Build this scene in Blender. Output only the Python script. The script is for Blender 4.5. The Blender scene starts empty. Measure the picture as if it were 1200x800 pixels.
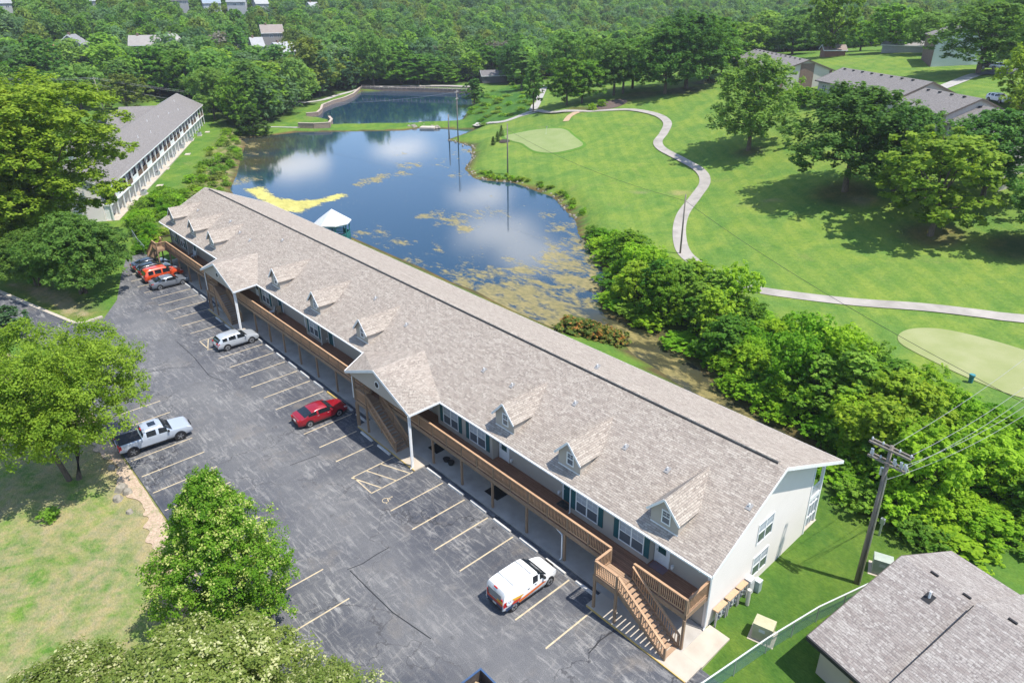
import bpy, bmesh, math, random
import numpy as np
from mathutils import Vector, Matrix
random.seed(7); np.random.seed(7)
R_ = math.radians
SC = bpy.context.scene
COL = SC.collection
# ------------------------------------------------------------------ camera
CAM_POS = np.array([20.732, -25.223, 35.186])
CAM_YAW, CAM_PITCH, CAM_ROLL = 2.40555081, -0.423872133, -0.00583115624
CAM_F, CAM_CY = 824.5209, 365.0015            # focal length and principal row for a 1200 x 800 picture
def cam_axes():
    f = np.array([math.cos(CAM_PITCH)*math.cos(CAM_YAW), math.cos(CAM_PITCH)*math.sin(CAM_YAW), math.sin(CAM_PITCH)])
    r = np.array([math.sin(CAM_YAW), -math.cos(CAM_YAW), 0.0]); u = np.cross(r, f)
    c, s = math.cos(CAM_ROLL), math.sin(CAM_ROLL)
    return c*r+s*u, -s*r+c*u, f
CR, CU, CF = cam_axes()
cd = bpy.data.cameras.new('camera'); cam = bpy.data.objects.new('camera', cd); COL.objects.link(cam)
m4 = Matrix(((CR[0], CU[0], -CF[0], CAM_POS[0]), (CR[1], CU[1], -CF[1], CAM_POS[1]), (CR[2], CU[2], -CF[2], CAM_POS[2]), (0, 0, 0, 1)))
cam.matrix_world = m4
cd.sensor_width = 36.0; cd.lens = CAM_F/1200*36.0
cd.shift_x = 0.0; cd.shift_y = -(400.0-CAM_CY)/1200.0
cd.clip_start = 0.5; cd.clip_end = 6000
SC.camera = cam
# ------------------------------------------------------------------ light
SUN_VEC = Vector((0.43, 0.18, 1.0)).normalized()
SUN_EL = math.asin(SUN_VEC.z); SUN_AZ = math.atan2(SUN_VEC.x, SUN_VEC.y)
sl = bpy.data.lights.new('sun', 'SUN'); sl.energy = 3.5; sl.angle = R_(0.53); sl.color = (1.0, 0.955, 0.88)
so = bpy.data.objects.new('sun', sl); COL.objects.link(so)
so.rotation_euler = (-SUN_VEC).to_track_quat('-Z', 'Y').to_euler(); so.location = (0, 0, 120)
W = bpy.data.worlds.new('World'); SC.world = W; W.use_nodes = True
wn = W.node_tree; wn.nodes.clear()
def N(nt, t, **kw):
    n = nt.nodes.new(t)
    for k, v in kw.items():
        if k.startswith('i_'):
            n.inputs[k[2:].replace('_', ' ')].default_value = v
        else:
            setattr(n, k, v)
    return n
def lk(nt, a, b): nt.links.new(a, b)
sky = N(wn, 'ShaderNodeTexSky', sky_type='NISHITA', sun_disc=False, sun_elevation=SUN_EL, sun_rotation=SUN_AZ, air_density=0.8, dust_density=0.2, ozone_density=1.6)
tc = N(wn, 'ShaderNodeTexCoord')
# broken cumulus cloud: noise over a flattened cloud deck (direction divided by its height)
sep = N(wn, 'ShaderNodeSeparateXYZ'); lk(wn, tc.outputs['Generated'], sep.inputs[0])
zc = N(wn, 'ShaderNodeMath', operation='MAXIMUM'); lk(wn, sep.outputs['Z'], zc.inputs[0]); zc.inputs[1].default_value = 0.04
zc2 = N(wn, 'ShaderNodeMath', operation='ADD'); lk(wn, zc.outputs[0], zc2.inputs[0]); zc2.inputs[1].default_value = 0.12
dv = N(wn, 'ShaderNodeVectorMath', operation='DIVIDE'); lk(wn, tc.outputs['Generated'], dv.inputs[0])
cb = N(wn, 'ShaderNodeCombineXYZ')
for i in range(3): lk(wn, zc2.outputs[0], cb.inputs[i])
lk(wn, cb.outputs[0], dv.inputs[1])
mp = N(wn, 'ShaderNodeMapping'); lk(wn, dv.outputs[0], mp.inputs['Vector']); mp.inputs['Location'].default_value = (3.1, 0.7, 0.0)
cn = N(wn, 'ShaderNodeTexNoise'); cn.inputs['Scale'].default_value = 0.75; cn.inputs['Detail'].default_value = 7; cn.inputs['Roughness'].default_value = 0.55
lk(wn, mp.outputs[0], cn.inputs['Vector'])
cn.inputs['Scale'].default_value = 2.2
spx = N(wn, 'ShaderNodeSeparateXYZ'); lk(wn, dv.outputs[0], spx.inputs[0])
flat = N(wn, 'ShaderNodeCombineXYZ'); lk(wn, spx.outputs[0], flat.inputs[0]); lk(wn, spx.outputs[1], flat.inputs[1])
tot = None                                       # cumulus heaps standing over the valley, all round the sky, broken up by the noise
for (hx, hy, hr) in [(-1.68, 1.50, .22), (-1.50, 1.44, .16), (-1.95, 1.64, .17), (-2.60, 1.72, .20), (-2.72, 1.26, .22), (-2.95, 1.12, .22), (-3.6, 2.2, .5), (-4.2, .4, .6), (-.3, 2.4, .5), (1.2, 1.6, .45), (1.9, -.4, .5), (.4, -1.7, .45), (-1.6, -.9, .4), (-.6, .5, .22), (3.2, 1.8, .6), (-2.8, -2.2, .6), (2.4, -2.8, .6), (.3, .9, .2), (-1.1, 3.4, .5)]:
    ds = N(wn, 'ShaderNodeVectorMath', operation='DISTANCE'); lk(wn, flat.outputs[0], ds.inputs[0]); ds.inputs[1].default_value = (hx, hy, 0)
    q_ = N(wn, 'ShaderNodeMath', operation='DIVIDE'); lk(wn, ds.outputs['Value'], q_.inputs[0]); q_.inputs[1].default_value = hr
    i_ = N(wn, 'ShaderNodeMath', operation='SUBTRACT'); i_.inputs[0].default_value = 1.0; lk(wn, q_.outputs[0], i_.inputs[1])
    if tot is None: tot = i_
    else:
        m_ = N(wn, 'ShaderNodeMath', operation='SMOOTH_MAX'); m_.inputs[2].default_value = .3; lk(wn, tot.outputs[0], m_.inputs[0]); lk(wn, i_.outputs[0], m_.inputs[1]); tot = m_
cl = N(wn, 'ShaderNodeMath', operation='MAXIMUM'); lk(wn, tot.outputs[0], cl.inputs[0]); cl.inputs[1].default_value = -.6
sc0 = N(wn, 'ShaderNodeMath', operation='MULTIPLY_ADD'); lk(wn, cn.outputs['Fac'], sc0.inputs[0]); sc0.inputs[1].default_value = 2.2; sc0.inputs[2].default_value = -1.1
ad0 = N(wn, 'ShaderNodeMath', operation='ADD'); lk(wn, cl.outputs[0], ad0.inputs[0]); lk(wn, sc0.outputs[0], ad0.inputs[1])
cr = N(wn, 'ShaderNodeMapRange'); lk(wn, ad0.outputs[0], cr.inputs['Value']); cr.inputs['From Min'].default_value = -.05; cr.inputs['From Max'].default_value = .75; cr.interpolation_type = 'SMOOTHSTEP'
mx = N(wn, 'ShaderNodeMix', data_type='RGBA'); lk(wn, cr.outputs['Result'], mx.inputs['Factor'])
lk(wn, sky.outputs[0], mx.inputs['A']); mx.inputs['B'].default_value = (8.0, 8.0, 8.1, 1)
bg = N(wn, 'ShaderNodeBackground'); bg.inputs['Strength'].default_value = 0.15
lk(wn, mx.outputs['Result'], bg.inputs['Color'])
wo = N(wn, 'ShaderNodeOutputWorld'); lk(wn, bg.outputs[0], wo.inputs['Surface'])
SC.view_settings.view_transform = 'Standard'; SC.view_settings.look = 'None'
SC.view_settings.exposure = 1.0; SC.view_settings.gamma = 1.0
# ------------------------------------------------------------------ finding places: a sight line of the survey camera met with the ground or a level
def ray(u, v):
    d = (u-600)/CAM_F*CR - (v-CAM_CY)/CAM_F*CU + CF
    return d
def gz(u, v, z=0.0):
    d = ray(u, v); return CAM_POS + (z-CAM_POS[2])/d[2]*d
def pj(p):
    q = np.asarray(p, float)-CAM_POS
    w = q@CF
    return 600+CAM_F*(q@CR)/w, CAM_CY-CAM_F*(q@CU)/w
def udz(u, d, z):                              # azimuth of a picture column, distance, height
    r = ray(u, 20); h = r[:2]/np.linalg.norm(r[:2]); p = CAM_POS[:2]+h*d
    return p[0], p[1], z
# ------------------------------------------------------------------ object helpers
def tag(o, label=None, cat=None, group=None, kind=None):
    if label: o['label'] = label
    if cat: o['category'] = cat
    if group: o['group'] = group
    if kind: o['kind'] = kind
    return o
def thing(name, label, cat, loc=(0, 0, 0), rz=0.0, group=None):
    o = bpy.data.objects.new(name, None); COL.objects.link(o); o.empty_display_size = 0.3
    o.location = loc; o.rotation_euler = (0, 0, rz)
    return tag(o, label, cat, group)
def link(name, me, parent=None, loc=(0, 0, 0), rz=0.0, mat=None, scale=None):
    o = bpy.data.objects.new(name, me); COL.objects.link(o)
    o.location = loc; o.rotation_euler = (0, 0, rz)
    if scale: o.scale = scale
    if parent is not None: o.parent = parent
    if mat is not None and len(me.materials) == 0: me.materials.append(mat)
    return o
def copy_tree(o, parent=None):
    c = o.copy(); COL.objects.link(c)
    if parent is not None: c.parent = parent
    for ch in o.children: copy_tree(ch, c)
    return c
def autouv(me):
    uv = me.uv_layers.new(name='uv')
    for p in me.polygons:
        n = p.normal
        t = Vector((-n.y, n.x, 0))
        t = Vector((1, 0, 0)) if t.length < 1e-3 else t.normalized()
        b = n.cross(t)
        for li in p.loop_indices:
            co = me.vertices[me.loops[li].vertex_index].co
            uv.data[li].uv = (co.dot(t), co.dot(b))
class MB:
    def __init__(s): s.v = []; s.f = []
    def add(s, vs, fs):
        b = len(s.v); s.v += [tuple(map(float, q)) for q in vs]; s.f += [tuple(b+i for i in f) for f in fs]; return s
    def quad(s, *p): return s.add(p, [tuple(range(len(p)))])
    def box(s, x0, y0, z0, x1, y1, z1):
        return s.add([(x0, y0, z0), (x1, y0, z0), (x1, y1, z0), (x0, y1, z0), (x0, y0, z1), (x1, y0, z1), (x1, y1, z1), (x0, y1, z1)],
                     [(0, 3, 2, 1), (4, 5, 6, 7), (0, 1, 5, 4), (1, 2, 6, 5), (2, 3, 7, 6), (3, 0, 4, 7)])
    def cbox(s, c, d): return s.box(c[0]-d[0]/2, c[1]-d[1]/2, c[2]-d[2]/2, c[0]+d[0]/2, c[1]+d[1]/2, c[2]+d[2]/2)
    def bar(s, a, b, w, h, up=(0, 0, 1)):       # a box beam from a to b, w wide, h high, centred
        a = Vector(a); b = Vector(b); d = (b-a).normalized(); up = Vector(up)
        sd = d.cross(up); sd = Vector((1, 0, 0)) if sd.length < 1e-4 else sd.normalized(); u2 = sd.cross(d)
        vs = []
        for p in (a, b):
            for i, j in ((-1, -1), (1, -1), (1, 1), (-1, 1)): vs.append(p+sd*(w/2*i)+u2*(h/2*j))
        return s.add(vs, [(0, 1, 2, 3), (7, 6, 5, 4), (0, 4, 5, 1), (1, 5, 6, 2), (2, 6, 7, 3), (3, 7, 4, 0)])
    def tube(s, pts, rad, n=6, cap=True):
        pts = [Vector(p) for p in pts]; k = len(pts)
        rads = [rad]*k if isinstance(rad, (int, float)) else rad
        b = len(s.v); vs = []
        for i, p in enumerate(pts):
            d = (pts[min(i+1, k-1)]-pts[max(i-1, 0)]).normalized()
            a = d.cross(Vector((0, 0, 1)));
            a = d.cross(Vector((1, 0, 0))) if a.length < 0.2 else a
            a.normalize(); c = d.cross(a)
            for j in range(n):
                t = 2*math.pi*j/n; vs.append(p+(a*math.cos(t)+c*math.sin(t))*rads[i])
        fs = []
        for i in range(k-1):
            for j in range(n): fs.append((i*n+j, i*n+(j+1) % n, (i+1)*n+(j+1) % n, (i+1)*n+j))
        if cap: fs += [tuple(range(n-1, -1, -1)), tuple((k-1)*n+j for j in range(n))]
        return s.add(vs, fs)
    def prism(s, poly, z0, z1):
        n = len(poly); vs = [(p[0], p[1], z0) for p in poly]+[(p[0], p[1], z1) for p in poly]
        return s.add(vs, [tuple(range(n-1, -1, -1)), tuple(range(n, 2*n))]+[(i, (i+1) % n, n+(i+1) % n, n+i) for i in range(n)])
    def slab(s, poly, t):                        # polygon in space thickened downwards
        n = len(poly); vs = [tuple(p) for p in poly]+[(p[0], p[1], p[2]-t) for p in poly]
        return s.add(vs, [tuple(range(n)), tuple(range(2*n-1, n-1, -1))]+[((i+1) % n, i, n+i, n+(i+1) % n) for i in range(n)])
    def extr(s, poly, ax, a, b):                 # polygon given in the two other axes, extruded along axis ax from a to b
        def P(q, w):
            return (w, q[0], q[1]) if ax == 0 else ((q[0], w, q[1]) if ax == 1 else (q[0], q[1], w))
        n = len(poly); vs = [P(q, a) for q in poly]+[P(q, b) for q in poly]
        return s.add(vs, [tuple(range(n-1, -1, -1)), tuple(range(n, 2*n))]+[(i, (i+1) % n, n+(i+1) % n, n+i) for i in range(n)])
    def cyl(s, c, r, h, n=12, ax=2):
        pts = [(r*math.cos(2*math.pi*i/n), r*math.sin(2*math.pi*i/n)) for i in range(n)]
        if ax == 2: return s.prism([(c[0]+p[0], c[1]+p[1]) for p in pts], c[2], c[2]+h)
        if ax == 1: return s.extr([(c[0]+p[0], c[2]+p[1]) for p in pts], 1, c[1], c[1]+h)
        return s.extr([(c[1]+p[0], c[2]+p[1]) for p in pts], 0, c[0], c[0]+h)
    def mesh(s, name, mat=None, smooth=False, uv=True, fix=True):
        me = bpy.data.meshes.new(name); me.from_pydata(s.v, [], s.f)
        if fix:
            bm = bmesh.new(); bm.from_mesh(me); bmesh.ops.recalc_face_normals(bm, faces=bm.faces[:]); bm.to_mesh(me); bm.free()
        me.update()
        if uv: autouv(me)
        if mat: me.materials.append(mat)
        if smooth: me.polygons.foreach_set('use_smooth', [True]*len(me.polygons))
        return me
    def build(s, name, mat, parent=None, smooth=False, off=None, uv=True, fix=True):
        if off is not None: s.v = [(q[0]-off[0], q[1]-off[1], q[2]-off[2]) for q in s.v]
        return link(name, s.mesh(name, mat, smooth, uv, fix), parent)
# ------------------------------------------------------------------ materials
def newmat(name):
    m = bpy.data.materials.new(name); m.use_nodes = True
    nt = m.node_tree; b = nt.nodes['Principled BSDF']; return m, nt, b
def rgb(c): return (c[0], c[1], c[2], 1.0)
def ramp(nt, src, stops):
    r = N(nt, 'ShaderNodeValToRGB'); lk(nt, src, r.inputs[0]); e = r.color_ramp.elements
    while len(e) < len(stops): e.new(0.5)
    for i, (p, c) in enumerate(stops): e[i].position = p; e[i].color = rgb(c) if len(c) == 3 else c
    return r.outputs[0]
def noise(nt, vec, scale, detail=4, rough=0.55, dist=0.0):
    n = N(nt, 'ShaderNodeTexNoise'); n.inputs['Scale'].default_value = scale; n.inputs['Detail'].default_value = detail
    n.inputs['Roughness'].default_value = rough; n.inputs['Distortion'].default_value = dist
    if vec is not None: lk(nt, vec, n.inputs['Vector'])
    return n.outputs['Fac']
def mixc(nt, fac, a, b, mode='MIX'):
    m = N(nt, 'ShaderNodeMix', data_type='RGBA', blend_type=mode)
    for key, x in (('Factor', fac), ('A', a), ('B', b)):
        if isinstance(x, (int, float)): m.inputs[key].default_value = x
        elif isinstance(x, (tuple, list)): m.inputs[key].default_value = rgb(x)
        else: lk(nt, x, m.inputs[key])
    return m.outputs['Result']
def math2(nt, op, a, b=None, clamp=False):
    m = N(nt, 'ShaderNodeMath', operation=op); m.use_clamp = clamp
    for i, x in enumerate((a, b)):
        if x is None: continue
        if isinstance(x, (int, float)): m.inputs[i].default_value = x
        else: lk(nt, x, m.inputs[i])
    return m.outputs[0]
def bump(nt, b, h, strength=0.4, dist=0.02):
    n = N(nt, 'ShaderNodeBump'); n.inputs['Strength'].default_value = strength; n.inputs['Distance'].default_value = dist
    lk(nt, h, n.inputs['Height']); lk(nt, n.outputs[0], b.inputs['Normal'])
def objvec(nt, scale=None, kind='Object'):
    t = N(nt, 'ShaderNodeTexCoord'); o = t.outputs[kind]
    if scale:
        mpn = N(nt, 'ShaderNodeMapping'); lk(nt, o, mpn.inputs['Vector']); mpn.inputs['Scale'].default_value = scale; o = mpn.outputs[0]
    return o
MATS = {}
def mat(name, c, rough=0.7, spec=0.3, metal=0.0, c2=None, scale=3.0, det=5, bmp=0.0, stretch=None, coat=0.0):
    if name in MATS: return MATS[name]
    m, nt, b = newmat(name)
    b.inputs['Roughness'].default_value = rough; b.inputs['Metallic'].default_value = metal
    b.inputs['Specular IOR Level'].default_value = spec; b.inputs['Coat Weight'].default_value = coat
    v = objvec(nt, stretch)
    if c2 is None: c2 = tuple(x*0.82 for x in c)
    f = noise(nt, v, scale, det)
    lk(nt, ramp(nt, f, [(0.3, c), (0.72, c2)]), b.inputs['Base Color'])
    if bmp: bump(nt, b, noise(nt, v, scale*6, 3), bmp, 0.02)
    MATS[name] = m; return m
def glass_mat(name, c, rough=0.06):
    if name in MATS: return MATS[name]
    m, nt, b = newmat(name); b.inputs['Base Color'].default_value = rgb(c); b.inputs['Roughness'].default_value = rough
    b.inputs['Specular IOR Level'].default_value = 0.7; b.inputs['Coat Weight'].default_value = 0.3
    MATS[name] = m; return m
def shingle_mat(name, tones, tab=(0.34, 0.145), mortar=(0.09, 0.08, 0.08), big=0.12):
    m, nt, b = newmat(name)
    t = N(nt, 'ShaderNodeTexCoord'); uv = t.outputs['UV']
    def br(c1, c2, off, bias, sz):
        k = N(nt, 'ShaderNodeTexBrick'); lk(nt, uv, k.inputs['Vector']); k.offset = off; k.squash = 1.0
        k.inputs['Color1'].default_value = rgb(c1); k.inputs['Color2'].default_value = rgb(c2); k.inputs['Mortar'].default_value = rgb(mortar)
        k.inputs['Scale'].default_value = 1.0; k.inputs['Mortar Size'].default_value = 0.008; k.inputs['Bias'].default_value = bias
        k.inputs['Brick Width'].default_value = tab[0]*sz; k.inputs['Row Height'].default_value = tab[1]
        return k
    k1 = br(tones[0], tones[1], 0.5, 0.0, 1.0); k2 = br(tones[2], tones[3], 0.37, -0.1, 1.43)
    f = noise(nt, uv, 2.6, 3)
    c = mixc(nt, ramp(nt, noise(nt, uv, 5.5, 2), [(0.40, (0, 0, 0)), (0.6, (1, 1, 1))]), k1.outputs['Color'], k2.outputs['Color'])
    c = mixc(nt, math2(nt, 'MULTIPLY', noise(nt, uv, 0.35, 5), big*1.5), c, (0.09, 0.08, 0.075))
    c = mixc(nt, 0.12, c, ramp(nt, noise(nt, uv, 45, 2), [(0.3, (0.1, 0.09, 0.085)), (0.7, (0.5, 0.47, 0.44))]))
    lk(nt, c, b.inputs['Base Color']); b.inputs['Roughness'].default_value = 0.92; b.inputs['Specular IOR Level'].default_value = 0.2
    bump(nt, b, math2(nt, 'SUBTRACT', noise(nt, uv, 60, 2), math2(nt, 'MULTIPLY', k1.outputs['Fac'], 1.2)), 0.55, 0.02)
    return m
def siding_mat(name, c, lap=0.18):
    m, nt, b = newmat(name)
    v = objvec(nt); sp = N(nt, 'ShaderNodeSeparateXYZ'); lk(nt, v, sp.inputs[0])
    fr = math2(nt, 'FRACT', math2(nt, 'DIVIDE', sp.outputs['Z'], lap))
    lk(nt, mixc(nt, noise(nt, v, 0.5, 5), c, tuple(x*0.86 for x in c)), b.inputs['Base Color'])
    b.inputs['Roughness'].default_value = 0.6; b.inputs['Specular IOR Level'].default_value = 0.25
    bump(nt, b, math2(nt, 'SUBTRACT', 1.0, fr), 0.5, 0.012)
    return m
def brick_mat(name, c1, c2, mortar, w=0.22, h=0.075):
    m, nt, b = newmat(name)
    t = N(nt, 'ShaderNodeTexCoord'); k = N(nt, 'ShaderNodeTexBrick'); lk(nt, t.outputs['UV'], k.inputs['Vector'])
    k.inputs['Color1'].default_value = rgb(c1); k.inputs['Color2'].default_value = rgb(c2); k.inputs['Mortar'].default_value = rgb(mortar)
    k.inputs['Scale'].default_value = 1.0; k.inputs['Mortar Size'].default_value = 0.01; k.inputs['Brick Width'].default_value = w; k.inputs['Row Height'].default_value = h
    lk(nt, mixc(nt, math2(nt, 'MULTIPLY', noise(nt, t.outputs['UV'], 1.2, 4), 0.5), k.outputs['Color'], (0.12, 0.07, 0.05)), b.inputs['Base Color'])
    b.inputs['Roughness'].default_value = 0.9
    bump(nt, b, math2(nt, 'SUBTRACT', 1.0, k.outputs['Fac']), 0.5, 0.01)
    return m
def wood_mat(name, c, c2, plank=None):
    if name in MATS: return MATS[name]
    m, nt, b = newmat(name); v = objvec(nt)
    f = noise(nt, objvec(nt, (1.2, 9, 9)), 2.2, 5)
    col = ramp(nt, f, [(0.28, c), (0.72, c2)])
    if plank:
        sp = N(nt, 'ShaderNodeSeparateXYZ'); lk(nt, v, sp.inputs[0]); q = math2(nt, 'DIVIDE', sp.outputs['Y'], plank)
        fl = math2(nt, 'FLOOR', q); wn_ = N(nt, 'ShaderNodeTexWhiteNoise', noise_dimensions='1D'); lk(nt, fl, wn_.inputs['W'])
        col = mixc(nt, math2(nt, 'MULTIPLY', wn_.outputs['Value'], 0.45), col, tuple(x*0.5 for x in c2))
        gap = math2(nt, 'LESS_THAN', math2(nt, 'FRACT', q), 0.07)
        col = mixc(nt, gap, col, (0.02, 0.012, 0.008))
    big = noise(nt, v, 0.55, 5)
    col = mixc(nt, math2(nt, 'MULTIPLY', ramp(nt, big, [(0.35, (0, 0, 0)), (0.7, (1, 1, 1))]), 0.35), col, tuple(x*0.55 for x in c2))
    lk(nt, col, b.inputs['Base Color']); b.inputs['Roughness'].default_value = 0.8; b.inputs['Specular IOR Level'].default_value = 0.2
    bump(nt, b, f, 0.3, 0.01); MATS[name] = m; return m
M_ROOF = shingle_mat('roof_shingles', [(0.44, 0.378, 0.312), (0.24, 0.195, 0.158), (0.51, 0.447, 0.372), (0.295, 0.236, 0.192)])
M_ROOF2 = shingle_mat('grey_roof_shingles', [(0.36, 0.325, 0.29), (0.19, 0.16, 0.145), (0.45, 0.415, 0.375), (0.24, 0.195, 0.175)])
M_ROOF3 = shingle_mat('weathered_roof_shingles', [(0.225, 0.205, 0.19), (0.15, 0.137, 0.127), (0.265, 0.245, 0.23), (0.17, 0.155, 0.145)])
M_SIDE = siding_mat('taupe_siding', (0.43, 0.38, 0.325))
M_ENDW = siding_mat('cream_siding', (0.80, 0.735, 0.68), 0.22)
M_WHITE = mat('white_trim', (0.78, 0.78, 0.77), 0.5, c2=(0.68, 0.68, 0.66))
M_TEAL = mat('teal_paint', (0.025, 0.105, 0.115), 0.5, c2=(0.02, 0.08, 0.09))
M_RAIL = wood_mat('rail_wood', (0.54, 0.34, 0.205), (0.40, 0.245, 0.145))
M_POST = wood_mat('post_wood', (0.34, 0.235, 0.155), (0.23, 0.155, 0.10))
M_DECK = wood_mat('deck_boards', (0.42, 0.235, 0.145), (0.28, 0.145, 0.09), 0.145)
M_TREAD = wood_mat('tread_wood', (0.46, 0.31, 0.20), (0.32, 0.21, 0.135))
M_GLASS = glass_mat('window_glass', (0.10, 0.115, 0.13))
M_BLIND = mat('window_blinds', (0.42, 0.44, 0.48), 0.35, c2=(0.30, 0.33, 0.38), scale=6, stretch=(0.4, 1, 9))
M_DARK = mat('dark_metal', (0.02, 0.02, 0.022), 0.6)
M_CONC = mat('concrete', (0.50, 0.44, 0.36), 0.85, c2=(0.38, 0.33, 0.27), scale=0.7, bmp=0.15)
M_STOPW = mat('wheel_stop_paint', (0.66, 0.64, 0.60), 0.8, c2=(0.40, 0.38, 0.35), scale=1.6)
M_STOPY = mat('yellow_paint', (0.62, 0.42, 0.12), 0.8, c2=(0.45, 0.32, 0.13), scale=2.0)
M_LINE = mat('line_paint', (0.62, 0.50, 0.31), 0.85, c2=(0.36, 0.30, 0.22), scale=2.2, det=8)
M_STEEL = mat('galvanised_steel', (0.45, 0.47, 0.48), 0.45, metal=0.6)
M_WOODPOLE = mat('pole_wood', (0.24, 0.21, 0.18), 0.85, c2=(0.13, 0.11, 0.09), scale=2, stretch=(6, 6, 0.6), bmp=0.3)
M_BRICK = brick_mat('brown_brick', (0.22, 0.12, 0.08), (0.15, 0.085, 0.06), (0.25, 0.22, 0.19))
M_TAUPE = mat('taupe_trim', (0.13, 0.105, 0.085), 0.7)
M_BARK = mat('bark', (0.15, 0.115, 0.085), 0.95, c2=(0.07, 0.055, 0.04), scale=3, stretch=(4, 4, 0.8), bmp=0.5)
M_ROCK = mat('rock', (0.36, 0.32, 0.26), 0.9, c2=(0.16, 0.145, 0.115), scale=2, bmp=0.4)
# ------------------------------------------------------------------ terrain height
def inpoly(x, y, poly):
    x = np.asarray(x, float); y = np.asarray(y, float); r = np.zeros(x.shape, bool); n = len(poly)
    for i in range(n):
        x1, y1 = poly[i]; x2, y2 = poly[(i+1) % n]
        c = (y1 > y) != (y2 > y)
        with np.errstate(divide='ignore', invalid='ignore'):
            r ^= c & (x < (x2-x1)*(y-y1)/((y2-y1) if y2 != y1 else 1e-9)+x1)
    return r
def pdist(x, y, poly, closed=True):
    x = np.asarray(x, float); y = np.asarray(y, float); d = np.full(x.shape, 1e9); n = len(poly)
    for i in range(n if closed else n-1):
        ax, ay = poly[i]; bx, by = poly[(i+1) % n]; L = (bx-ax)**2+(by-ay)**2+1e-12
        t = np.clip(((x-ax)*(bx-ax)+(y-ay)*(by-ay))/L, 0, 1)
        d = np.minimum(d, np.hypot(x-ax-t*(bx-ax), y-ay-t*(by-ay)))
    return d
def sdist(x, y, poly):
    d = pdist(x, y, poly); return np.where(inpoly(x, y, poly), -d, d)
def sstep(a, b, x):
    t = np.clip((x-a)/(b-a), 0, 1); return t*t*(3-2*t)
WATER_Z = -1.0
CP = []
for u, v, z in [(1200,375,1.2),(1000,355,.8),(860,338,.4),(800,292,.6),(828,215,2.2),(770,165,4.6),(738,135,6.3),(690,130,6.0),(640,142,3.8),
    (590,150,1.0),(560,150,.2),(650,165,3.0),(590,190,.4),(700,240,1.0),(740,290,.3),(1100,330,2),(900,260,2.5),(880,175,6),(990,222,5.5),
    (1090,272,3.5),(1195,290,4),(1200,230,7),(920,112,12),(980,66,17.5),(1105,78,18.2),(1060,60,19),(1160,85,18.6),(1180,110,18),(1060,420,0),
    (1140,440,0),(1200,450,.3),(720,110,8.5),(780,112,9.5),(663,125,7.2),(840,95,11.5),(620,118,5),(600,112,3),(575,128,.8),(560,120,.2)]:
    p = gz(u, v, z); CP.append((p[0], p[1], z))
FAR = {0: [(200, 1.5), (300, 6), (355, 11), (450, 20), (550, 32), (700, 50), (900, 72)],
       150: [(250, .8), (300, 3), (360, 9), (450, 18), (550, 30), (700, 48), (900, 72)],
       300: [(300, 0), (400, 6), (500, 19), (600, 32), (750, 50), (900, 72)],
       450: [(300, -.2), (330, .5), (400, 4), (500, 14), (600, 26), (750, 46), (900, 70)],
       600: [(310, .5), (400, 3), (500, 9), (600, 18), (750, 38), (900, 65)],
       750: [(300, 6), (400, 4), (500, 6), (620, 16), (760, 34), (900, 62)],
       900: [(230, 15), (300, 14), (450, 9), (620, 16), (760, 34), (900, 62)],
       1050: [(230, 19), (300, 17), (450, 11), (620, 20), (760, 40), (900, 65)],
       1200: [(210, 19), (300, 19), (450, 16), (620, 25), (760, 45), (900, 68)],
       -500: [(100, 0), (250, 4), (400, 14), (600, 36), (900, 70)],
       1900: [(60, .5), (120, 8), (200, 17), (300, 19), (450, 20), (620, 30), (900, 60)]}
for u, l in FAR.items():
    for d, z in l: CP.append(udz(u, d, z))
    CP.append(udz(u, 1300, 100)); CP.append(udz(u, 1900, 115))
for p in [(0,-30),(-40,-30),(-80,-30),(20,10),(30,0),(-100,-10),(0,-80),(60,-40),(50,20),(-125,10),(-160,20),(-120,-60),(-60,-90),(120,-120),(-200,-80),(20,25),(0,24),(-30,24),(-60,24),(-90,22)]:
    CP.append((p[0], p[1], 0.0))
CP.append((-200, 51, .3)); CP.append((-300, 30, 2)); CP.append((300, -300, 5)); CP.append((-300, -300, 5)); CP.append((400, 100, 15)); CP.append((1500, 0, 60)); CP.append((0, -1500, 40)); CP.append((1500, -1500, 60))
CP = np.array(CP)
def _fit():
    n = len(CP); A = np.zeros((n+3, n+3)); d = np.hypot(CP[:, None, 0]-CP[None, :, 0], CP[:, None, 1]-CP[None, :, 1])
    A[:n, :n] = -d + np.eye(n)*-4.0*-1
    A[:n, :n] = -d; A[np.arange(n), np.arange(n)] += 2.0
    A[:n, n] = 1; A[:n, n+1] = CP[:, 0]/500; A[:n, n+2] = CP[:, 1]/500; A[n:, :n] = A[:n, n:].T
    return np.linalg.solve(A, np.r_[CP[:, 2], 0, 0, 0])
RB = _fit()
def base_h(x, y):
    x = np.asarray(x, float); y = np.asarray(y, float); s = x.shape; x = x.ravel(); y = y.ravel(); n = len(CP)
    out = np.empty(x.size)
    for i in range(0, x.size, 20000):
        xs, ys = x[i:i+20000], y[i:i+20000]
        d = np.hypot(xs[:, None]-CP[None, :, 0], ys[:, None]-CP[None, :, 1])
        out[i:i+20000] = -d@RB[:n]+RB[n]+RB[n+1]*xs/500+RB[n+2]*ys/500
    return out.reshape(s)
G2 = lambda pts, z: [tuple(gz(u, v, z)[:2]) for u, v in pts]
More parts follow.
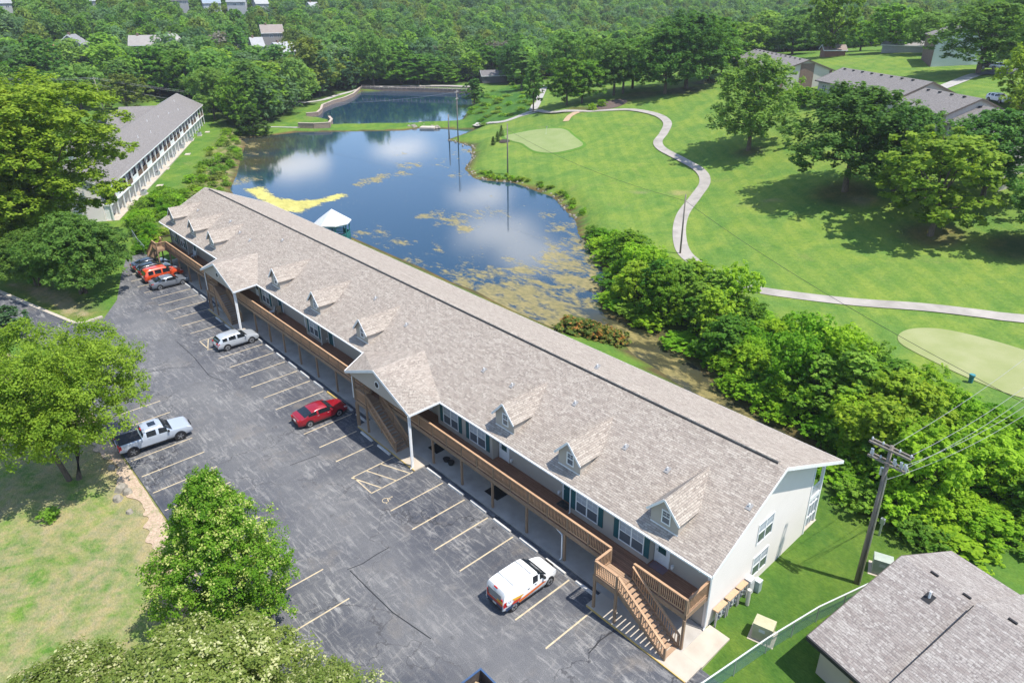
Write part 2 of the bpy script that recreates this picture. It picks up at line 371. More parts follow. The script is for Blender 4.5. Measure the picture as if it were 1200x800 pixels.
POND = G2([(280,163),(300,160.5),(350,155),(420,154),(475,153),(492,150),(510,150.5),(557,152),(545,157),(525,164),(538,167),(554,172),(555,185),(546,198),(557,209),(580,212.5),(602,213.5),
           (622,221),(650,231),(677,259),(680,275),(702,297),(712,330),(704,350),(710,370),(757,385),(800,412),(830,440),(862,468),(905,494),(985,540),(1010,560),(985,562),(890,505),(845,486),(812,466),(778,440),(742,418),(728,404),(650,386),
           (600,365),(575,352),(555,341),(525,330),(497,316),(457,299),(428,286),(407,277)], WATER_Z)+[(-92.5, 22.5), (-104, 22.0), (-113, 24.5)]+G2([(268,222),(276,205),(281,185),(287,168)], WATER_Z)
UPOND = G2([(357,147.5),(389,146.5),(440,145.5),(487,145),(495,144),(508,144),(540,143.5),(549,130),(556,117),(552,108.5),(520,108.5),(480,107),(424,107),(413,114),(390,122),(377,127),(376,134),(358,137),(370,138),(389,141),(388,145)], -0.6)
LOT = [(8.2, 1.65), (8.2, -17.6), (-18, -17.2), (-22, -16.55), (-45, -16.6), (-58, -17.5)]+G2([(60,410),(0,386),(-90,352),(-90,322),(0,344),(40,361),(86,380.5),(96,381),(122,372.5)], 0)+[(-74, -7.2), (-83, -4.2), (-90, -1.6), (-92.5, 1.65)]
FLAT = [(14, -60), (12, 20.5), (-88, 20.0), (-96, 2), (-96, -20), (-50, -40), (-40, -70)]
def terrain_h(x, y):
    h = base_h(x, y)
    w = sstep(0, 9, sdist(x, y, FLAT)); h = -0.03*(1-w)+h*w
    dp = sdist(x, y, POND); b = np.clip(0.35*(dp), -2.2, None)
    near = sstep(0, 5, dp)
    h = np.where(dp < 5, WATER_Z+0.05+np.minimum(np.maximum(b, -2.0), 5)*0.55*(1-near)+near*(h-WATER_Z-0.05), h)
    du = sdist(x, y, UPOND)
    nu = sstep(0, 3.0, du)
    h = np.where(du < 3.0, -0.55+np.clip(du*0.7, -2, 3)*(1-nu)+nu*(h+0.55), h)
    dl = sdist(x, y, LOT); h = np.where(dl < 0.4, np.minimum(h, -0.12), h)
    return h
def axis(lo, hi, st, far, g=1.16):
    a = list(np.arange(lo, hi+.1, st)); s = st; p = a[-1]
    while p < far: s = min(s*g, 45); p += s; a.append(p)
    s = st; p = a[0]; pre = []
    while p > -far: s = min(s*g, 45); p -= s; pre.append(p)
    return np.array(pre[::-1]+a)
XS = axis(-262, 34, 1.5, 2000); YS = axis(-46, 215, 1.5, 2000)
GX, GY = np.meshgrid(XS, YS); HZ = terrain_h(GX, GY)
def H(x, y):
    """ground height at a place, read from the same grid the ground mesh uses"""
    sc = np.ndim(x) == 0; x = np.atleast_1d(np.asarray(x, float)); y = np.atleast_1d(np.asarray(y, float))
    i = np.clip(np.searchsorted(XS, x)-1, 0, len(XS)-2); j = np.clip(np.searchsorted(YS, y)-1, 0, len(YS)-2)
    a = np.clip((x-XS[i])/(XS[i+1]-XS[i]), 0, 1); b = np.clip((y-YS[j])/(YS[j+1]-YS[j]), 0, 1)
    r = HZ[j, i]*(1-a)*(1-b)+HZ[j, i+1]*a*(1-b)+HZ[j+1, i]*(1-a)*b+HZ[j+1, i+1]*a*b
    return float(r[0]) if sc else r
def G(u, v, dz=0.0):
    """where the sight line through (u, v) meets the ground"""
    d = ray(u, v); d = d/np.linalg.norm(d); t = 15.0; pt = t
    for _ in range(4000):
        p = CAM_POS+d*t
        if p[2] < H(p[0], p[1])+dz:
            a, b = pt, t
            for _ in range(24):
                m = (a+b)/2; q = CAM_POS+d*m
                if q[2] < H(q[0], q[1])+dz: b = m
                else: a = m
            q = CAM_POS+d*b; return np.array([q[0], q[1], H(q[0], q[1])])
        pt = t; t += max(0.4, (p[2]-H(p[0], p[1]))*0.15)
        if t > 2500: break
    q = CAM_POS+d*t; return np.array([q[0], q[1], H(q[0], q[1])])
GP = lambda pts: [tuple(G(u, v)[:2]) for u, v in pts]
# ------------------------------------------------------------------ ground regions and the ground sheet
RD = np.hypot(GX-CAM_POS[0], GY-CAM_POS[1])
FOREST_EDGE = [GP([(-60,140),(0,128),(60,118),(118,100),(150,132),(175,112),(240,118),(262,150),(290,156),(300,150),(330,140),(345,128),(400,108),(470,99),(560,97),(600,100),(650,92),(720,88),(760,78),(860,62),(960,60),(1020,54),(1100,50),(1260,46)])]
FE = FOREST_EDGE[0]+[udz(1500, 1800, 0)[:2], udz(600, 1900, 0)[:2], udz(-400, 1900, 0)[:2], udz(-150, 300, 0)[:2]]
C_LAWN = np.array((0.125, 0.215, 0.038)); C_FOR = np.array((0.035, 0.05, 0.018)); C_FAIR = np.array((0.162, 0.248, 0.052)); C_ROUGH = np.array((0.07, 0.125, 0.025))
C_TAN = np.array((0.40, 0.30, 0.19)); C_MUD = np.array((0.12, 0.09, 0.045)); C_DRY = np.array((0.20, 0.215, 0.065))
col = np.empty(GX.shape+(3,)); col[:] = C_LAWN; dry = np.full(GX.shape, 0.12)
def paint(mask, c):
    col[:] = col*(1-mask[..., None])+np.asarray(c)*mask[..., None]
paint(1-sstep(-4, 4, sdist(GX, GY, FE)), C_FOR)
paint(sstep(330, 400, RD), C_FOR)
GOLF = GP([(556,151),(560,200),(602,214),(650,230),(690,262),(760,320),(850,380),(1000,440),(1200,480)])+[(60, 60), (60, 200)]+GP([(1200,60),(1000,62),(860,92),(700,102),(612,112),(560,140)])
paint(1-sstep(-3, 3, sdist(GX, GY, GOLF)), C_FAIR)
THK = GP([(672,276),(715,290),(800,318),(870,362),(950,392),(1000,400),(1060,452),(1110,478),(1165,505),(1215,500)])+[(26, 46), (27, 24)]+GP([(1200,625),(1130,650),(1060,640),(1000,592),(960,562),(905,500),(860,462),(815,425),(770,400),(720,372),(700,345),(700,300)])
paint(1-sstep(-2, 2, sdist(GX, GY, THK)), (0.05, 0.075, 0.02))
BANKL = GP([(170,275),(205,238),(230,203),(252,165),(268,150),(292,162),(284,185),(278,215),(262,226),(215,250),(192,290),(165,300)])
paint(1-sstep(-2, 2, sdist(GX, GY, BANKL)), (0.15, 0.17, 0.05)); dry += 0.38*(1-sstep(-2, 2, sdist(GX, GY, BANKL)))
BANKU = GP([(548,150),(556,118),(600,100),(640,102),(622,128),(585,145)])
paint(1-sstep(-2, 2, sdist(GX, GY, BANKU)), (0.07, 0.16, 0.03))
LEFTL = [(-20, -16.6), (-46, -16.6), (-66, -19), (-80, -30), (-40, -60), (0, -50), (-8, -26)]
ml = 1-sstep(-1, 1, sdist(GX, GY, LEFTL)); paint(ml, (0.135, 0.235, 0.045)); dry = dry*(1-ml)+0.57*ml
GRAV = [(-14, -16.4), (-46, -16.4), (-48, -18.2), (-36, -18.6), (-30, -18.4), (-24, -19.2), (-14, -20)]
paint(1-sstep(-0.8, 0.8, sdist(GX, GY, GRAV)), C_TAN)
ISL = G2([(0,330),(40,352),(86,375),(118,368),(105,350),(60,335)], 0)
mi = 1-sstep(-1, 1, sdist(GX, GY, ISL)); paint(mi, (0.19, 0.19, 0.07)); dry = np.maximum(dry, mi*0.6)
dpw = sdist(GX, GY, POND); paint((dpw < 0.8)*1.0, C_MUD)
paint((sdist(GX, GY, UPOND) < 0.5)*1.0, C_MUD)
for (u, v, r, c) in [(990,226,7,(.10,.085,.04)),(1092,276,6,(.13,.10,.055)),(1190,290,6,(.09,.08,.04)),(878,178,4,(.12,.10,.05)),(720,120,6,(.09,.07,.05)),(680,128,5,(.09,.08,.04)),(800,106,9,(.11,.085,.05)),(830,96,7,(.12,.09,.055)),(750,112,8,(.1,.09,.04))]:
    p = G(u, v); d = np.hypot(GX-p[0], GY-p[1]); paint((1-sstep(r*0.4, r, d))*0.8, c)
for (u, v, r) in [(797,452/2,2.5),(905,235,1.6),(750,225,1.6),(1010,235,3),(1180,172,2)]:
    p = G(u, v); d = np.hypot(GX-p[0], GY-p[1]); paint((1-sstep(r*0.3, r, d))*0.5, C_TAN)
SIDEL = [(6.0, 4), (12, -4), (15, 22), (12, 27), (4, 22), (4, 18.5)]
paint((1-sstep(-1, 1, sdist(GX, GY, SIDEL)))*0.8, (0.078, 0.145, 0.028))
def grid_mesh(name, X, Y, Z):
    ny, nx = X.shape; me = bpy.data.meshes.new(name)
    me.vertices.add(nx*ny); me.vertices.foreach_set('co', np.stack([X, Y, Z], -1).ravel().astype(np.float32))
    idx = np.arange(nx*ny).reshape(ny, nx); q = np.stack([idx[:-1, :-1], idx[:-1, 1:], idx[1:, 1:], idx[1:, :-1]], -1).reshape(-1, 4)
    me.loops.add(q.size); me.loops.foreach_set('vertex_index', q.ravel().astype(np.int32)); me.polygons.add(len(q))
    me.polygons.foreach_set('loop_start', np.arange(0, q.size, 4, dtype=np.int32)); me.polygons.foreach_set('loop_total', np.full(len(q), 4, np.int32))
    me.polygons.foreach_set('use_smooth', np.ones(len(q), bool)); me.update(); me.validate(); return me
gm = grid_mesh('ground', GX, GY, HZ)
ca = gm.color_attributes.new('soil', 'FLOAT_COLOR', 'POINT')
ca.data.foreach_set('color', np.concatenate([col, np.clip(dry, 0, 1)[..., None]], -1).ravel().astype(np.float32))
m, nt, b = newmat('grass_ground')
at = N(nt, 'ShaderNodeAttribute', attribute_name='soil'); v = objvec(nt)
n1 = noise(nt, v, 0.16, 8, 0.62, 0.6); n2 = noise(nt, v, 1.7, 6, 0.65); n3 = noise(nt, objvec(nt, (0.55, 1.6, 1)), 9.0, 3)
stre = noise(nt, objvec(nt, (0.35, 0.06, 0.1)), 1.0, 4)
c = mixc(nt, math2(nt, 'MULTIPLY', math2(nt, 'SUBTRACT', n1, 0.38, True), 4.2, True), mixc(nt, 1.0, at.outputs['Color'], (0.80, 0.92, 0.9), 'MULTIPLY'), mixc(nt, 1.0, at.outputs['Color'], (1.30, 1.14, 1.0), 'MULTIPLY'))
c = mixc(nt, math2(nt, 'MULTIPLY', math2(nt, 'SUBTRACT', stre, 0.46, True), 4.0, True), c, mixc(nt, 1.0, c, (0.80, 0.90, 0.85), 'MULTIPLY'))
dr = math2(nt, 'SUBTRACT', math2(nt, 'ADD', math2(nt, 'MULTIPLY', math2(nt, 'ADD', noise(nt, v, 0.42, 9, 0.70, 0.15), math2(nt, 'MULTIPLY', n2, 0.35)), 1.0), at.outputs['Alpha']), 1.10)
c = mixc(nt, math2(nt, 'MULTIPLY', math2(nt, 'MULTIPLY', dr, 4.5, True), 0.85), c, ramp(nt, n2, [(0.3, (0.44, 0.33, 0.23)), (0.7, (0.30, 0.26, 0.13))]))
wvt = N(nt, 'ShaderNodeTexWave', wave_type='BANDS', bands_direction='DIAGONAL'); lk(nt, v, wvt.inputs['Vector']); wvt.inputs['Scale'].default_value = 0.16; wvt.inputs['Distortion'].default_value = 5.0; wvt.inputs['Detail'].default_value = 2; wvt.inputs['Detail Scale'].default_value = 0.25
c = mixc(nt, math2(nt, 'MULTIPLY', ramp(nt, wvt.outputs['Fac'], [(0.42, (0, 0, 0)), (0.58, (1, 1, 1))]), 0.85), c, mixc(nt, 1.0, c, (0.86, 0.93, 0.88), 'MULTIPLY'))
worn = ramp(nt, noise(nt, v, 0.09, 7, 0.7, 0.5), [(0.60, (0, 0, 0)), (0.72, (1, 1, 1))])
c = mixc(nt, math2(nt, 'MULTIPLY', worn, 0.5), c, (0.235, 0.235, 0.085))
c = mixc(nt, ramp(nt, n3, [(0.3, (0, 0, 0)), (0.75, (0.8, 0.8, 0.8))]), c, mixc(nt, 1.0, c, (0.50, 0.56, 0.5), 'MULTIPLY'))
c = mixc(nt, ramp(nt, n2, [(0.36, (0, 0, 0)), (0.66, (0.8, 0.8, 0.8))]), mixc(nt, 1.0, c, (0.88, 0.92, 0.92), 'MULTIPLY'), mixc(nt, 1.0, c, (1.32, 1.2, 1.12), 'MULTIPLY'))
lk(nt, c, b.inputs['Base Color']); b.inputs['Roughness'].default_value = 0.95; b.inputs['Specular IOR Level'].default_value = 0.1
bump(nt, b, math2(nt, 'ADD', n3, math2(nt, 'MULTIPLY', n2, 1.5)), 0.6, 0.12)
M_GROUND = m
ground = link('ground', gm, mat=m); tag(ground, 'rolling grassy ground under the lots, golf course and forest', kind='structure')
# ------------------------------------------------------------------ ponds
def water_sheet(name, poly, z, label, ngrid=1.2, dens=None):
    P = np.array(poly); lo = P.min(0)-1.5; hi = P.max(0)+1.5
    xs = np.arange(lo[0], hi[0]+ngrid, ngrid); ys = np.arange(lo[1], hi[1]+ngrid, ngrid); X, Y = np.meshgrid(xs, ys)
    me = grid_mesh(name, X, Y, np.full(X.shape, z)); keep = (sdist(X, Y, poly) < 2.2).ravel()
    a = me.color_attributes.new('algae', 'FLOAT_COLOR', 'POINT'); dd = dens(X, Y) if dens else np.zeros(X.shape+(4,))
    a.data.foreach_set('color', dd.ravel().astype(np.float32))
    bm = bmesh.new(); bm.from_mesh(me); bm.verts.ensure_lookup_table(); bmesh.ops.delete(bm, geom=[bm.verts[i] for i in np.nonzero(~keep)[0]], context='VERTS'); bm.to_mesh(me); bm.free()
    return tag(link(name, me), label, kind='structure')
def blob(X, Y, u, v, r, z=WATER_Z, ax=(1, 1), ang=0):
    p = gz(u, v, z); dx, dy = X-p[0], Y-p[1]; c, s = math.cos(ang), math.sin(ang); a = (dx*c+dy*s)/ax[0]; b_ = (-dx*s+dy*c)/ax[1]
    return np.exp(-(a*a+b_*b_)/(r*r))
def algae(X, Y):
    mat_ = np.zeros(X.shape); yel = np.zeros(X.shape)
    YP = G2([(280,222),(300,217),(312,218),(316,224),(332,231),(352,234),(375,232),(400,225),(414,227),(405,232),(385,238),(368,245),(352,251),(320,247)], WATER_Z)
    yel = np.maximum(yel, 1.36*(1-sstep(-5.5, 4.5, sdist(X, Y, YP))))
    for u, v, r, s, w in [(465,205,4,.0,.5),(440,210,4,2.5,.55),(425,215,3,1,.55),(500,252,3,1,.55),(535,258,3.5,2,.5),(545,268,2.5,2,.55),(575,250,6,2,.4),(560,235,4,1,.35),
        (600,330,7,2,.52),(575,320,6,1,.42),(625,352,7,2,.62),(590,345,8,2,.62),(560,325,5,1,.5),(545,310,5,1,.4),(645,365,7,1,.62),(680,335,5,1,.55),(665,320,5,1,.55),(655,300,5,1,.52),(670,285,5,1,.5),(660,265,5,1,.45),(690,310,4,1,.6),(640,250,4,1,.4),
        (500,300,6,1,.38),(470,285,5,1,.4),(440,275,5,1,.4),(520,305,5,1,.4),(760,400,5,2,.5),(800,430,5,2,.46),(840,458,4,1,.46),(880,490,5,1,.5),(720,385,5,1,.45),(700,360,4,1,.5),
        (560,190,6,1,.42),(520,190,6,2,.36),(545,178,5,1,.4),(480,195,5,1,.36),(540,205,5,1,.4),(480,178,7,2,.3),(400,165,8,2,.2),(330,200,7,1,.2),(300,180,6,2,.35),(295,170,5,1,.45),(320,185,6,1,.3),(290,200,5,1,.4),(284,212,4,1,.6)]:
        mat_ = np.maximum(mat_, w*blob(X, Y, u, v, r*1.25, WATER_Z, (1.0+0.25*s, 1.0), 2.0))
    sh = np.exp(-np.maximum(-sdist(X, Y, POND), 0)/1.1)*0.55
    SHL = G2([(278,160),(350,155),(300,168),(290,185),(283,212),(270,215)], WATER_Z)
    yel = np.maximum(yel, 0.75*np.exp(-np.maximum(-sdist(X, Y, POND), 0)/1.6)*np.exp(-np.maximum(sdist(X, Y, SHL), 0)/6))
    murk = np.zeros(X.shape)
    for u, v, r in [(735,395,6),(760,402,5),(785,422,5),(812,445,5),(838,463,5),(865,482,5),(890,498,5),(920,510,6),(960,540,6),(300,172,9),(295,190,8),(715,380,5),(310,165,8)]: murk = np.maximum(murk, blob(X, Y, u, v, r*1.3))
    return np.stack([np.maximum(mat_, sh*0.6), yel, murk, mat_*0+1], -1)
m, nt, b = newmat('pond_water')
at = N(nt, 'ShaderNodeAttribute', attribute_name='algae'); sp = N(nt, 'ShaderNodeSeparateColor'); lk(nt, at.outputs['Color'], sp.inputs[0])
v = objvec(nt); va = objvec(nt, (0.5, 0.9, 1))
nA = noise(nt, va, 0.42, 9, 0.68, 0.35); nB = noise(nt, va, 2.3, 6, 0.7)
thr = math2(nt, 'ADD', math2(nt, 'ADD', math2(nt, 'MULTIPLY', nA, 0.95), math2(nt, 'MULTIPLY', nB, 0.30)), math2(nt, 'MULTIPLY', sp.outputs[0], 0.70))
fa = ramp(nt, thr, [(0.955, (0, 0, 0)), (1.0, (1, 1, 1))])
fa = math2(nt, 'MULTIPLY', math2(nt, 'SUBTRACT', thr, 0.90), 9.0, True)
fleck = math2(nt, 'MULTIPLY', math2(nt, 'SUBTRACT', math2(nt, 'ADD', noise(nt, v, 1.9, 2, .5), math2(nt, 'MULTIPLY', math2(nt, 'SUBTRACT', nA, .5), .5)), .70), 14.0, True)
fa = math2(nt, 'MAXIMUM', fa, math2(nt, 'MULTIPLY', fleck, .55))
fy = math2(nt, 'MULTIPLY', math2(nt, 'SUBTRACT', math2(nt, 'ADD', sp.outputs[1], math2(nt, 'MULTIPLY', math2(nt, 'ADD', math2(nt, 'MULTIPLY', nB, 1.3), math2(nt, 'MULTIPLY', nA, 1.6)), 0.5)), 1.36), 4.5, True)
mk = math2(nt, 'MULTIPLY', sp.outputs[2], 0.9, True); lk(nt, mixc(nt, mk, (0.010, 0.038, 0.070), (0.055, 0.05, 0.02)), b.inputs['Base Color']); lk(nt, math2(nt, 'MULTIPLY', math2(nt, 'SUBTRACT', 1.0, mk), 0.7), b.inputs['Specular IOR Level']); b.inputs['Roughness'].default_value = 0.055; b.inputs['IOR'].default_value = 1.33
bp = N(nt, 'ShaderNodeBump'); bp.inputs['Strength'].default_value = 0.05; bp.inputs['Distance'].default_value = 0.05; lk(nt, noise(nt, v, 3.5, 4), bp.inputs['Height']); lk(nt, bp.outputs[0], b.inputs['Normal'])
b.inputs['Coat Weight'].default_value = 0.12; b.inputs['Coat Roughness'].default_value = 0.02; lk(nt, bp.outputs[0], b.inputs['Coat Normal'])
al = N(nt, 'ShaderNodeBsdfPrincipled'); al.inputs['Roughness'].default_value = 0.75
ca_ = ramp(nt, nB, [(0.3, (0.12, 0.11, 0.03)), (0.7, (0.32, 0.25, 0.085))])
cy_ = ramp(nt, math2(nt, 'ADD', math2(nt, 'MULTIPLY', nB, .5), math2(nt, 'MULTIPLY', nA, .5)), [(0.38, (0.27, 0.25, 0.05)), (0.60, (0.52, 0.46, 0.13))])
lk(nt, mixc(nt, fy, ca_, cy_), al.inputs['Base Color'])
ms = N(nt, 'ShaderNodeMixShader'); lk(nt, math2(nt, 'MAXIMUM', math2(nt, 'MULTIPLY', fa, 0.85), fy), ms.inputs[0]); lk(nt, b.outputs[0], ms.inputs[1]); lk(nt, al.outputs[0], ms.inputs[2])
lk(nt, ms.outputs[0], nt.nodes['Material Output'].inputs['Surface']); M_WATER = m
w1 = water_sheet('pond_water', POND, WATER_Z, 'lower pond with drifting yellow algae behind the long building', 1.0, algae); w1.data.materials.append(m)
w2 = water_sheet('upper_pond_water', UPOND, -0.6, 'calm upper pond below the far dam', 2.0); w2.data.materials.append(m)
# ------------------------------------------------------------------ parking lot
m, nt, b = newmat('asphalt')
v = objvec(nt); vs = objvec(nt, (0.18, 1.0, 1.0))
base = ramp(nt, noise(nt, v, 0.11, 6, 0.6), [(0.38, (0.052, 0.057, 0.072)), (0.68, (0.125, 0.125, 0.128))])
sc_ = ramp(nt, noise(nt, vs, 3.0, 11, 0.75, 0.7), [(0.50, (0, 0, 0)), (0.62, (1, 1, 1))])
sc2 = ramp(nt, noise(nt, objvec(nt, (1.0, 0.35, 1.0)), 1.6, 9, 0.75, 1.4), [(0.515, (0, 0, 0)), (0.63, (1, 1, 1))])
patch = ramp(nt, noise(nt, v, 0.23, 5, 0.6), [(0.38, (0.15, 0.15, 0.15)), (0.62, (1, 1, 1))])
c = mixc(nt, math2(nt, 'MULTIPLY', math2(nt, 'MULTIPLY', sc_, patch), 0.85), base, (0.31, 0.30, 0.285))
c = mixc(nt, math2(nt, 'MULTIPLY', math2(nt, 'MULTIPLY', sc2, patch), 0.40), c, (0.33, 0.31, 0.28))
tanp = ramp(nt, noise(nt, v, 0.34, 6, 0.65), [(0.56, (0, 0, 0)), (0.72, (1, 1, 1))])
c = mixc(nt, math2(nt, 'MULTIPLY', tanp, 0.40), c, (0.24, 0.20, 0.155))
def cracks(scale, th, off):
    vo = N(nt, 'ShaderNodeTexVoronoi', feature='DISTANCE_TO_EDGE'); vo.inputs['Scale'].default_value = scale
    ad = N(nt, 'ShaderNodeVectorMath', operation='ADD'); nn = N(nt, 'ShaderNodeTexNoise'); nn.inputs['Scale'].default_value = 0.6; nn.inputs['Detail'].default_value = 6; lk(nt, v, nn.inputs['Vector'])
    scl = N(nt, 'ShaderNodeVectorMath', operation='SCALE'); lk(nt, nn.outputs['Color'], scl.inputs[0]); scl.inputs['Scale'].default_value = off
    lk(nt, v, ad.inputs[0]); lk(nt, scl.outputs[0], ad.inputs[1]); lk(nt, ad.outputs[0], vo.inputs['Vector'])
    return math2(nt, 'LESS_THAN', vo.outputs['Distance'], th)
c = mixc(nt, math2(nt, 'MULTIPLY', cracks(0.055, 0.0035, 5.0), 0.7), c, (0.03, 0.03, 0.035))
c = mixc(nt, math2(nt, 'MULTIPLY', cracks(0.22, 0.008, 3.5), 0.12), c, (0.33, 0.31, 0.28))
spY = N(nt, 'ShaderNodeSeparateXYZ'); lk(nt, v, spY.inputs[0]); lane = math2(nt, 'SUBTRACT', 1.0, math2(nt, 'DIVIDE', math2(nt, 'ABSOLUTE', math2(nt, 'ADD', math2(nt, 'ADD', spY.outputs['Y'], 7.6), math2(nt, 'MULTIPLY', math2(nt, 'SUBTRACT', noise(nt, v, 0.2, 4), .5), 7.0))), 5.2), True)
c = mixc(nt, math2(nt, 'MULTIPLY', lane, 0.42), c, (0.21, 0.205, 0.20))
spk = ramp(nt, noise(nt, v, 26, 2), [(0.35, (0.62, 0.62, 0.62)), (0.7, (1.35, 1.35, 1.35))])
c = mixc(nt, 1.0, c, spk, 'MULTIPLY')
oil = ramp(nt, noise(nt, v, 0.75, 4), [(0.66, (0, 0, 0)), (0.76, (1, 1, 1))])
c = mixc(nt, math2(nt, 'MULTIPLY', oil, 0.4), c, (0.035, 0.033, 0.032))
lk(nt, c, b.inputs['Base Color']); b.inputs['Roughness'].default_value = 0.85; b.inputs['Specular IOR Level'].default_value = 0.3
bump(nt, b, noise(nt, v, 30, 3), 0.35, 0.01); M_ASPH = m
def flat_poly(name, poly, z, mat_, label=None, kind='structure', parent=None):
    me = bpy.data.meshes.new(name); bm = bmesh.new(); vs = [bm.verts.new((p[0], p[1], z)) for p in poly]; f = bm.faces.new(vs)
    bmesh.ops.triangulate(bm, faces=[f]); bmesh.ops.recalc_face_normals(bm, faces=bm.faces[:])
    if sum(q.normal.z for q in bm.faces) < 0: bmesh.ops.reverse_faces(bm, faces=bm.faces[:])
    bm.to_mesh(me); bm.free(); me.materials.append(mat_)
    o = link(name, me, parent)
    return tag(o, label, kind=kind) if parent is None else o
lot = flat_poly('parking_lot', LOT, 0.0, M_ASPH, 'cracked grey asphalt parking lot in front of the long building')
SP = 2.743
rng = np.random.RandomState(5)
def stripe(x, y0, y1, w=0.10, x2=None):
    x2 = x if x2 is None else x2
    mb = MB(); n = 6
    d = np.array([x2-x, y1-y0]); L = np.hypot(*d); nn = np.array([-d[1], d[0]])/L*w/2
    a = np.array([x, y0]); bq = np.array([x2, y1])
    mb.quad((a[0]-nn[0], a[1]-nn[1], .005), (bq[0]-nn[0], bq[1]-nn[1], .005), (bq[0]+nn[0], bq[1]+nn[1], .005), (a[0]+nn[0], a[1]+nn[1], .005))
    return mb.build('stall_line', M_LINE, lot, fix=False)
for k in range(0, 31):
    if k in (6, 7, 8): continue
    if 19 <= k <= 20: continue
    x = -SP*k; y1 = 0.98 if k not in (0, 10) else 0.2
    if 9 <= k <= 11: y1 = -0.25 if k < 11 else 0.9
    stripe(x, -3.88+rng.uniform(-.06, .06), y1, 0.11)
for k, y1 in ((6, 1.0), (7, 0.05), (8, 0.1)): stripe(-SP*k, -3.9, y1)
for k in (7, 19):
    x0, x1 = -SP*k, -SP*(k+1)
    if k == 19: stripe(x0, -3.9, 0.9); stripe(x1, -3.9, 0.2)
    stripe(x0, -3.85, -3.85, x2=x1)
    for yy in (-2.9, -1.55, -0.2): stripe(x0 if k == 7 else x1, yy, yy-1.1, x2=x1 if k == 7 else x0)
for x in (-44.65, -41.95, -36.3, -33.5, -30.75, -28.0, -25.2, -22.5, -14.6, -11.2): stripe(x, -16.35 if x < -20 else -14.6, -11.35 if x < -20 else -10.5)
# painted wheelchair emblem
mb = MB(); e0 = gz(452, 586)[:2]
def arcpts(cx, cy, r, a0, a1, n=14): return [(cx+r*math.cos(a0+(a1-a0)*i/n), cy+r*math.sin(a0+(a1-a0)*i/n)) for i in range(n+1)]
def strokes(pts, w):
    for (xa, ya), (xb, yb) in zip(pts[:-1], pts[1:]):
        d = math.hypot(xb-xa, yb-ya) or 1e-6; nx, ny = -(yb-ya)/d*w/2, (xb-xa)/d*w/2
        mb.quad(*[(e0[0]+p*.62, e0[1]+q*.62, .006) for p, q in ((xa-nx, ya-ny), (xb-nx, yb-ny), (xb+nx, yb+ny), (xa+nx, ya+ny))])
ES = .62
strokes(arcpts(0, 0, 0.42, R_(100), R_(370)), 0.09); strokes([(-.05, .75), (-.02, .25), (.35, .22), (.5, -.25), (.66, -.2)], 0.1); strokes([(-.04, .52), (.3, .5)], 0.08); strokes(arcpts(-.06, .92, .08, 0, 6.28, 10), 0.1)
mb.build('wheelchair_symbol', M_LINE, lot, fix=False)
# tar-filled seams
def seam(pts):
    mb2 = MB()
    for (a, b2) in zip(pts[:-1], pts[1:]):
        d = np.array(b2)-np.array(a); L = np.hypot(*d); n2 = np.array([-d[1], d[0]])/L*0.035
        mb2.quad((a[0]-n2[0], a[1]-n2[1], .004), (b2[0]-n2[0], b2[1]-n2[1], .004), (b2[0]+n2[0], b2[1]+n2[1], .004), (a[0]+n2[0], a[1]+n2[1], .004))
    mb2.build('tar_seam', mat('tar', (0.022, 0.022, 0.025), 0.6), lot, fix=False)
def seam_px(px): seam([tuple(gz(u, v)[:2]) for u, v in px])
seam_px([(407,667),(425,660),(440,650),(456,641)]); seam_px([(410,668),(432,690),(460,717),(505,748)]); seam_px([(207,400),(226,417),(245,440),(262,447)]); seam_px([(690,765),(703,750),(720,738)]); seam_px([(340,545),(375,532)]); seam_px([(170,437),(200,431),(228,430)])
# kerb round the grass island on the left
kb = MB(); KPX = [(-60,316),(0,342),(40,359.5),(86,378.5),(97,379),(120,371.5)]
kp = [gz(u, v)[:2] for u, v in KPX]
for a, b2 in zip(kp[:-1], kp[1:]): kb.bar((a[0], a[1], 0.045), (b2[0], b2[1], 0.045), 0.42, 0.22)
o = kb.build('kerb', M_CONC); tag(o, 'pale concrete kerb along the grass island beside the lot', kind='structure')
# front walk slab
wk = MB(); wk.box(-84.4, 1.68, -.2, 5.6, 4.1, .10)
o = wk.build('sidewalk', mat('walk_concrete', (0.46, 0.43, 0.385), 0.9, c2=(0.34, 0.31, 0.275), scale=0.9, bmp=0.2)); tag(o, 'concrete walk under the upper deck', kind='structure')
wk = MB()
wk.box(-.55, .22, -.2, 6.95, 1.677, .098); wk.box(5.603, 1.68, -.2, 6.99, 4.6, .098); wk.box(-28.0, .22, -.2, -19.15, 1.677, .098); wk.box(-63, .22, -.2, -52.9, 1.677, .098)
o = wk.build('stair_pad', M_CONC); tag(o, 'pale concrete pads at the feet of the staircases', kind='structure')
wk = MB()
for x0, x1 in ((-.5, 6.9), (-27.9, -19.2), (-62.9, -53)): wk.box(x0, .16, .0, x1, .217, .102)
wk.build('yellow_kerb_edge', M_STOPY, o)
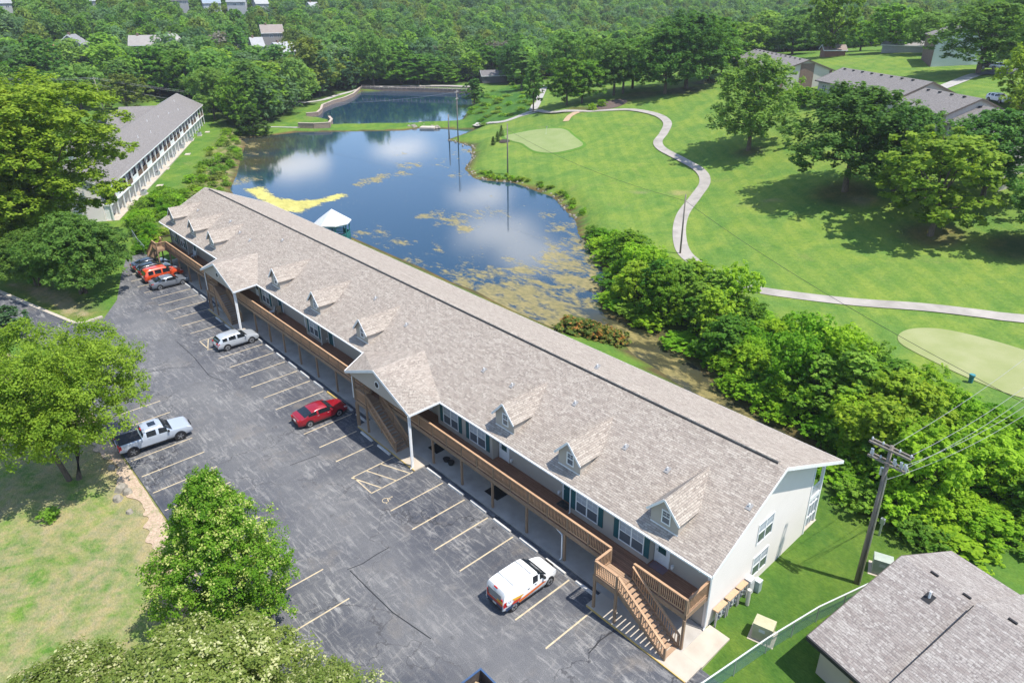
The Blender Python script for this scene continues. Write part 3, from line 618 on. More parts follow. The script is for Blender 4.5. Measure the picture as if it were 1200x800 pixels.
# ------------------------------------------------------------------ paths over the golf course
def ribbon(name, pts, width, mat_, label, dz=0.06, step=1.2, nx=5):
    P = [np.array(p[:2], float) for p in pts]; Q = []
    for i in range(len(P)-1):                      # Catmull-Rom
        p0, p1, p2, p3 = P[max(i-1, 0)], P[i], P[i+1], P[min(i+2, len(P)-1)]; n = max(2, int(np.hypot(*(p2-p1))/step))
        for k in range(n):
            t = k/n; Q.append(0.5*((2*p1)+(-p0+p2)*t+(2*p0-5*p1+4*p2-p3)*t*t+(-p0+3*p1-3*p2+p3)*t**3))
    Q.append(P[-1]); Q = np.array(Q); T = np.gradient(Q, axis=0); T /= np.linalg.norm(T, axis=1)[:, None]; Nn = np.stack([-T[:, 1], T[:, 0]], 1)
    ws = width*np.linspace(-.5, .5, nx); X = Q[:, None, 0]+Nn[:, None, 0]*ws; Y = Q[:, None, 1]+Nn[:, None, 1]*ws; Z = H(X.ravel(), Y.ravel()).reshape(X.shape)
    Z = np.maximum(Z, Z[:, nx//2][:, None]-0.05)+dz
    me = grid_mesh(name, X, Y, Z); o = link(name, me, mat=mat_)
    return tag(o, label, kind='structure')
M_PATH = mat('path_concrete', (0.385, 0.35, 0.31), 0.9, c2=(0.25, 0.23, 0.20), scale=0.45, det=9, bmp=0.1)
M_PATH2 = mat('pale_path', (0.42, 0.40, 0.365), 0.9, c2=(0.32, 0.30, 0.27), scale=0.6)
ribbon('cart_path', [(22, 74)]+GP([(1200,374),(1150,368),(1080,360),(1000,354),(930,346),(880,338),(845,326),(815,308),(800,293),(796,270),(801,250),(815,231),(826,214),(820,200),(800,188),(776,175),(771,166),(778,156),(782,144),(770,135),(745,129.5),(720,129),(690,130.5),(655,131.5),(630,130)]), 2.05, M_PATH, 'winding pale cart path across the golf course')
ribbon('cart_path', GP([(634,130),(622,131),(604,138),(585,143.5),(556,146)]), 2.2, M_PATH2, 'pale cart path forking down towards the upper pond')
ribbon('cart_path', GP([(633,130.5),(610,136.5),(592,142.5),(575,144)]), 1.2, M_PATH2, 'narrow second strand of the cart path fork', dz=0.075)
ribbon('cart_path', GP([(625,129),(630,118),(636,106),(640,100)]), 2.6, M_PATH2, 'white path climbing between the slender trees above the pond', dz=0.09)
ribbon('dirt_path', GP([(678,131.5),(668,136),(663,142.5)]), 1.6, mat('dirt', (0.45, 0.32, 0.20), 0.95, c2=(0.36, 0.26, 0.16)), 'short bare dirt track beside the putting green', dz=0.1)
ribbon('lake_path', GP([(300,149),(330,149.3),(352,149.5)]), 1.2, M_PATH2, 'thin pale path along the dike', dz=0.1)
ribbon('lake_path', GP([(340,122),(375,118),(395,112),(420,105)]), 2.2, M_PATH2, 'pale path curving round the upper pond to the dam', dz=0.1)
ribbon('driveway', GP([(1100,105),(1120,97),(1140,89),(1148,87)]), 3.0, M_PATH2, 'pale concrete walk beside the tall white building', dz=0.1)
ribbon('driveway', GP([(1147,86),(1165,86),(1180,84),(1215,82)]), 7.0, M_ASPH, 'asphalt drive under the big tree near the tall white building', dz=0.14)
ribbon('road', GP([(425,104),(470,102.5),(520,102),(556,103)]), 4.0, M_PATH, 'grey road along the top of the far dam', dz=0.5)
def draped(name, poly, mat_, label, dz=0.05, st=1.0):
    P = np.array(poly); lo, hi = P.min(0), P.max(0)
    me = bpy.data.meshes.new(name); bm = bmesh.new(); vs = [bm.verts.new((p[0], p[1], 0)) for p in poly]; bm.faces.new(vs)
    for ax, a, b2 in ((0, lo[0], hi[0]), (1, lo[1], hi[1])):
        for w in np.arange(a+st, b2, st):
            co = (w, 0, 0) if ax == 0 else (0, w, 0); no = (1, 0, 0) if ax == 0 else (0, 1, 0)
            bmesh.ops.bisect_plane(bm, geom=bm.verts[:]+bm.edges[:]+bm.faces[:], plane_co=co, plane_no=no)
    bmesh.ops.triangulate(bm, faces=bm.faces[:])
    for q in bm.verts: q.co.z = H(q.co.x, q.co.y)+dz
    bmesh.ops.recalc_face_normals(bm, faces=bm.faces[:])
    if sum(q.normal.z for q in bm.faces) < 0: bmesh.ops.reverse_faces(bm, faces=bm.faces[:])
    bm.to_mesh(me); bm.free(); me.polygons.foreach_set('use_smooth', [True]*len(me.polygons))
    return tag(link(name, me, mat=mat_), label, kind='structure')
def smooth_poly(pts, it=2):
    P = [np.array(p, float) for p in pts]
    for _ in range(it):
        Q = []
        for i in range(len(P)): a, b2 = P[i], P[(i+1) % len(P)]; Q += [a*.75+b2*.25, a*.25+b2*.75]
        P = Q
    return [tuple(p) for p in P]
M_GREEN = mat('putting_green_turf', (0.25, 0.29, 0.125), 0.95, 0.1, c2=(0.19, 0.245, 0.085), scale=0.22, det=8)
M_APRON = mat('green_apron_turf', (0.085, 0.19, 0.025), 0.95, 0.1, c2=(0.10, 0.21, 0.03), scale=0.6)
PG = [(588,160),(602,157),(625,152.5),(650,150.5),(664,152),(671,159),(679,165),(685,170),(675,174.5),(650,180),(630,179),(619,174),(612,168),(600,166)]
pgw = smooth_poly(GP(PG)); cpg = np.mean(pgw, 0)
rg = np.random.RandomState(12); gx1 = np.arange(-47, -15.5, .45); gin = [(x, -16.70+rg.uniform(-.06, .05)) for x in gx1]; gout = [(x, -17.75-.35*math.sin(x*.9)-(.5 if x > -26 else 0)+rg.uniform(-.28, .28)) for x in gx1[::-1]]
mg, ngt, gb = newmat('gravel'); gv = objvec(ngt); lk(ngt, mixc(ngt, ramp(ngt, noise(ngt, gv, 1.1, 8, .7), [(.52, (0, 0, 0)), (.66, (.8, .8, .8))]), mixc(ngt, 1.0, ramp(ngt, noise(ngt, gv, 5.5, 9, .75), [(.3, (.22, .16, .11)), (.5, (.42, .31, .22)), (.72, (.56, .45, .34))]), (1, 1, 1), 'MULTIPLY'), (.13, .17, .045)), gb.inputs['Base Color']); gb.inputs['Roughness'].default_value = .95; bump(ngt, gb, noise(ngt, gv, 9, 6), .8, .06)
draped('gravel_strip', smooth_poly(gin+gout, 2), mg, 'tan gravel strip along the left edge of the lot', 0.05)
draped('green_apron', [tuple(cpg+(np.array(p)-cpg)*1.09) for p in pgw], M_APRON, 'darker grass apron round the putting green', 0.05)
draped('putting_green', pgw, M_GREEN, 'pale smooth putting green above the pond', 0.10)
TG = [(1051,393),(1062,386),(1085,384),(1115,387),(1160,398),(1200,410),(1240,424),(1250,470),(1200,468),(1165,456),(1110,432),(1070,412),(1053,402)]
tgw = smooth_poly(GP(TG)); draped('tee_green', tgw, mat('tee_turf', (0.30, 0.31, 0.155), 0.95, 0.1, c2=(0.23, 0.26, 0.10), scale=0.3, det=8), 'pale mown tee green beyond the thicket', 0.06)
draped('mulch_bed', smooth_poly(GP([(584,166),(589,163.5),(597,164.5),(598,167),(586,168.5)])), mat('mulch', (0.06, 0.045, 0.035), 0.95, c2=(0.035, 0.028, 0.022), scale=4), 'small dark mulch bed beside the putting green', 0.12)
draped('mulch_bed', smooth_poly(GP([(690,127),(712,118.5),(730,116),(738,119),(722,127),(700,129)])), mat('mulch2', (0.14, 0.10, 0.085), 0.95, c2=(0.09, 0.065, 0.055), scale=4), 'brown mulch bed below the row of oaks', 0.08)
# ------------------------------------------------------------------ the long apartment building
B0 = (-39.0, 10.2, 0.0)
bld = thing('apartment_building', 'long two storey apartment block with shingled roof, dormers and wooden walkway beside the parking lot', 'apartment building', B0)
def bp_(mb, name, m_, parent=None, kind=None, smooth=False):
    o = mb.build(name, m_, bld if parent is None else parent, smooth, B0)
    if kind: o['kind'] = kind
    return o
def bl(me, name, loc, rz=0, parent=None):        # shared mesh placed in world coordinates on the building
    par = bld if parent is None else parent
    return link(name, me, par, (loc[0]-B0[0], loc[1]-B0[1], loc[2]-B0[2]), rz)
XL, XR = -84.6, 6.4; WL, WR = -84.0, 5.52
FE_Y, FE_Z, RI_Y, RI_Z, BE_Y, BE_Z = 2.53, 5.97, 9.67, 9.62, 18.65, 5.66
SLF = (RI_Z-FE_Z)/(RI_Y-FE_Y); SLB = (RI_Z-BE_Z)/(BE_Y-RI_Y)
mb = MB(); mb.slab([(XL, FE_Y, FE_Z), (XR, FE_Y, FE_Z), (XR, RI_Y, RI_Z), (XL, RI_Y, RI_Z)], .16)
roof = bp_(mb, 'roof', M_ROOF)
mb = MB(); mb.slab([(XL, RI_Y+.002, RI_Z-.002), (XR, RI_Y+.002, RI_Z-.002), (XR, BE_Y, BE_Z), (XL, BE_Y, BE_Z)], .16); bp_(mb, 'roof', M_ROOF)
mb = MB(); mb.extr([(RI_Y-.03, RI_Z-.01), (RI_Y+.32, RI_Z-.06), (RI_Y+.30, RI_Z+.09), (RI_Y, RI_Z+.12)], 0, XL+1.5, XR-.6); bp_(mb, 'ridge_vent', M_ROOF, roof)
mb = MB(); mb.box(XL+1.5, RI_Y-.08, RI_Z-.03, XR-.6, RI_Y-.035, RI_Z+.03); bp_(mb, 'ridge_vent_slot', M_DARK, roof)
# fascia boards and gutter
for xa_, xb_ in ((XL, -63.35), (-52.1, -29.75), (-18.45, XR)):
    mb = MB(); mb.box(xa_, FE_Y-.025, FE_Z-.22, xb_, FE_Y-.002, FE_Z-.02); bp_(mb, 'fascia', M_WHITE)
    mb = MB(); mb.box(xa_, FE_Y-.11, FE_Z-.15, xb_, FE_Y-.027, FE_Z-.045); bp_(mb, 'gutter', M_WHITE)
for x in (XR, XL-.03):
    mb = MB(); mb.add([(x+.003, FE_Y, FE_Z-.24), (x+.003, FE_Y, FE_Z+.012), (x+.003, RI_Y, RI_Z+.012), (x+.003, RI_Y, RI_Z-.24), (x+.03, FE_Y, FE_Z-.24), (x+.03, FE_Y, FE_Z+.012), (x+.03, RI_Y, RI_Z+.012), (x+.03, RI_Y, RI_Z-.24)],
        [(0, 1, 2, 3), (7, 6, 5, 4), (0, 4, 5, 1), (1, 5, 6, 2), (2, 6, 7, 3), (3, 7, 4, 0)])
    mb.add([(x+.003, RI_Y+.004, RI_Z-.24), (x+.003, RI_Y+.004, RI_Z+.012), (x+.003, BE_Y, BE_Z+.012), (x+.003, BE_Y, BE_Z-.24), (x+.03, RI_Y+.004, RI_Z-.24), (x+.03, RI_Y+.004, RI_Z+.012), (x+.03, BE_Y, BE_Z+.012), (x+.03, BE_Y, BE_Z-.24)],
        [(0, 1, 2, 3), (7, 6, 5, 4), (0, 4, 5, 1), (1, 5, 6, 2), (2, 6, 7, 3), (3, 7, 4, 0)])
    bp_(mb, 'rake_board', M_WHITE)
mb = MB(); mb.box(XL, BE_Y+.002, BE_Z-.22, XR, BE_Y+.03, BE_Z-.01); bp_(mb, 'gutter', M_WHITE)
def zf(y): return FE_Z+SLF*(y-FE_Y)-.2
def zb(y): return BE_Z+SLB*(BE_Y-y)-.2
for x0, x1, nm_ in ((WR-.2, WR, 'end_wall'), (WL, WL+.2, 'end_wall')):
    mb = MB(); mb.extr([(4.1, -.3), (16.4, -.3), (16.4, zb(16.4)), (RI_Y, RI_Z-.2), (4.1, zf(4.1))], 0, x0, x1); bp_(mb, nm_, M_ENDW)
mb = MB(); mb.box(WR+.002, 4.05, 0, WR+.05, 4.2, zf(4.1)); bp_(mb, 'corner_trim', M_WHITE)
mb = MB(); mb.box(WR+.002, 16.3, 0, WR+.05, 16.45, zb(16.4)); bp_(mb, 'corner_trim', M_WHITE)
# walls
mb = MB(); mb.box(WL+.2, 4.1, 2.62, WR-.2, 4.28, zf(4.1)+.02); bp_(mb, 'upper_wall', M_SIDE)
mb = MB(); mb.box(WL+.2, 4.15, -.2, WR-.2, 4.33, 2.62); bp_(mb, 'lower_wall', M_SIDE)
mb = MB(); mb.box(WL+.2, 16.2, -1.2, WR-.2, 16.38, zb(16.4)); bp_(mb, 'rear_wall', M_ENDW)
SEGS = [(-20.05, -13.2), (-5.15, 1.5), (-43.0, -39.7), (-32.0, -28.3), (-54.4, -50.85), (-65.4, -61.4), (-84.0, -77.0)]
for a, b2 in SEGS:
    mb = MB(); mb.box(a, 3.45, 2.78, b2, 4.098, 6.22); bay = bp_(mb, 'bay_wall', M_SIDE)
    for xa_, xb_ in ((a-.01, a+.1), (b2-.1, b2+.01)): mb = MB(); mb.box(xa_, 3.43, 2.782, xb_, 3.447, 6.2); bp_(mb, 'corner_trim', M_SIDE, bay)
# windows: shared meshes (front faces look to -y, origin at the sill's middle)
def window_meshes(w, h, cols=2, rows=2, sash=True):
    f = MB(); t = .07
    f.box(-w/2-t, -.05, -t, w/2+t, .0, 0); f.box(-w/2-t, -.05, h, w/2+t, .0, h+t); f.box(-w/2-t, -.05, 0, -w/2, 0, h); f.box(w/2, -.05, 0, w/2+t, 0, h)
    for i in range(1, cols): x = -w/2+w*i/cols; f.box(x-.045, -.045, 0, x+.045, -.002, h)
    if sash: f.box(-w/2, -.04, h*.52-.03, w/2, -.003, h*.52+.03)
    up = MB()
    p = MB(); p.box(-w/2, -.015, 0, w/2, -.004, h)
    mu = MB()
    for i in range(cols*2):
        x = -w/2+w*(i+.5)/(cols*2)*1.0
    for i in range(cols):
        xa = -w/2+w*i/cols; xb = xa+w/cols; xm = (xa+xb)/2
        mu.box(xm-.008, -.022, h*.54, xm+.008, -.016, h)
        for q in (.77,): mu.box(xa, -.0225, h*q-.008, xb, -.0165, h*q+.008)
    bl_ = MB(); bl_.box(-w/2+.03, -.0195, h*(.55 if cols*h < 3.0 or True else .06), w/2-.03, -.0155, h-.02)
    return f.mesh('window_frame', M_WHITE), p.mesh('pane', M_GLASS), mu.mesh('muntin', M_WHITE), bl_.mesh('blind', M_BLIND)
WBIG = window_meshes(1.85, 1.5, 2); WSGL = window_meshes(1.75, 1.5, 2); WEND = window_meshes(1.75, 1.55, 2); WSML = window_meshes(.75, .32, 1, sash=False)
_m = MB(); _m.box(-.19, -.045, 0, .19, 0, 1.62)
for k in range(14): _m.box(-.15, -.055, .07+k*.105, .15, -.046, .07+k*.105+.05)
SHUT = _m.mesh('shutter', M_TEAL)
def window(x, y, z, ms, w, shut=True, rz=0, blinds=True, h=1.5):
    f = bl(ms[0], 'window', (x, y, z), rz)
    link('pane', ms[1], f); link('muntin', ms[2], f)
    if blinds: link('blind', ms[3], f)
    if shut:
        for s in (-1, 1): bl(SHUT, 'shutter', (x+s*(w/2+.29), y-.001, z-.06), rz)
    return f
for x in (-18.32, -14.95, -3.6, .15): window(x, 3.448, 3.3, WBIG, 1.85)
for x in (-41.2, -52.5, -30.2): window(x, 3.448, 3.3, WSGL, 1.75)
for x in (-82.3, -78.9, -64.0): window(x, 3.448, 3.3, WSGL, 1.75)
for x in (-10.55, -8.0, 4.1, -35.6, -37.8, -45.3, -47.8, -72.0, -70.2): window(x, 4.098, 4.55, WSML, .75, False, blinds=False)
for y, z in ((10.12, .72), (10.12, 3.45)): window(WR+.003, y, z, WEND, 1.75, False, R_(90))
# doors
fr = MB(); fr.box(-.55, -.07, 0, -.45, 0, 2.1); fr.box(.45, -.07, 0, .55, 0, 2.1); fr.box(-.55, -.07, 2.1, .55, 0, 2.2); DFR = fr.mesh('door_frame', M_WHITE)
dw = MB(); dw.box(-.45, -.05, .02, .45, -.01, 2.1); DW = dw.mesh('door_leaf', M_WHITE); DT = MB(); DT.box(-.45, -.05, .02, .45, -.01, 2.1); DTM = DT.mesh('door_leaf', M_TEAL)
dg = MB(); dg.box(-.29, -.058, .85, .29, -.052, 1.9); DG = dg.mesh('door_pane', glass_mat('teal_glass', (.02, .07, .07)))
dh = MB(); dh.cbox((-.36, -.075, 1.0), (.06, .05, .12)); DH = dh.mesh('door_handle', M_STEEL)
lamp = MB(); lamp.cyl((0, -.12, 0), .09, .2, 8); lamp.cbox((0, -.04, .1), (.12, .08, .14)); LAMP = lamp.mesh('wall_lamp', M_WHITE)
mt = MB(); mt.box(-.5, -.32, 0, .5, .32, .02); MATM = mt.mesh('doormat', mat('doormat_dark', (.03, .028, .026), .95))
for x, kind in ((-12.55, 0), (-5.85, 1), (2.1, 0), (-38.9, 1), (-32.7, 1), (-50.25, 1), (-44.0, 0), (-76.2, 1), (-68.9, 1), (-25.6, 1), (-22.6, 0), (-59.6, 1), (-56.2, 0)):
    d = bl(DFR, 'door', (x, 4.098, 2.78)); link('door_leaf', DTM if kind else DW, d)
    if not kind: link('door_pane', DG, d)
    link('door_handle', DH, d)
    bl(LAMP, 'wall_lamp', (x+.85 if kind == 0 else x-.85, 4.097, 4.05 if False else 3.1))
for x in (-15.9, -20.6, -8.2, -3.3, 2.0, -33.0, -40.4, -47.0, -66, -73.5):
    d = bl(DFR, 'door', (x, 4.148, .1)); link('door_leaf', DTM, d)
for x in (-17.6, -11.2, -6.0, -1.0, -36.5, -44.5): window(x, 4.148, .9, WSGL, 1.75, False)
# vents low on the ground floor wall
mb = MB()
# deck
mb = MB(); mb.box(-84.2, 1.9, 2.67, 5.46, 4.095, 2.75); deck = bp_(mb, 'walkway_deck', M_DECK)
mb = MB(); mb.box(-84.2, 1.84, 2.42, -27.95, 1.895, 2.76); mb.box(-26.3, 1.84, 2.42, -.2, 1.895, 2.76); mb.box(1.62, 1.84, 2.42, 5.5, 1.895, 2.76); mb.box(5.465, 1.84, 2.42, 5.515, 4.09, 2.76); bp_(mb, 'rim_board', M_POST, deck)
mb = MB()
for x in np.arange(-84, 5.4, .6): mb.box(x, 1.9, 2.45, x+.05, 4.09, 2.668)
o = bp_(mb, 'joists', M_POST, deck, 'stuff')
# stray boards on the deck: single boards proud of the rest
LANDS = [(-.18, 1.62, .38), (-28.0, -26.35, .38), (-62.75, -60.2, .40), (-83.4, -81.5, .62)]
for a, b2, y0 in LANDS:
    mb = MB()
    n = int((b2-a)/.145)
    for i in range(int((1.9-y0)/.145)):
        y = y0+i*.145; mb.box(a, y, 2.70, b2, y+.13, 2.752)
    o = bp_(mb, 'landing_boards', M_TREAD); o['kind'] = 'stuff'
    mb = MB(); mb.box(a, y0-.055, 2.42, b2, y0-.003, 2.76); mb.box(a-.052, y0-.055, 2.42, a-.002, 1.84, 2.76); mb.box(a, y0, 2.55, b2, 1.83, 2.69); bp_(mb, 'landing_frame', M_POST)
PMESH = {}
def post(x, y, z0, z1, w=.14, m_=None, name='post'):
    key = (round(z1-z0, 2), w, (m_ or M_POST).name)
    if key not in PMESH: q = MB(); q.box(-w/2, -w/2, 0, w/2, w/2, z1-z0); PMESH[key] = q.mesh('post', m_ or M_POST)
    return bl(PMESH[key], name, (x, y, z0))
for x in [5.4, -4.1, -7.8, -11.5, -15.15, -18.9, -30.8, -34.45, -38.3, -42.0, -45.6, -49.1, -52.75, -66.3, -69.9, -73.5, -77.1, -80.6, -84.1]: post(x, 1.92, .0, 2.66, .15)
for a, b2, y0 in LANDS:
    for x in (a+.06, b2-.06): post(x, y0+.03, 0, 2.69, .15)
BAL = MB()
def rail_run(a, b2, z0=2.75, h=1.08, posts=True, step=.135, z1=None):
    """straight rail run in plan from a to b2 (x,y); z1 gives the far end's floor height for stairs"""
    a = np.array(a, float); b2 = np.array(b2, float); L = np.hypot(*(b2-a)); z1 = z0 if z1 is None else z1
    P = lambda t, dz: (a[0]+(b2[0]-a[0])*t, a[1]+(b2[1]-a[1])*t, z0+(z1-z0)*t+dz)
    q = MB(); q.bar(P(0, h+.02), P(1, h+.02), .15, .045); bp_(q, 'top_rail', M_RAIL)
    q = MB(); q.bar(P(0, h-.06), P(1, h-.06), .05, .09); q.bar(P(0, .13), P(1, .13), .05, .09); bp_(q, 'lower_rail', M_RAIL)
    n = max(1, int(L/step))
    for i in range(n):
        t = (i+.5)/n; x, y, z = P(t, 0)
        BAL.box(x-.02, y-.02, z+.12, x+.02, y+.02, z+h-.02)
    if posts:
        k = max(1, round(L/1.85))
        for i in range(k+1):
            x, y, z = P(i/k, 0); post(x, y, z-.33, z+h, .10, name='rail_post')
rail_run((-81.5, 1.95), (-62.8, 1.95)); rail_run((-60.2, 1.95), (-28.0, 1.95)); rail_run((-26.3, 1.95), (-.2, 1.95)); rail_run((1.6, 1.95), (5.44, 1.95)); rail_run((5.44, 2.1), (5.44, 4.05))
rail_run((-.14, 1.85), (-.14, .45)); rail_run((-.14, .42), (1.55, .42)); rail_run((-27.95, .42), (-26.4, .42)); rail_run((-27.95, 1.85), (-27.95, .42)); rail_run((-62.7, .45), (-60.3, .45)); rail_run((-62.7, 1.85), (-62.7, .45)); rail_run((-83.3, .65), (-81.6, .65)); rail_run((-81.55, .65), (-81.55, 1.9)); rail_run((-84.15, 2.0), (-84.15, 4.05)); rail_run((-83.4, 1.95), (-84.1, 1.95), posts=False)
# staircases
def stairs(xt, xb, y0, y1, zt=2.75, zb_=.1):
    """flight from the landing edge xt down to the foot xb"""
    n = 14; sx = (xb-xt)/n; r = (zt-zb_)/(n+0)
    s = MB()
    for y in (y0+.03, y1-.03): s.bar((xt, y, zt-.22), (xb, y, zb_+.06), .05, .30)
    st = bp_(s, 'staircase', M_POST)
    key = ('tread', round(abs(sx), 3), round(y1-y0, 2))
    if key not in PMESH:
        q = MB(); q.box(-abs(sx)/2, -(y1-y0)/2+.06, -.045, abs(sx)/2-.004, (y1-y0)/2-.06, 0); PMESH[key] = q.mesh('tread', M_TREAD)
    for i in range(n):
        x = xt+sx*(i+.5); z = zt-r*(i+1)+.0
        link('tread', PMESH[key], st, (x-B0[0], (y0+y1)/2-B0[1], z+.04))
    L = abs(xb-xt)
    for y in (y0, y1):
        rail_run((xt, y), (xb, y), zt, .98, False, .17, zb_)
        post(xb, y, zb_-.05, zb_+1.0, .11, name='newel_post'); post(xt+(xb-xt)*.5, y, zb_ if y == y0 and False else (zt+zb_)/2-.35, (zt+zb_)/2+1.0, .09, name='rail_post')
stairs(1.62, 5.25, .48, 1.80); stairs(-26.35, -22.2, .46, 1.72); stairs(-60.2, -56.4, .48, 1.78); stairs(-83.4, -87.2, .66, 1.80)
bp_(BAL, 'balusters', M_RAIL, None, 'stuff')
# tall posts at the near corner and the gable porches
post(5.42, 1.92, 2.66, 3.9, .14); post(5.44, .55+1.3, 0, 2.4, .15)
for gx, wl_, wr_, ap in ((-24.1, -28.95, -19.27, 7.35), (-57.8, -62.6, -52.95, 7.45)):
    ez = ap-2.0; y0 = .08; ym = FE_Y+(ap-FE_Z)/SLF+.25; th = .15
    jr, jl = (wr_+.84, FE_Y+.03, FE_Z+.03), (wl_-.78, FE_Y+.03, FE_Z+.03)
    g = MB(); g.slab([(gx, y0, ap), (gx, ym, ap), jr], th); g.slab([(gx, y0, ap), jr, (wr_, y0, ez)], th); pr = bp_(g, 'porch_roof', M_ROOF)
    g = MB(); g.slab([(gx-.002, y0, ap), jl, (gx-.002, ym, ap)], th); g.slab([(gx-.002, y0, ap), (wl_, y0, ez), jl], th); bp_(g, 'porch_roof', M_ROOF)
    g = MB(); g.bar((gx, y0-.015, ap-.10), (wr_+.02, y0-.015, ez-.10), .025, .24); bp_(g, 'rake_board', M_WHITE, pr)
    g = MB(); g.bar((gx, y0-.017, ap-.10), (wl_-.02, y0-.017, ez-.10), .025, .24); bp_(g, 'rake_board', M_WHITE, pr)
    for (x_, j_, s_) in ((wr_, jr, 1), (wl_, jl, -1)): g = MB(); g.bar((x_+s_*.05, y0-.02, ez-.09), (j_[0]+s_*.05, j_[1], j_[2]-.09), .08, .15); bp_(g, 'gutter', M_WHITE, pr)
    g = MB(); hw = wr_-gx-.35; g.extr([(gx-hw, ez-.32), (gx+hw, ez-.32), (gx+hw, ez+.0), (gx, ap-.2), (gx-hw, ez+.0)], 1, .34, .44); gw = bp_(g, 'gable_wall', M_SIDE)
    g = MB(); g.cyl((gx, .29, ez+.55), .34, .06, 16, 1); bp_(g, 'louvre_rim', M_WHITE, gw)
    g = MB(); g.cyl((gx, .27, ez+.55), .25, .07, 16, 1)
    bp_(g, 'louvre', M_DARK, gw)
    g = MB(); g.box(gx-hw, .45, ez-.32, gx-hw+.09, 2.55, ez-.1); g.box(gx+hw-.09, .45, ez-.32, gx+hw, 2.55, ez-.1); bp_(g, 'porch_beam', M_POST)
    post(gx+hw-.1, .39, 0, ez-.32, .16, M_WHITE); post(gx-hw+.45, .39, 2.7, ez-.32, .16, M_POST); post(gx-hw+.45, .39, 0, 2.4, .15)
    g = MB(); g.tube([(gx+hw+.3, y0-.04, ez-.15), (gx+hw+.02, .22, ez-.4), (gx+hw+.02, .22, .12), (gx+hw+.05, .05, .08)], .055, 6); bp_(g, 'downspout', M_WHITE)
    g = MB(); g.tube([(gx-hw+.40, .25, ez-.3), (gx-hw+.40, .25, 2.95)], .05, 6); bp_(g, 'downspout', M_WHITE)
for x, y in ((5.6, 4.02), (-5.05, 3.38), (-39.6, 3.38), (-77.0, 3.38), (-84.05, 4.02)):
    g = MB(); g.tube([(x, FE_Y-.06, FE_Z-.2), (x, y-.02, FE_Z-.75), (x, y-.02, 2.78 if y < 4 else .35), (x, y-.12, 2.78 if y < 4 else .2)], .05, 6); bp_(g, 'downspout', M_WHITE)
g = MB(); g.tube([(-5.2, 2.0, 2.35), (-4.35, 1.9, 2.2), (-4.25, 1.8, 1.95), (-4.25, 1.8, .3), (-4.3, 1.65, .2)], .05, 6); bp_(g, 'downspout', M_WHITE)
# dormers (shared meshes, origin at the front foot's middle; looks to -y)
DW_, DWH, DAP = 1.98, 1.02, 2.22
dy0 = FE_Y+(6.37-FE_Z)/SLF            # where the foot meets the roof
def on_roof(z): return (z-0)/SLF
q = MB()
f0 = [(-DW_/2, 0), (DW_/2, 0), (DW_/2, DWH), (0, DAP-.08), (-DW_/2, DWH)]
back = DWH/SLF+.3
q.add([(-DW_/2, 0, -.1), (DW_/2, 0, -.1), (DW_/2, 0, DWH), (0, 0, DAP-.1), (-DW_/2, 0, DWH), (-DW_/2, back, DWH), (DW_/2, back, DWH), (-DW_/2, .1, -.05), (DW_/2, .1, -.05), (0, (DAP-.1)/SLF+.2, DAP-.1)],
      [(0, 1, 2, 3, 4), (1, 8, 6, 2), (0, 4, 5, 7), (2, 6, 9, 3), (4, 3, 9, 5)])
D_W = q.mesh('dormer', M_SIDE)
rr = MB(); ov = .17; sl_ = (DAP-.1-DWH)/(DW_/2); ez_ = DWH-ov*sl_+.1; yb_e = ez_/SLF+.35; yb_r = (DAP)/SLF+.25
rr.slab([(0, -.22, DAP), (0, yb_r, DAP), (DW_/2+ov, yb_e, ez_), (DW_/2+ov, -.22, ez_)], .07); D_R1 = rr.mesh('dormer_roof', M_ROOF)
rr = MB(); rr.slab([(-.002, -.22, DAP), (-DW_/2-ov, -.22, ez_), (-DW_/2-ov, yb_e, ez_), (-.002, yb_r, DAP)], .09); D_R2 = rr.mesh('dormer_roof', M_ROOF)
tr = MB(); tr.bar((0, -.24, DAP-.055), (DW_/2+ov+.01, -.24, ez_-.055), .03, .15); tr.bar((0, -.242, DAP-.055), (-DW_/2-ov-.01, -.242, ez_-.055), .03, .15); D_T = tr.mesh('dormer_rake', M_WHITE)
tr = MB(); tr.box(-DW_/2, -.03, -.12, DW_/2, -.003, .05); D_F = tr.mesh('dormer_sill', M_WHITE)
WDOR = window_meshes(.50, .82, 1)
for x in (-11.62, -5.2, 2.5, -31.15, -40.0, -48.8, -66.6, -73.2, -80.9):
    d = bl(D_W, 'dormer', (x, dy0, 6.37))
    link('dormer_roof', D_R1, d); link('dormer_roof', D_R2, d); link('dormer_rake', D_T, d); link('dormer_sill', D_F, d)
    link('window_frame', WDOR[0], d, (0.10, -.003, .42)); link('pane', WDOR[1], d, (0.10, -.003, .42)); link('muntin', WDOR[2], d, (.10, -.003, .42))
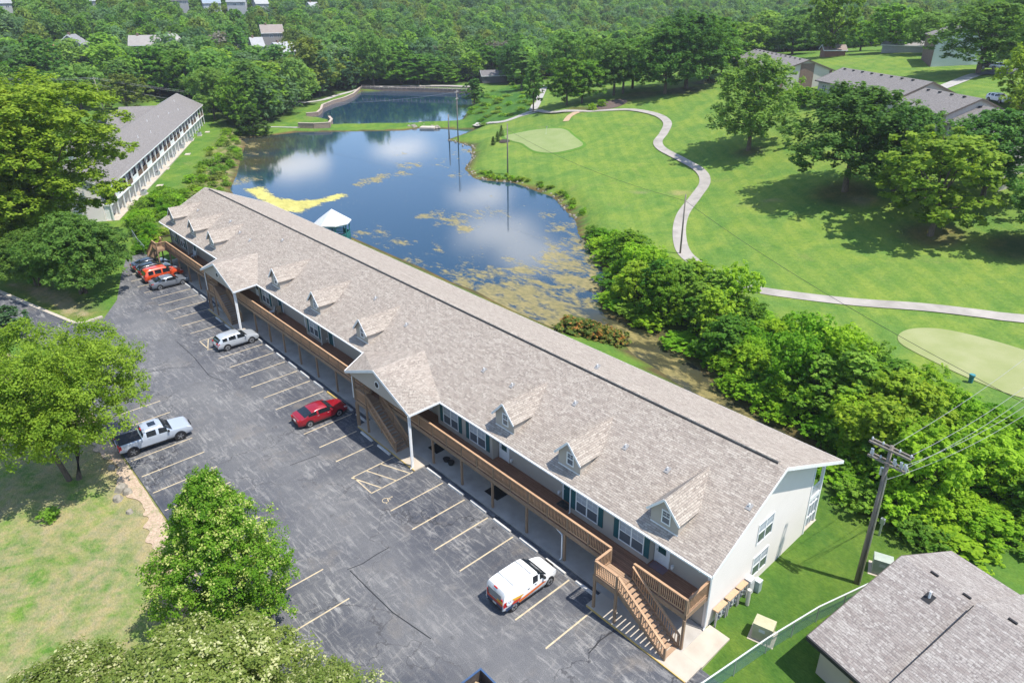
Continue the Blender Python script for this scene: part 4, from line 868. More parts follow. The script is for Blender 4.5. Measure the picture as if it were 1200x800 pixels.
# plumbing vents
pv = MB(); pv.tube([(0, 0, -.1), (0, 0, .26)], .045, 7); PVT = pv.mesh('vent_pipe', M_WHITE)
fl = MB(); fl.add([(-.17, -.2, -.08), (.17, -.2, -.08), (.17, .2, .125), (-.17, .2, .125), (-.17, -.2, -.05), (.17, -.2, -.05), (.17, .2, .155), (-.17, .2, .155)], [(0, 3, 2, 1), (4, 5, 6, 7), (0, 1, 5, 4), (1, 2, 6, 5), (2, 3, 7, 6), (3, 0, 4, 7)]); PFL = fl.mesh('vent_flashing', mat('flashing', (.30, .29, .28), .6))
def roof_pt(u, v):
    d = ray(u, v); n = np.array([0, -SLF, 1]); o_ = np.array([0, FE_Y, FE_Z]); t = ((o_-CAM_POS)@n)/(d@n); return CAM_POS+t*d
for u, v in [(674,473),(733,524),(782,551),(878,594),(331,282),(440,350),(476,381),(567,434),(600,452),(700,430),(232,247),(270,260),(281,273),(293,282)]:
    p = roof_pt(u, v); f = bl(PFL, 'vent_flashing', (p[0], p[1], p[2]), 0, roof); link('vent_pipe', PVT, f)
# rear porch at the near end, rear porch rows
def rear_bay(x0, x1, rails=True):
    for x in (x0, x1):
        post(x, 18.3, -1.0, 5.45, .18, M_WHITE, 'porch_post')
    q = MB(); q.box(x0, 16.4, 2.45, x1, 18.35, 2.75); bp_(q, 'porch_floor', M_WHITE)
q = MB(); q.box(-84, 16.4, -1.2, 5.5, 18.5, .02); bp_(q, 'porch_slab', M_CONC)
for i in range(12): rear_bay(5.35-7.45*(i+1), 5.35-7.45*i-.003 if i else 5.35)
q = MB()
for z in (.9, 2.0, 3.6): q.box(5.33, 16.45, z, 5.39, 18.2, z+.06)
for y in np.arange(16.5, 18.2, .42): q.box(5.34, y, .1, 5.38, y+.04, 2.44)
for y in np.arange(16.5, 18.2, .14): q.box(5.345, y, 2.76, 5.375, y+.03, 3.6)
q.box(5.30, 16.42, 2.42, 5.42, 18.36, 2.8)
bp_(q, 'porch_screen', M_WHITE)
q = MB(); q.box(5.30, 16.45, .1, 5.325, 18.2, 2.42); bp_(q, 'screen_panel', mat('screen_mesh', (.40, .43, .47), .6))
# things on the walk and the deck
def small(name, label, cat, mb, m_, loc, group=None, rz=0, smooth=False):
    o = mb.build(name, m_, None, smooth); o.location = loc; o.rotation_euler = (0, 0, rz); return tag(o, label, cat, group)
q = MB(); q.box(-.75, -.55, 0, .75, .55, .03); small('floor_mat', 'black rubber mat on the concrete walk left of the van', 'mat', q, M_DARK, (-12.6, 3.2, .1))
q = MB(); q.box(-.6, -.45, 0, .6, .45, .03); small('floor_mat', 'black rubber mat behind the walk post beside the gable staircase', 'mat', q, M_DARK, (-20.4, 3.3, .1))
for i, (x, lab) in enumerate(((-18.42, 'left one of two low dark planter pots on the concrete walk'), (-17.8, 'right one of two low dark planter pots on the concrete walk'))):
    q = MB(); q.tube([(0, 0, 0), (0, 0, .28)], [.2, .3], 12); small('planter_pot', lab, 'pot', q, mat('pot', (.035, .03, .028), .7), (x, 2.85, .1), 'planter pots on the walk')
q = MB(); q.box(-.55, -.3, 0, .55, .3, .02); small('doormat', 'red and grey patterned doormat in front of the near white door', 'doormat', q, mat('mat_red', (.23, .12, .12), .95, c2=(.14, .14, .17), scale=9), (2.15, 3.7, 2.755))
q = MB(); q.box(-.5, -.3, 0, .5, .3, .02); small('doormat', 'dark bordered doormat in front of the teal door by the white downspout', 'doormat', q, mat('mat_dark', (.10, .085, .07), .95, c2=(.02, .02, .02), scale=5), (-5.85, 3.65, 2.755))
def chair(x, y, rz, label, c):
    t = thing('porch_chair', label, 'chair', (x, y, 2.755), rz, 'chairs on the upper walkway')
    m_ = mat('chair_'+label.split()[0], c, .6)
    q = MB(); q.box(-.25, -.25, .38, .25, .25, .43); q.build('seat', m_, t); q = MB(); q.bar((0, .25, .43), (0, .36, .95), .5, .04, (0, 1, 0)); q.build('backrest', m_, t)
    for sx in (-1, 1):
        for sy in (-1, 1): q = MB(); q.box(sx*.22-.02, sy*.22-.02, 0, sx*.22+.02, sy*.22+.02, .38); q.build('leg', m_, t)
chair(-49.5, 3.5, R_(70), 'tan deck chair beside the teal door left of the far bay window', (.30, .22, .14)); chair(-50.1, 2.9, R_(-20), 'white deck chair near the walkway rail by the teal door', (.62, .62, .6)); chair(-74.9, 3.3, R_(30), 'pale grey deck chair near the far end of the walkway', (.5, .52, .54))
# electricity meters on the end wall
def meter_bank(y0, y1, label):
    t = thing('meter_bank', label, 'meter rack', (WR+.35, (y0+y1)/2, 0), 0, 'electricity meter racks on the end wall')
    w = (y1-y0)/2; q = MB(); q.box(-.3, -w, 1.18, .06, w, 1.26); q.build('cap_board', mat('cap_board', (.5, .33, .2), .8), t)
    for s in (-1, 1): q = MB(); q.box(-.05, s*w-.05, 0, .04, s*w+.05, 1.18); q.build('leg', mat('meter_leg', (.35, .34, .32), .7), t)
    q = MB(); q.box(-.10, -w+.06, .35, -.02, w-.06, 1.15); q.build('back_panel', mat('meter_grey', (.52, .52, .5), .6), t)
    k = MB(); k.cyl((0, 0, 0), .085, .1, 10, 0); km = k.mesh('meter', mat('meter_dial', (.10, .11, .12), .3))
    for z in (.62, .92):
        for yy in (-.5, .5): link('meter', km, t, (-.02, yy*w*.9, z))
meter_bank(4.75, 5.85, 'electricity meter rack nearest the front corner on the cream end wall'); meter_bank(6.05, 7.15, 'middle electricity meter rack on the cream end wall'); meter_bank(7.3, 8.2, 'electricity meter rack nearest the lower window of the end wall')
t = thing('service_cabinet', 'tall pale utility cabinet against the cream end wall below the lower window', 'cabinet', (WR+.35, 8.65, 0)); q = MB(); q.box(-.3, -.28, 0, .12, .28, 1.25); q.build('body', mat('cabinet_w', (.62, .62, .6), .5), t); q = MB(); q.box(.122, -.22, .15, .135, .22, 1.1); q.build('door', mat('cabinet_door', (.52, .53, .52), .5), t)
t = thing('cable_box', 'low green grey cable box next to the pale utility cabinet', 'utility box', (WR+.55, 9.25, 0)); q = MB(); q.box(-.2, -.2, 0, .2, .2, .85); q.build('body', mat('cable_box_c', (.33, .40, .38), .5), t); q = MB(); q.box(-.22, -.22, .853, .22, .22, .9); q.build('lid', mat('cable_box_lid', (.5, .54, .52), .5), t)
q = MB(); q.cyl((0, 0, 0), .13, 1.25, 10); small('standpipe', 'round pale standpipe beside the third meter rack', 'pipe', q, mat('standpipe_c', (.55, .52, .45), .6), (WR+.75, 7.75, 0))
# wheel stops
q = MB(); q.extr([(-.11, 0), (.11, 0), (.08, .13), (-.08, .13)], 0, -.92, .92); WST = q.mesh('wheel_stop', M_STOPW); q = MB(); q.extr([(-.11, 0), (.11, 0), (.08, .13), (-.08, .13)], 0, -.92, .92); WSTY = q.mesh('wheel_stop', M_STOPY)
ORD = 'first second third fourth fifth sixth seventh eighth ninth tenth'.split()
n1 = n2 = n3 = n4 = 0
for k in range(-1, 32):
    x = -SP*(k+.5); y = 1.18
    if k in (7, 19, -1): continue
    if k in (8, 9): y = -.05; lab = ('wheel stop in the porch shade, %s one right of the red car' % ('nearer' if k == 9 else 'farther'))
    elif k in (20, 21): y = 0.0; lab = 'wheel stop in the porch shade behind the silver crossover, %s of the two' % ('nearer' if k == 20 else 'farther')
    elif k < 7: n1 += 1; lab = '%s pale wheel stop counted from the near staircase' % ORD[n1-1]
    elif k < 19: n2 += 1; lab = ('yellow wheel stop, %s in the row running from the red car to the silver crossover' if k == 12 else 'pale wheel stop, %s in the row running from the red car to the silver crossover') % (ORD[n2-1] if n2 <= 10 else 'last')
    elif k <= 25: n3 += 1; lab = 'pale wheel stop, %s one left of the far gable porch' % ORD[n3-1]
    else: n4 += 1; lab = 'pale wheel stop under the far parked cars, %s in line' % ORD[n4-1]
    o = link('wheel_stop', WSTY if k == 12 else WST, None, (x+rng.uniform(-.05, .05), y+rng.uniform(-.03, .03), .002), R_(rng.uniform(-1, 1))); tag(o, lab, 'wheel stop', 'concrete wheel stops along the front walk')
# ------------------------------------------------------------------ vehicles
M_TYRE = mat('tyre', (.018, .018, .02), .85); M_RIM = mat('alloy_rim', (.42, .43, .45), .35, metal=.7); M_RIMD = mat('dark_rim', (.06, .06, .065), .4, metal=.6); M_CGLASS = glass_mat('car_glass', (.012, .016, .02), .04)
M_TAIL = mat('tail_lamp', (.45, .012, .012), .25); M_HEAD = mat('head_lamp', (.62, .64, .66), .15); M_PLATE = mat('number_plate', (.6, .6, .58), .5); M_PLAS = mat('black_plastic', (.022, .022, .024), .55)
def paint(name, c, metal=.25):
    if name in MATS: return MATS[name]
    m, nt, b = newmat(name); b.inputs['Base Color'].default_value = rgb(c); b.inputs['Metallic'].default_value = metal; b.inputs['Roughness'].default_value = .32
    b.inputs['Coat Weight'].default_value = .8; b.inputs['Coat Roughness'].default_value = .06
    MATS[name] = m; return m
def cr_interp(xs, ys, x):
    xs = np.array(xs, float); ys = np.array(ys, float); m_ = np.zeros(len(xs)); d = np.diff(ys)/np.diff(xs)
    m_[1:-1] = np.where(d[:-1]*d[1:] > 0, 2*d[:-1]*d[1:]/(d[:-1]+d[1:]+1e-12), 0); m_[0] = d[0]; m_[-1] = d[-1]
    i = np.clip(np.searchsorted(xs, x)-1, 0, len(xs)-2); h = xs[i+1]-xs[i]; t = (x-xs[i])/h
    return (2*t**3-3*t**2+1)*ys[i]+(t**3-2*t**2+t)*h*m_[i]+(-2*t**3+3*t**2)*ys[i+1]+(t**3-t**2)*h*m_[i+1]
def car(name, label, cat, loc, rz, P, body, rim=None, group='vehicles parked in front of the long building', simple=False):
    """P: L, W, belt/roof side profiles (x, z), glass stations, wheel places; x runs forward"""
    t = thing(name, label, cat, loc, rz, group); L, Wd = P['L'], P['W']; rim = rim or M_RIM
    n = 56; xs = np.linspace(-L/2, L/2, n)
    zb_ = cr_interp(*zip(*P['belt']), xs); zr = cr_interp(*zip(*P['roof']), xs); zr = np.maximum(zr, zb_+.015)
    wv = cr_interp(*zip(*P['plan']), xs)*Wd/2; zlo = cr_interp(*zip(*P['low']), xs)
    hh = np.clip((zr-zb_)/.35, 0, 1); tw = P.get('tumble', .80)
    ring = []
    for i in range(n):
        w, b2, r, lo = wv[i], zb_[i], zr[i], zlo[i]; a = hh[i]
        w4 = w*(.955*(1-a)+(tw+.045)*a); w5 = w*(.86*(1-a)+(tw-.07)*a); 
        ring.append([(w*.90, lo), (w*.985, lo+.10), (w, lo+(b2-lo)*.5), (w*.995, b2-.10), (w*.965, b2), (w4, b2+(r-b2)*.80), (w5, r-.012*a), (w5*.5, r+.012), (0, r+.016)])
    ring = np.array(ring); k = ring.shape[1]
    vs = []
    for i in range(n):
        for j in range(k): vs.append((xs[i], ring[i, j, 0], ring[i, j, 1]))
        for j in range(k-2, -1, -1): vs.append((xs[i], -ring[i, j, 0], ring[i, j, 1]))
    m2 = 2*k-1; fs = [(i*m2+j, i*m2+j+1, (i+1)*m2+j+1, (i+1)*m2+j) for i in range(n-1) for j in range(m2-1)]
    fs += [tuple(range(m2)), tuple((n-1)*m2+j for j in range(m2-1, -1, -1))]
    mb = MB(); mb.add(vs, fs); bo = mb.build('body', body, t, True, uv=False)
    bo.data.set_sharp_from_angle(angle=R_(38))
    V = np.array(vs).reshape(n, m2, 3)
    def skin(nm_, x0, x1, js, m_, off=.008, par=None):
        ii = [i for i in range(n-1) if xs[i] >= x0-1e-6 and xs[i+1] <= x1+1e-6]
        if not ii: return
        q = MB()
        for i in ii:
            for j in js:
                p = [V[i, j], V[i, j+1], V[i+1, j+1], V[i+1, j]]; nn = np.cross(p[1]-p[0], p[3]-p[0]); c = sum(p)/4
                nn = nn/(np.linalg.norm(nn)+1e-9)
                if nn@(c-np.array([c[0], 0, .7])) < 0 and abs(nn[1]) > .3: nn = -nn
                if abs(nn[1]) <= .3 and nn[2] < 0: nn = -nn
                q.add([v_+nn*off for v_ in p], [(0, 1, 2, 3)])
        return q.build(nm_, m_, t if par is None else par, False, uv=False)
    top = [j for j in range(5, m2-6)]; L_ = [4]; Rr = [m2-6]
    top2 = list(range(5, m2-1-5))
    for x0, x1 in P['side_glass']:
        skin('side_window', x0, x1, [4], M_CGLASS); skin('side_window', x0, x1, [m2-2-4], M_CGLASS)
    skin('windscreen', *P['screen'], [j for j in range(5, m2-1-5)], M_CGLASS)
    skin('rear_window', *P['back'], [j for j in range(5, m2-1-5)], M_CGLASS)
    # wheels
    r = P['r']
    wm = MB(); wm.cyl((0, -.11, 0), r, .22, 18, 1); WM = wm.mesh('wheel', M_TYRE)
    rm = MB(); rm.cyl((0, -.122, 0), r*.70, .244, 10, 1); RM = rm.mesh('rim', rim)
    hb = MB()
    for q_ in range(5):
        a = q_*2*math.pi/5; hb.bar((0, -.126, 0), (math.cos(a)*r*.62, -.126, math.sin(a)*r*.62), .05, .012, (0, 1, 0)); hb.bar((0, .126, 0), (math.cos(a)*r*.62, .126, math.sin(a)*r*.62), .05, .012, (0, 1, 0))
    HB = hb.mesh('spokes', M_RIMD if rim is M_RIM else M_RIM)
    ar = MB(); ar.cyl((0, -.02, 0), r*1.17, .04, 18, 1); AR = ar.mesh('wheel_arch', M_PLAS)
    for x in P['axles']:
        for s in (-1, 1):
            yw = s*(np.interp(x, xs, wv)); link('wheel_arch', AR, t, (x, yw-.012*s, r+.02))
            w_ = link('wheel', WM, t, (x, yw-.085*s, r)); link('rim', RM, w_); link('spokes', HB, w_)
    # lamps, plates, mirrors
    for s in (-1, 1):
        skin('headlight', L/2-.52, L/2-.08, [3] if s > 0 else [m2-2-3], M_HEAD, .01)
        skin('taillight', -L/2, -L/2+.30, [3, 2] if P.get('tlh') else [3], M_TAIL, .01) if s > 0 else skin('taillight', -L/2, -L/2+.30, [m2-2-3, m2-2-2] if P.get('tlh') else [m2-2-3], M_TAIL, .01)
        q = MB(); q.cbox((-L/2+.02, s*Wd*.34, P['tl']), (.09, .22, P.get('tlh', .14))); q.build('rear_lamp', M_TAIL, t, uv=False)
        mx_ = P['screen'][0]-.02 if P['screen'][0] > 0 else P['screen'][0]
        q = MB(); q.cbox((P['mirror'], s*(Wd/2+.07), np.interp(P['mirror'], xs, zb_)+.07), (.14, .2, .14)); q.build('mirror', P.get('mirror_m', body), t, uv=False)
        q = MB(); q.cbox((0, s*(Wd/2-.02), P['low'][1][1]+.03), (L*.46, .07, .10)); q.build('sill', M_PLAS, t, uv=False)
        for hx in P.get('handles', (-.55, .4)):
            q = MB(); q.cbox((hx, s*(np.interp(hx, xs, wv)+.008), np.interp(hx, xs, zb_)-.11), (.16, .03, .03)); q.build('door_handle', P.get('handle_m', M_STEEL), t, uv=False)
    q = MB(); q.cbox((L/2-.012, 0, P['hl']-.10), (.04, Wd*.40, .18)); q.build('grille', M_PLAS, t, uv=False)
    q = MB(); q.cbox((L/2-.02, 0, P['low'][-1][1]+.08), (.06, Wd*.62, .10)); q.build('front_bumper', P.get('bump_m', M_PLAS), t, uv=False)
    q = MB(); q.cbox((-L/2+.0, 0, P['low'][0][1]+.09), (.06, Wd*.74, .14)); q.build('rear_bumper', P.get('bump_m', M_PLAS), t, uv=False)
    q = MB(); q.cbox((-L/2-.012, 0, P.get('plate', .72)), (.04, .34, .16)); q.build('number_plate', M_PLATE, t, uv=False)
    return t
SEDAN = dict(L=4.85, W=1.84, belt=[(-2.43, .62), (-2.3, .98), (-1.7, 1.05), (0, .97), (1.0, .93), (1.6, .88), (2.2, .74), (2.43, .55)], roof=[(-2.43, .64), (-2.3, 1.0), (-1.85, 1.08), (-1.0, 1.38), (-.3, 1.46), (.3, 1.42), (1.05, 1.0), (1.4, .93), (2.2, .76), (2.43, .57)],
    plan=[(-2.43, .80), (-2.15, .95), (-1, 1), (1, 1), (1.9, .95), (2.3, .84), (2.43, .70)], low=[(-2.43, .34), (-1.4, .24), (1.4, .22), (2.43, .26)], side_glass=[(-1.5, -.62), (-.50, .72)], screen=(.32, 1.08), back=(-1.85, -1.02), r=.33, axles=(-1.43, 1.43), hl=.68, tl=.86, mirror=.78, plate=.74)
SUV = dict(L=4.65, W=1.84, belt=[(-2.32, .70), (-2.2, 1.0), (-1.5, 1.12), (0, 1.06), (.9, 1.03), (1.6, .98), (2.15, .82), (2.32, .6)], roof=[(-2.32, .72), (-2.22, 1.1), (-1.9, 1.44), (-1.45, 1.57), (-.4, 1.62), (.2, 1.57), (1.10, 1.08), (1.5, 1.0), (2.15, .84), (2.32, .62)],
    plan=[(-2.32, .84), (-2.1, .96), (-1, 1), (1, 1), (1.8, .95), (2.2, .84), (2.32, .72)], low=[(-2.32, .38), (-1.3, .30), (1.3, .28), (2.32, .32)], side_glass=[(-1.75, -1.2), (-1.1, -.28), (-.18, .72)], screen=(.22, 1.04), back=(-2.25, -1.86), r=.36, axles=(-1.36, 1.34), hl=.82, tl=1.0, mirror=.75, plate=.85)
BIGSUV = dict(SUV, L=5.05, W=1.95, belt=[(-2.52, .75), (-2.4, 1.05), (-1.5, 1.15), (0, 1.12), (1.0, 1.1), (1.8, 1.05), (2.4, .92), (2.52, .65)], roof=[(-2.52, .78), (-2.44, 1.15), (-2.2, 1.68), (-1.7, 1.80), (-.4, 1.82), (.35, 1.78), (1.15, 1.16), (1.6, 1.08), (2.4, .94), (2.52, .67)],
    plan=[(-2.52, .88), (-2.3, .97), (-1, 1), (1, 1), (2.0, .96), (2.4, .88), (2.52, .78)], low=[(-2.52, .42), (-1.4, .34), (1.4, .32), (2.52, .36)], side_glass=[(-2.0, -1.25), (-1.15, -.25), (-.15, .82)], screen=(.38, 1.16), back=(-2.46, -2.16), r=.38, axles=(-1.5, 1.48), hl=.92, tl=1.12, mirror=.85, plate=.9)
VAN = dict(L=4.75, W=1.84, belt=[(-2.37, .9), (-2.3, 1.08), (-1, 1.12), (.5, 1.10), (1.2, 1.08), (1.8, .98), (2.2, .82), (2.37, .6)], roof=[(-2.37, .95), (-2.33, 1.5), (-2.2, 1.80), (-1.6, 1.86), (-.2, 1.87), (.35, 1.80), (1.30, 1.14), (1.7, 1.02), (2.2, .84), (2.37, .62)],
    plan=[(-2.37, .92), (-2.2, .97), (-1, 1), (1, 1), (1.8, .95), (2.2, .85), (2.37, .72)], low=[(-2.37, .36), (-1.3, .28), (1.3, .26), (2.37, .30)], side_glass=[(.0, .55), (.62, 1.0)], screen=(.42, 1.32), back=(-2.34, -2.28), r=.33, axles=(-1.56, 1.54), hl=.86, tl=1.05, tlh=.42, mirror=.95, plate=.6, tumble=.90, handles=(-.35, .25), handle_m=M_PLAS, mirror_m=M_PLAS)
TRUCK = dict(L=5.85, W=2.03, belt=[(-2.92, .95), (-2.86, 1.28), (-1.1, 1.3), (-.9, 1.3), (1.1, 1.26), (1.6, 1.22), (2.6, 1.12), (2.85, .95), (2.92, .7)], roof=[(-2.92, .98), (-2.86, 1.30), (-1.08, 1.32), (-.98, 1.5), (-.86, 1.84), (-.5, 1.90), (.35, 1.90), (.62, 1.84), (1.35, 1.30), (1.6, 1.25), (2.6, 1.15), (2.85, .97), (2.92, .72)],
    plan=[(-2.92, .93), (-2.75, .98), (-1, 1), (1, 1), (2.3, .98), (2.75, .9), (2.92, .80)], low=[(-2.92, .58), (-1.5, .46), (1.5, .44), (2.92, .42)], side_glass=[(-.72, .15), (.22, .95)], screen=(.66, 1.36), back=(-1.02, -.86), r=.42, axles=(-1.92, 1.82), hl=1.02, tl=1.12, tlh=.36, mirror=1.0, plate=.7, mirror_m=M_PLAS, tumble=.82)
UP = R_(90)
van = car('service_van', 'white service van with orange and yellow side swoosh near the foot of the staircase', 'van', (-4.20, -1.82, .0), R_(89), VAN, paint('van_white', (.80, .80, .79), 0), M_RIM)
def decal(poly, m_, side, name, y=.932):
    q = MB(); s = 1 if side == 'l' else -1
    q.add([(p[0], s*(y+(.006 if len(p) < 3 else p[2])), p[1]) for p in poly], [tuple(range(len(poly)))]); return q.build(name, m_, van, uv=False, fix=False)
M_OR = mat('decal_orange', (.66, .15, .03), .4); M_YE = mat('decal_yellow', (.74, .40, .03), .4); M_NB = mat('decal_navy', (.02, .045, .11), .4); M_RD = mat('decal_red', (.55, .06, .03), .4); M_SKY = mat('decal_blue', (.05, .25, .5), .4)
for s in 'lr':
    decal([(-1.15, .62), (.9, .80), (1.2, .66), (-1.15, .42)], M_OR, s, 'side_stripe'); decal([(-1.75, 1.10, .012), (-.75, .92, .012), (-.95, .80, .012), (-1.55, .86, .012)], M_YE, s, 'side_swoosh'); decal([(-1.65, .85, .016), (-.95, .79, .016), (-1.15, .60, .016), (-1.75, .66, .016)], M_RD, s, 'side_swoosh'); decal([(-2.25, .66, .01), (-1.2, .62, .01), (-1.35, .50, .01), (-2.25, .40, .01)], M_NB, s, 'side_stripe')
    c = [(-1.98+.24*math.cos(a), 1.02+.24*math.sin(a), .014) for a in np.linspace(0, 2*math.pi, 16)[:-1]]; decal(c, mat('decal_white', (.82, .82, .82), .4), s, 'round_badge')
    for (x, z, m_) in ((-2.06, 1.06, M_SKY), (-1.92, 1.08, M_RD), (-1.98, .96, M_SKY), (-1.88, .98, M_SKY)): decal([(x-.035, z-.03, .018), (x+.035, z-.03, .018), (x+.035, z+.03, .018), (x-.035, z+.03, .018)], m_, s, 'badge_mark')
q = MB(); q.box(-2.405, -.74, .50, -2.385, .74, .74); q.build('rear_band', M_NB, van); q = MB(); q.box(-2.403, -.74, .742, -2.383, .74, .92); q.build('rear_band', M_RD, van); q = MB(); q.box(-2.401, -.74, .922, -2.381, -.25, 1.14); q.build('rear_band', M_YE, van)
q = MB(); q.box(-2.40, -.62, .98, -2.36, .62, 1.55)
q.build('rear_glass', glass_mat('van_rear_glass', (.16, .19, .2)), van); q = MB(); q.box(-2.30, -.15, 1.72, -2.23, .15, 1.79); q.build('brake_light', M_TAIL, van)
for x in (-1.45, .0): q = MB(); q.bar((x, -.72, 1.89), (x, .72, 1.89), .06, .035); q.build('roof_bar', M_STEEL, van)
red = car('red_sedan', 'glossy red sedan parked left of the near gable porch', 'car', (-31.6, -1.5, 0), R_(88), SEDAN, paint('red_paint', (.29, .006, .016), .15))
car('silver_crossover', 'silver white crossover parked by the far gable porch', 'car', (-51.35, -1.05, 0), R_(90), SUV, paint('silver_white', (.52, .55, .58), .35))
car('grey_sedan', 'grey sedan, nearest in the cluster of cars at the far end', 'car', (-74.5, -.55, 0), R_(89), dict(SEDAN, L=4.65), paint('grey_paint', (.22, .24, .27), .45))
car('orange_suv', 'bright orange red sport utility vehicle between the grey sedan and the black cars', 'car', (-77.75, -.3, 0), R_(91), BIGSUV, paint('orange_paint', (.62, .07, .015), .1), M_RIMD)
car('black_suv', 'black sport utility vehicle parked just beyond the orange one', 'car', (-80.6, -.4, 0), R_(90), SUV, paint('black_paint', (.016, .017, .02), .3))
car('dark_sedan', 'dark sedan, farthest in the cluster of cars at the far end', 'car', (-83.3, -.2, 0), R_(90), SEDAN, paint('dark_blue_paint', (.03, .036, .05), .3))
tr_ = car('pickup_truck', 'pale silver pickup truck with black bed cover parked at the left edge of the lot', 'pickup truck', (-37.72, -13.9, 0), R_(86), TRUCK, paint('pale_silver', (.46, .50, .56), .3), M_RIMD, None)
q = MB(); q.box(-2.82, -.86, 1.28, -1.10, .86, 1.345); cv = q.build('bed_cover', mat('bed_cover_c', (.02, .022, .028), .6), tr_)
for x in (-2.4, -1.97, -1.54): q = MB(); q.box(x-.015, -.86, 1.346, x+.015, .86, 1.356); q.build('cover_seam', M_PLAS, cv)
q = MB(); q.box(-.35, -.35, 1.915, .25, .35, 1.935); q.build('sunroof', M_CGLASS, tr_); q = MB(); q.box(-.98, -.2, 1.72, -.9, .2, 1.80); q.build('brake_light', M_TAIL, tr_)
q = MB(); q.box(-2.95, -.7, .72, -2.915, .7, 1.22); q.build('tailgate', paint('pale_silver', (.6, .65, .71)), tr_)
# open box trailer at the bottom edge
t = thing('box_trailer', 'open topped dark trailer box full of cardboard at the bottom edge', 'trailer', (.75, -9.15, 0), R_(0))
q = MB()
for a in ((-1.5, -.9, .45, -1.46, .9, 1.25), (1.46, -.9, .45, 1.5, .9, 1.25), (-1.459, -.9, .45, 1.459, -.86, 1.25), (-1.459, .86, .45, 1.459, .9, 1.25), (-1.5, -.9, .40, 1.5, .9, .448)): q.box(*a)
q.build('box', mat('trailer_rust', (.13, .10, .08), .8, c2=(.06, .05, .045), scale=2.5), t)
q = MB()
for a in ((-1.53, -.93, 1.253, -1.43, .93, 1.31), (1.43, -.93, 1.253, 1.53, .93, 1.31), (-1.428, -.93, 1.253, 1.428, -.83, 1.31), (-1.428, .83, 1.253, 1.428, .93, 1.31)): q.box(*a)
q.build('top_rail', mat('trailer_blue', (.05, .10, .2), .5), t)
for s in (-1, 1): q = MB(); q.cyl((0, s*1.05-.1, .33), .33, .2, 14, 1); q.build('wheel', M_TYRE, t)
for i, (x, y, z, a, c, lab) in enumerate(((-1.0, .3, .45, 20, (.42, .30, .18), 'tan cardboard box in the corner of the trailer'), (-.4, -.35, .45, -30, (.50, .10, .09), 'red and white carton lying in the trailer'), (.3, .3, .45, 50, (.55, .52, .47), 'pale carton deeper in the trailer'))):
    q = MB(); q.box(-.3, -.22, 0, .3, .22, .38); o = q.build('carton', mat('carton%d' % i, c, .85), None); p = t.location; o.location = (p.x+x, p.y+y, z+.0); o.rotation_euler = (0, 0, R_(a)); tag(o, lab, 'box')
# far parked cars
def at_car(name, label, u, v, rz, P, pm):
    p = G(u, v); return car(name, label, 'car', (p[0], p[1], p[2]+.15), rz, P, pm, group=None)
at_car('parked_suv', 'dark sport utility vehicle under the big tree beside the tall white building', 1160, 82, R_(20), BIGSUV, paint('black_paint', (.016, .017, .02), .3))
at_car('parked_sedan', 'silver sedan half hidden behind the dark vehicle under the big tree', 1172, 82, R_(20), SEDAN, paint('silver_white', (.6, .63, .66)))
at_car('parked_sedan', 'white car showing above the staggered roofs at the right', 1169, 121, R_(-35), SUV, paint('van_white', (.8, .8, .79), 0))
at_car('parked_suv', 'blue grey car beside the pole at the left apartment block', 121, 146, R_(60), SUV, paint('dark_blue_paint', (.03, .036, .05)))
at_car('parked_van', 'red van on the far lane beyond the lawn', 1052, 60, R_(0), VAN, paint('red_paint', (.42, .008, .02)))
# ------------------------------------------------------------------ simple gabled building maker for the other blocks
def frame_of(a, b2, z):
    a = np.array(a[:2]); b2 = np.array(b2[:2]); d = b2-a; L = np.hypot(*d); return a, math.atan2(d[1], d[0]), L
def gable_block(t, x0, x1, hw, zw, zr, zbase=-1.0, ov=.5, roof_m=None, wall_m=None, trim_m=None, wall_name='wall', ovx=.4, asym=None):
    """block with ridge along local x at y=0"""
    roof_m = roof_m or M_ROOF3; s = (zr-zw)/hw
    for sg in (-1, 1):
        q = MB(); q.slab([(x0-ovx, sg*.001, zr+.12), (x1+ovx, sg*.001, zr+.12), (x1+ovx, sg*(hw+ov), zw-ov*s+.12), (x0-ovx, sg*(hw+ov), zw-ov*s+.12)], .15)
        r = q.build('roof', roof_m, t)
        q = MB(); q.bar((x0-ovx, sg*(hw+ov+.02), zw-ov*s+.02), (x1+ovx, sg*(hw+ov+.02), zw-ov*s+.02), .03, .22); q.build('fascia', trim_m or M_WHITE, r)
        for x in (x0-ovx-.018, x1+ovx+.018): q = MB(); q.bar((x, sg*.02, zr), (x, sg*(hw+ov), zw-ov*s), .03, .28); q.build('rake_board', trim_m or M_WHITE, r)
    q = MB(); q.extr([(-hw, zbase), (hw, zbase), (hw, zw), (0, zr), (-hw, zw)], 0, x0, x1); return q.build(wall_name, wall_m or M_ENDW, t)
WFAR = window_meshes(1.5, 1.3, 2)
def wall_window(par, x, y, z, rz, ms=None, name='window'):
    ms = ms or WFAR; f = link(name, ms[0], par, (x, y, z), rz); link('pane', ms[1], f); return f
# left apartment block
a, rz, L = frame_of((-123.6, 2.0), (-203.1, 45.8), 0)
t = thing('apartment_block', 'grey roofed two storey apartment block with rows of back porches left of the pond', 'apartment building', (a[0], a[1], 0), rz)
x0, x1 = -10, L; hw = 5.0; ZW, ZR = 6.45, 9.1; s = (ZR-ZW)/hw
gable_block(t, x0, x1, hw, ZW, ZR, wall_m=M_ENDW, ov=1.6)
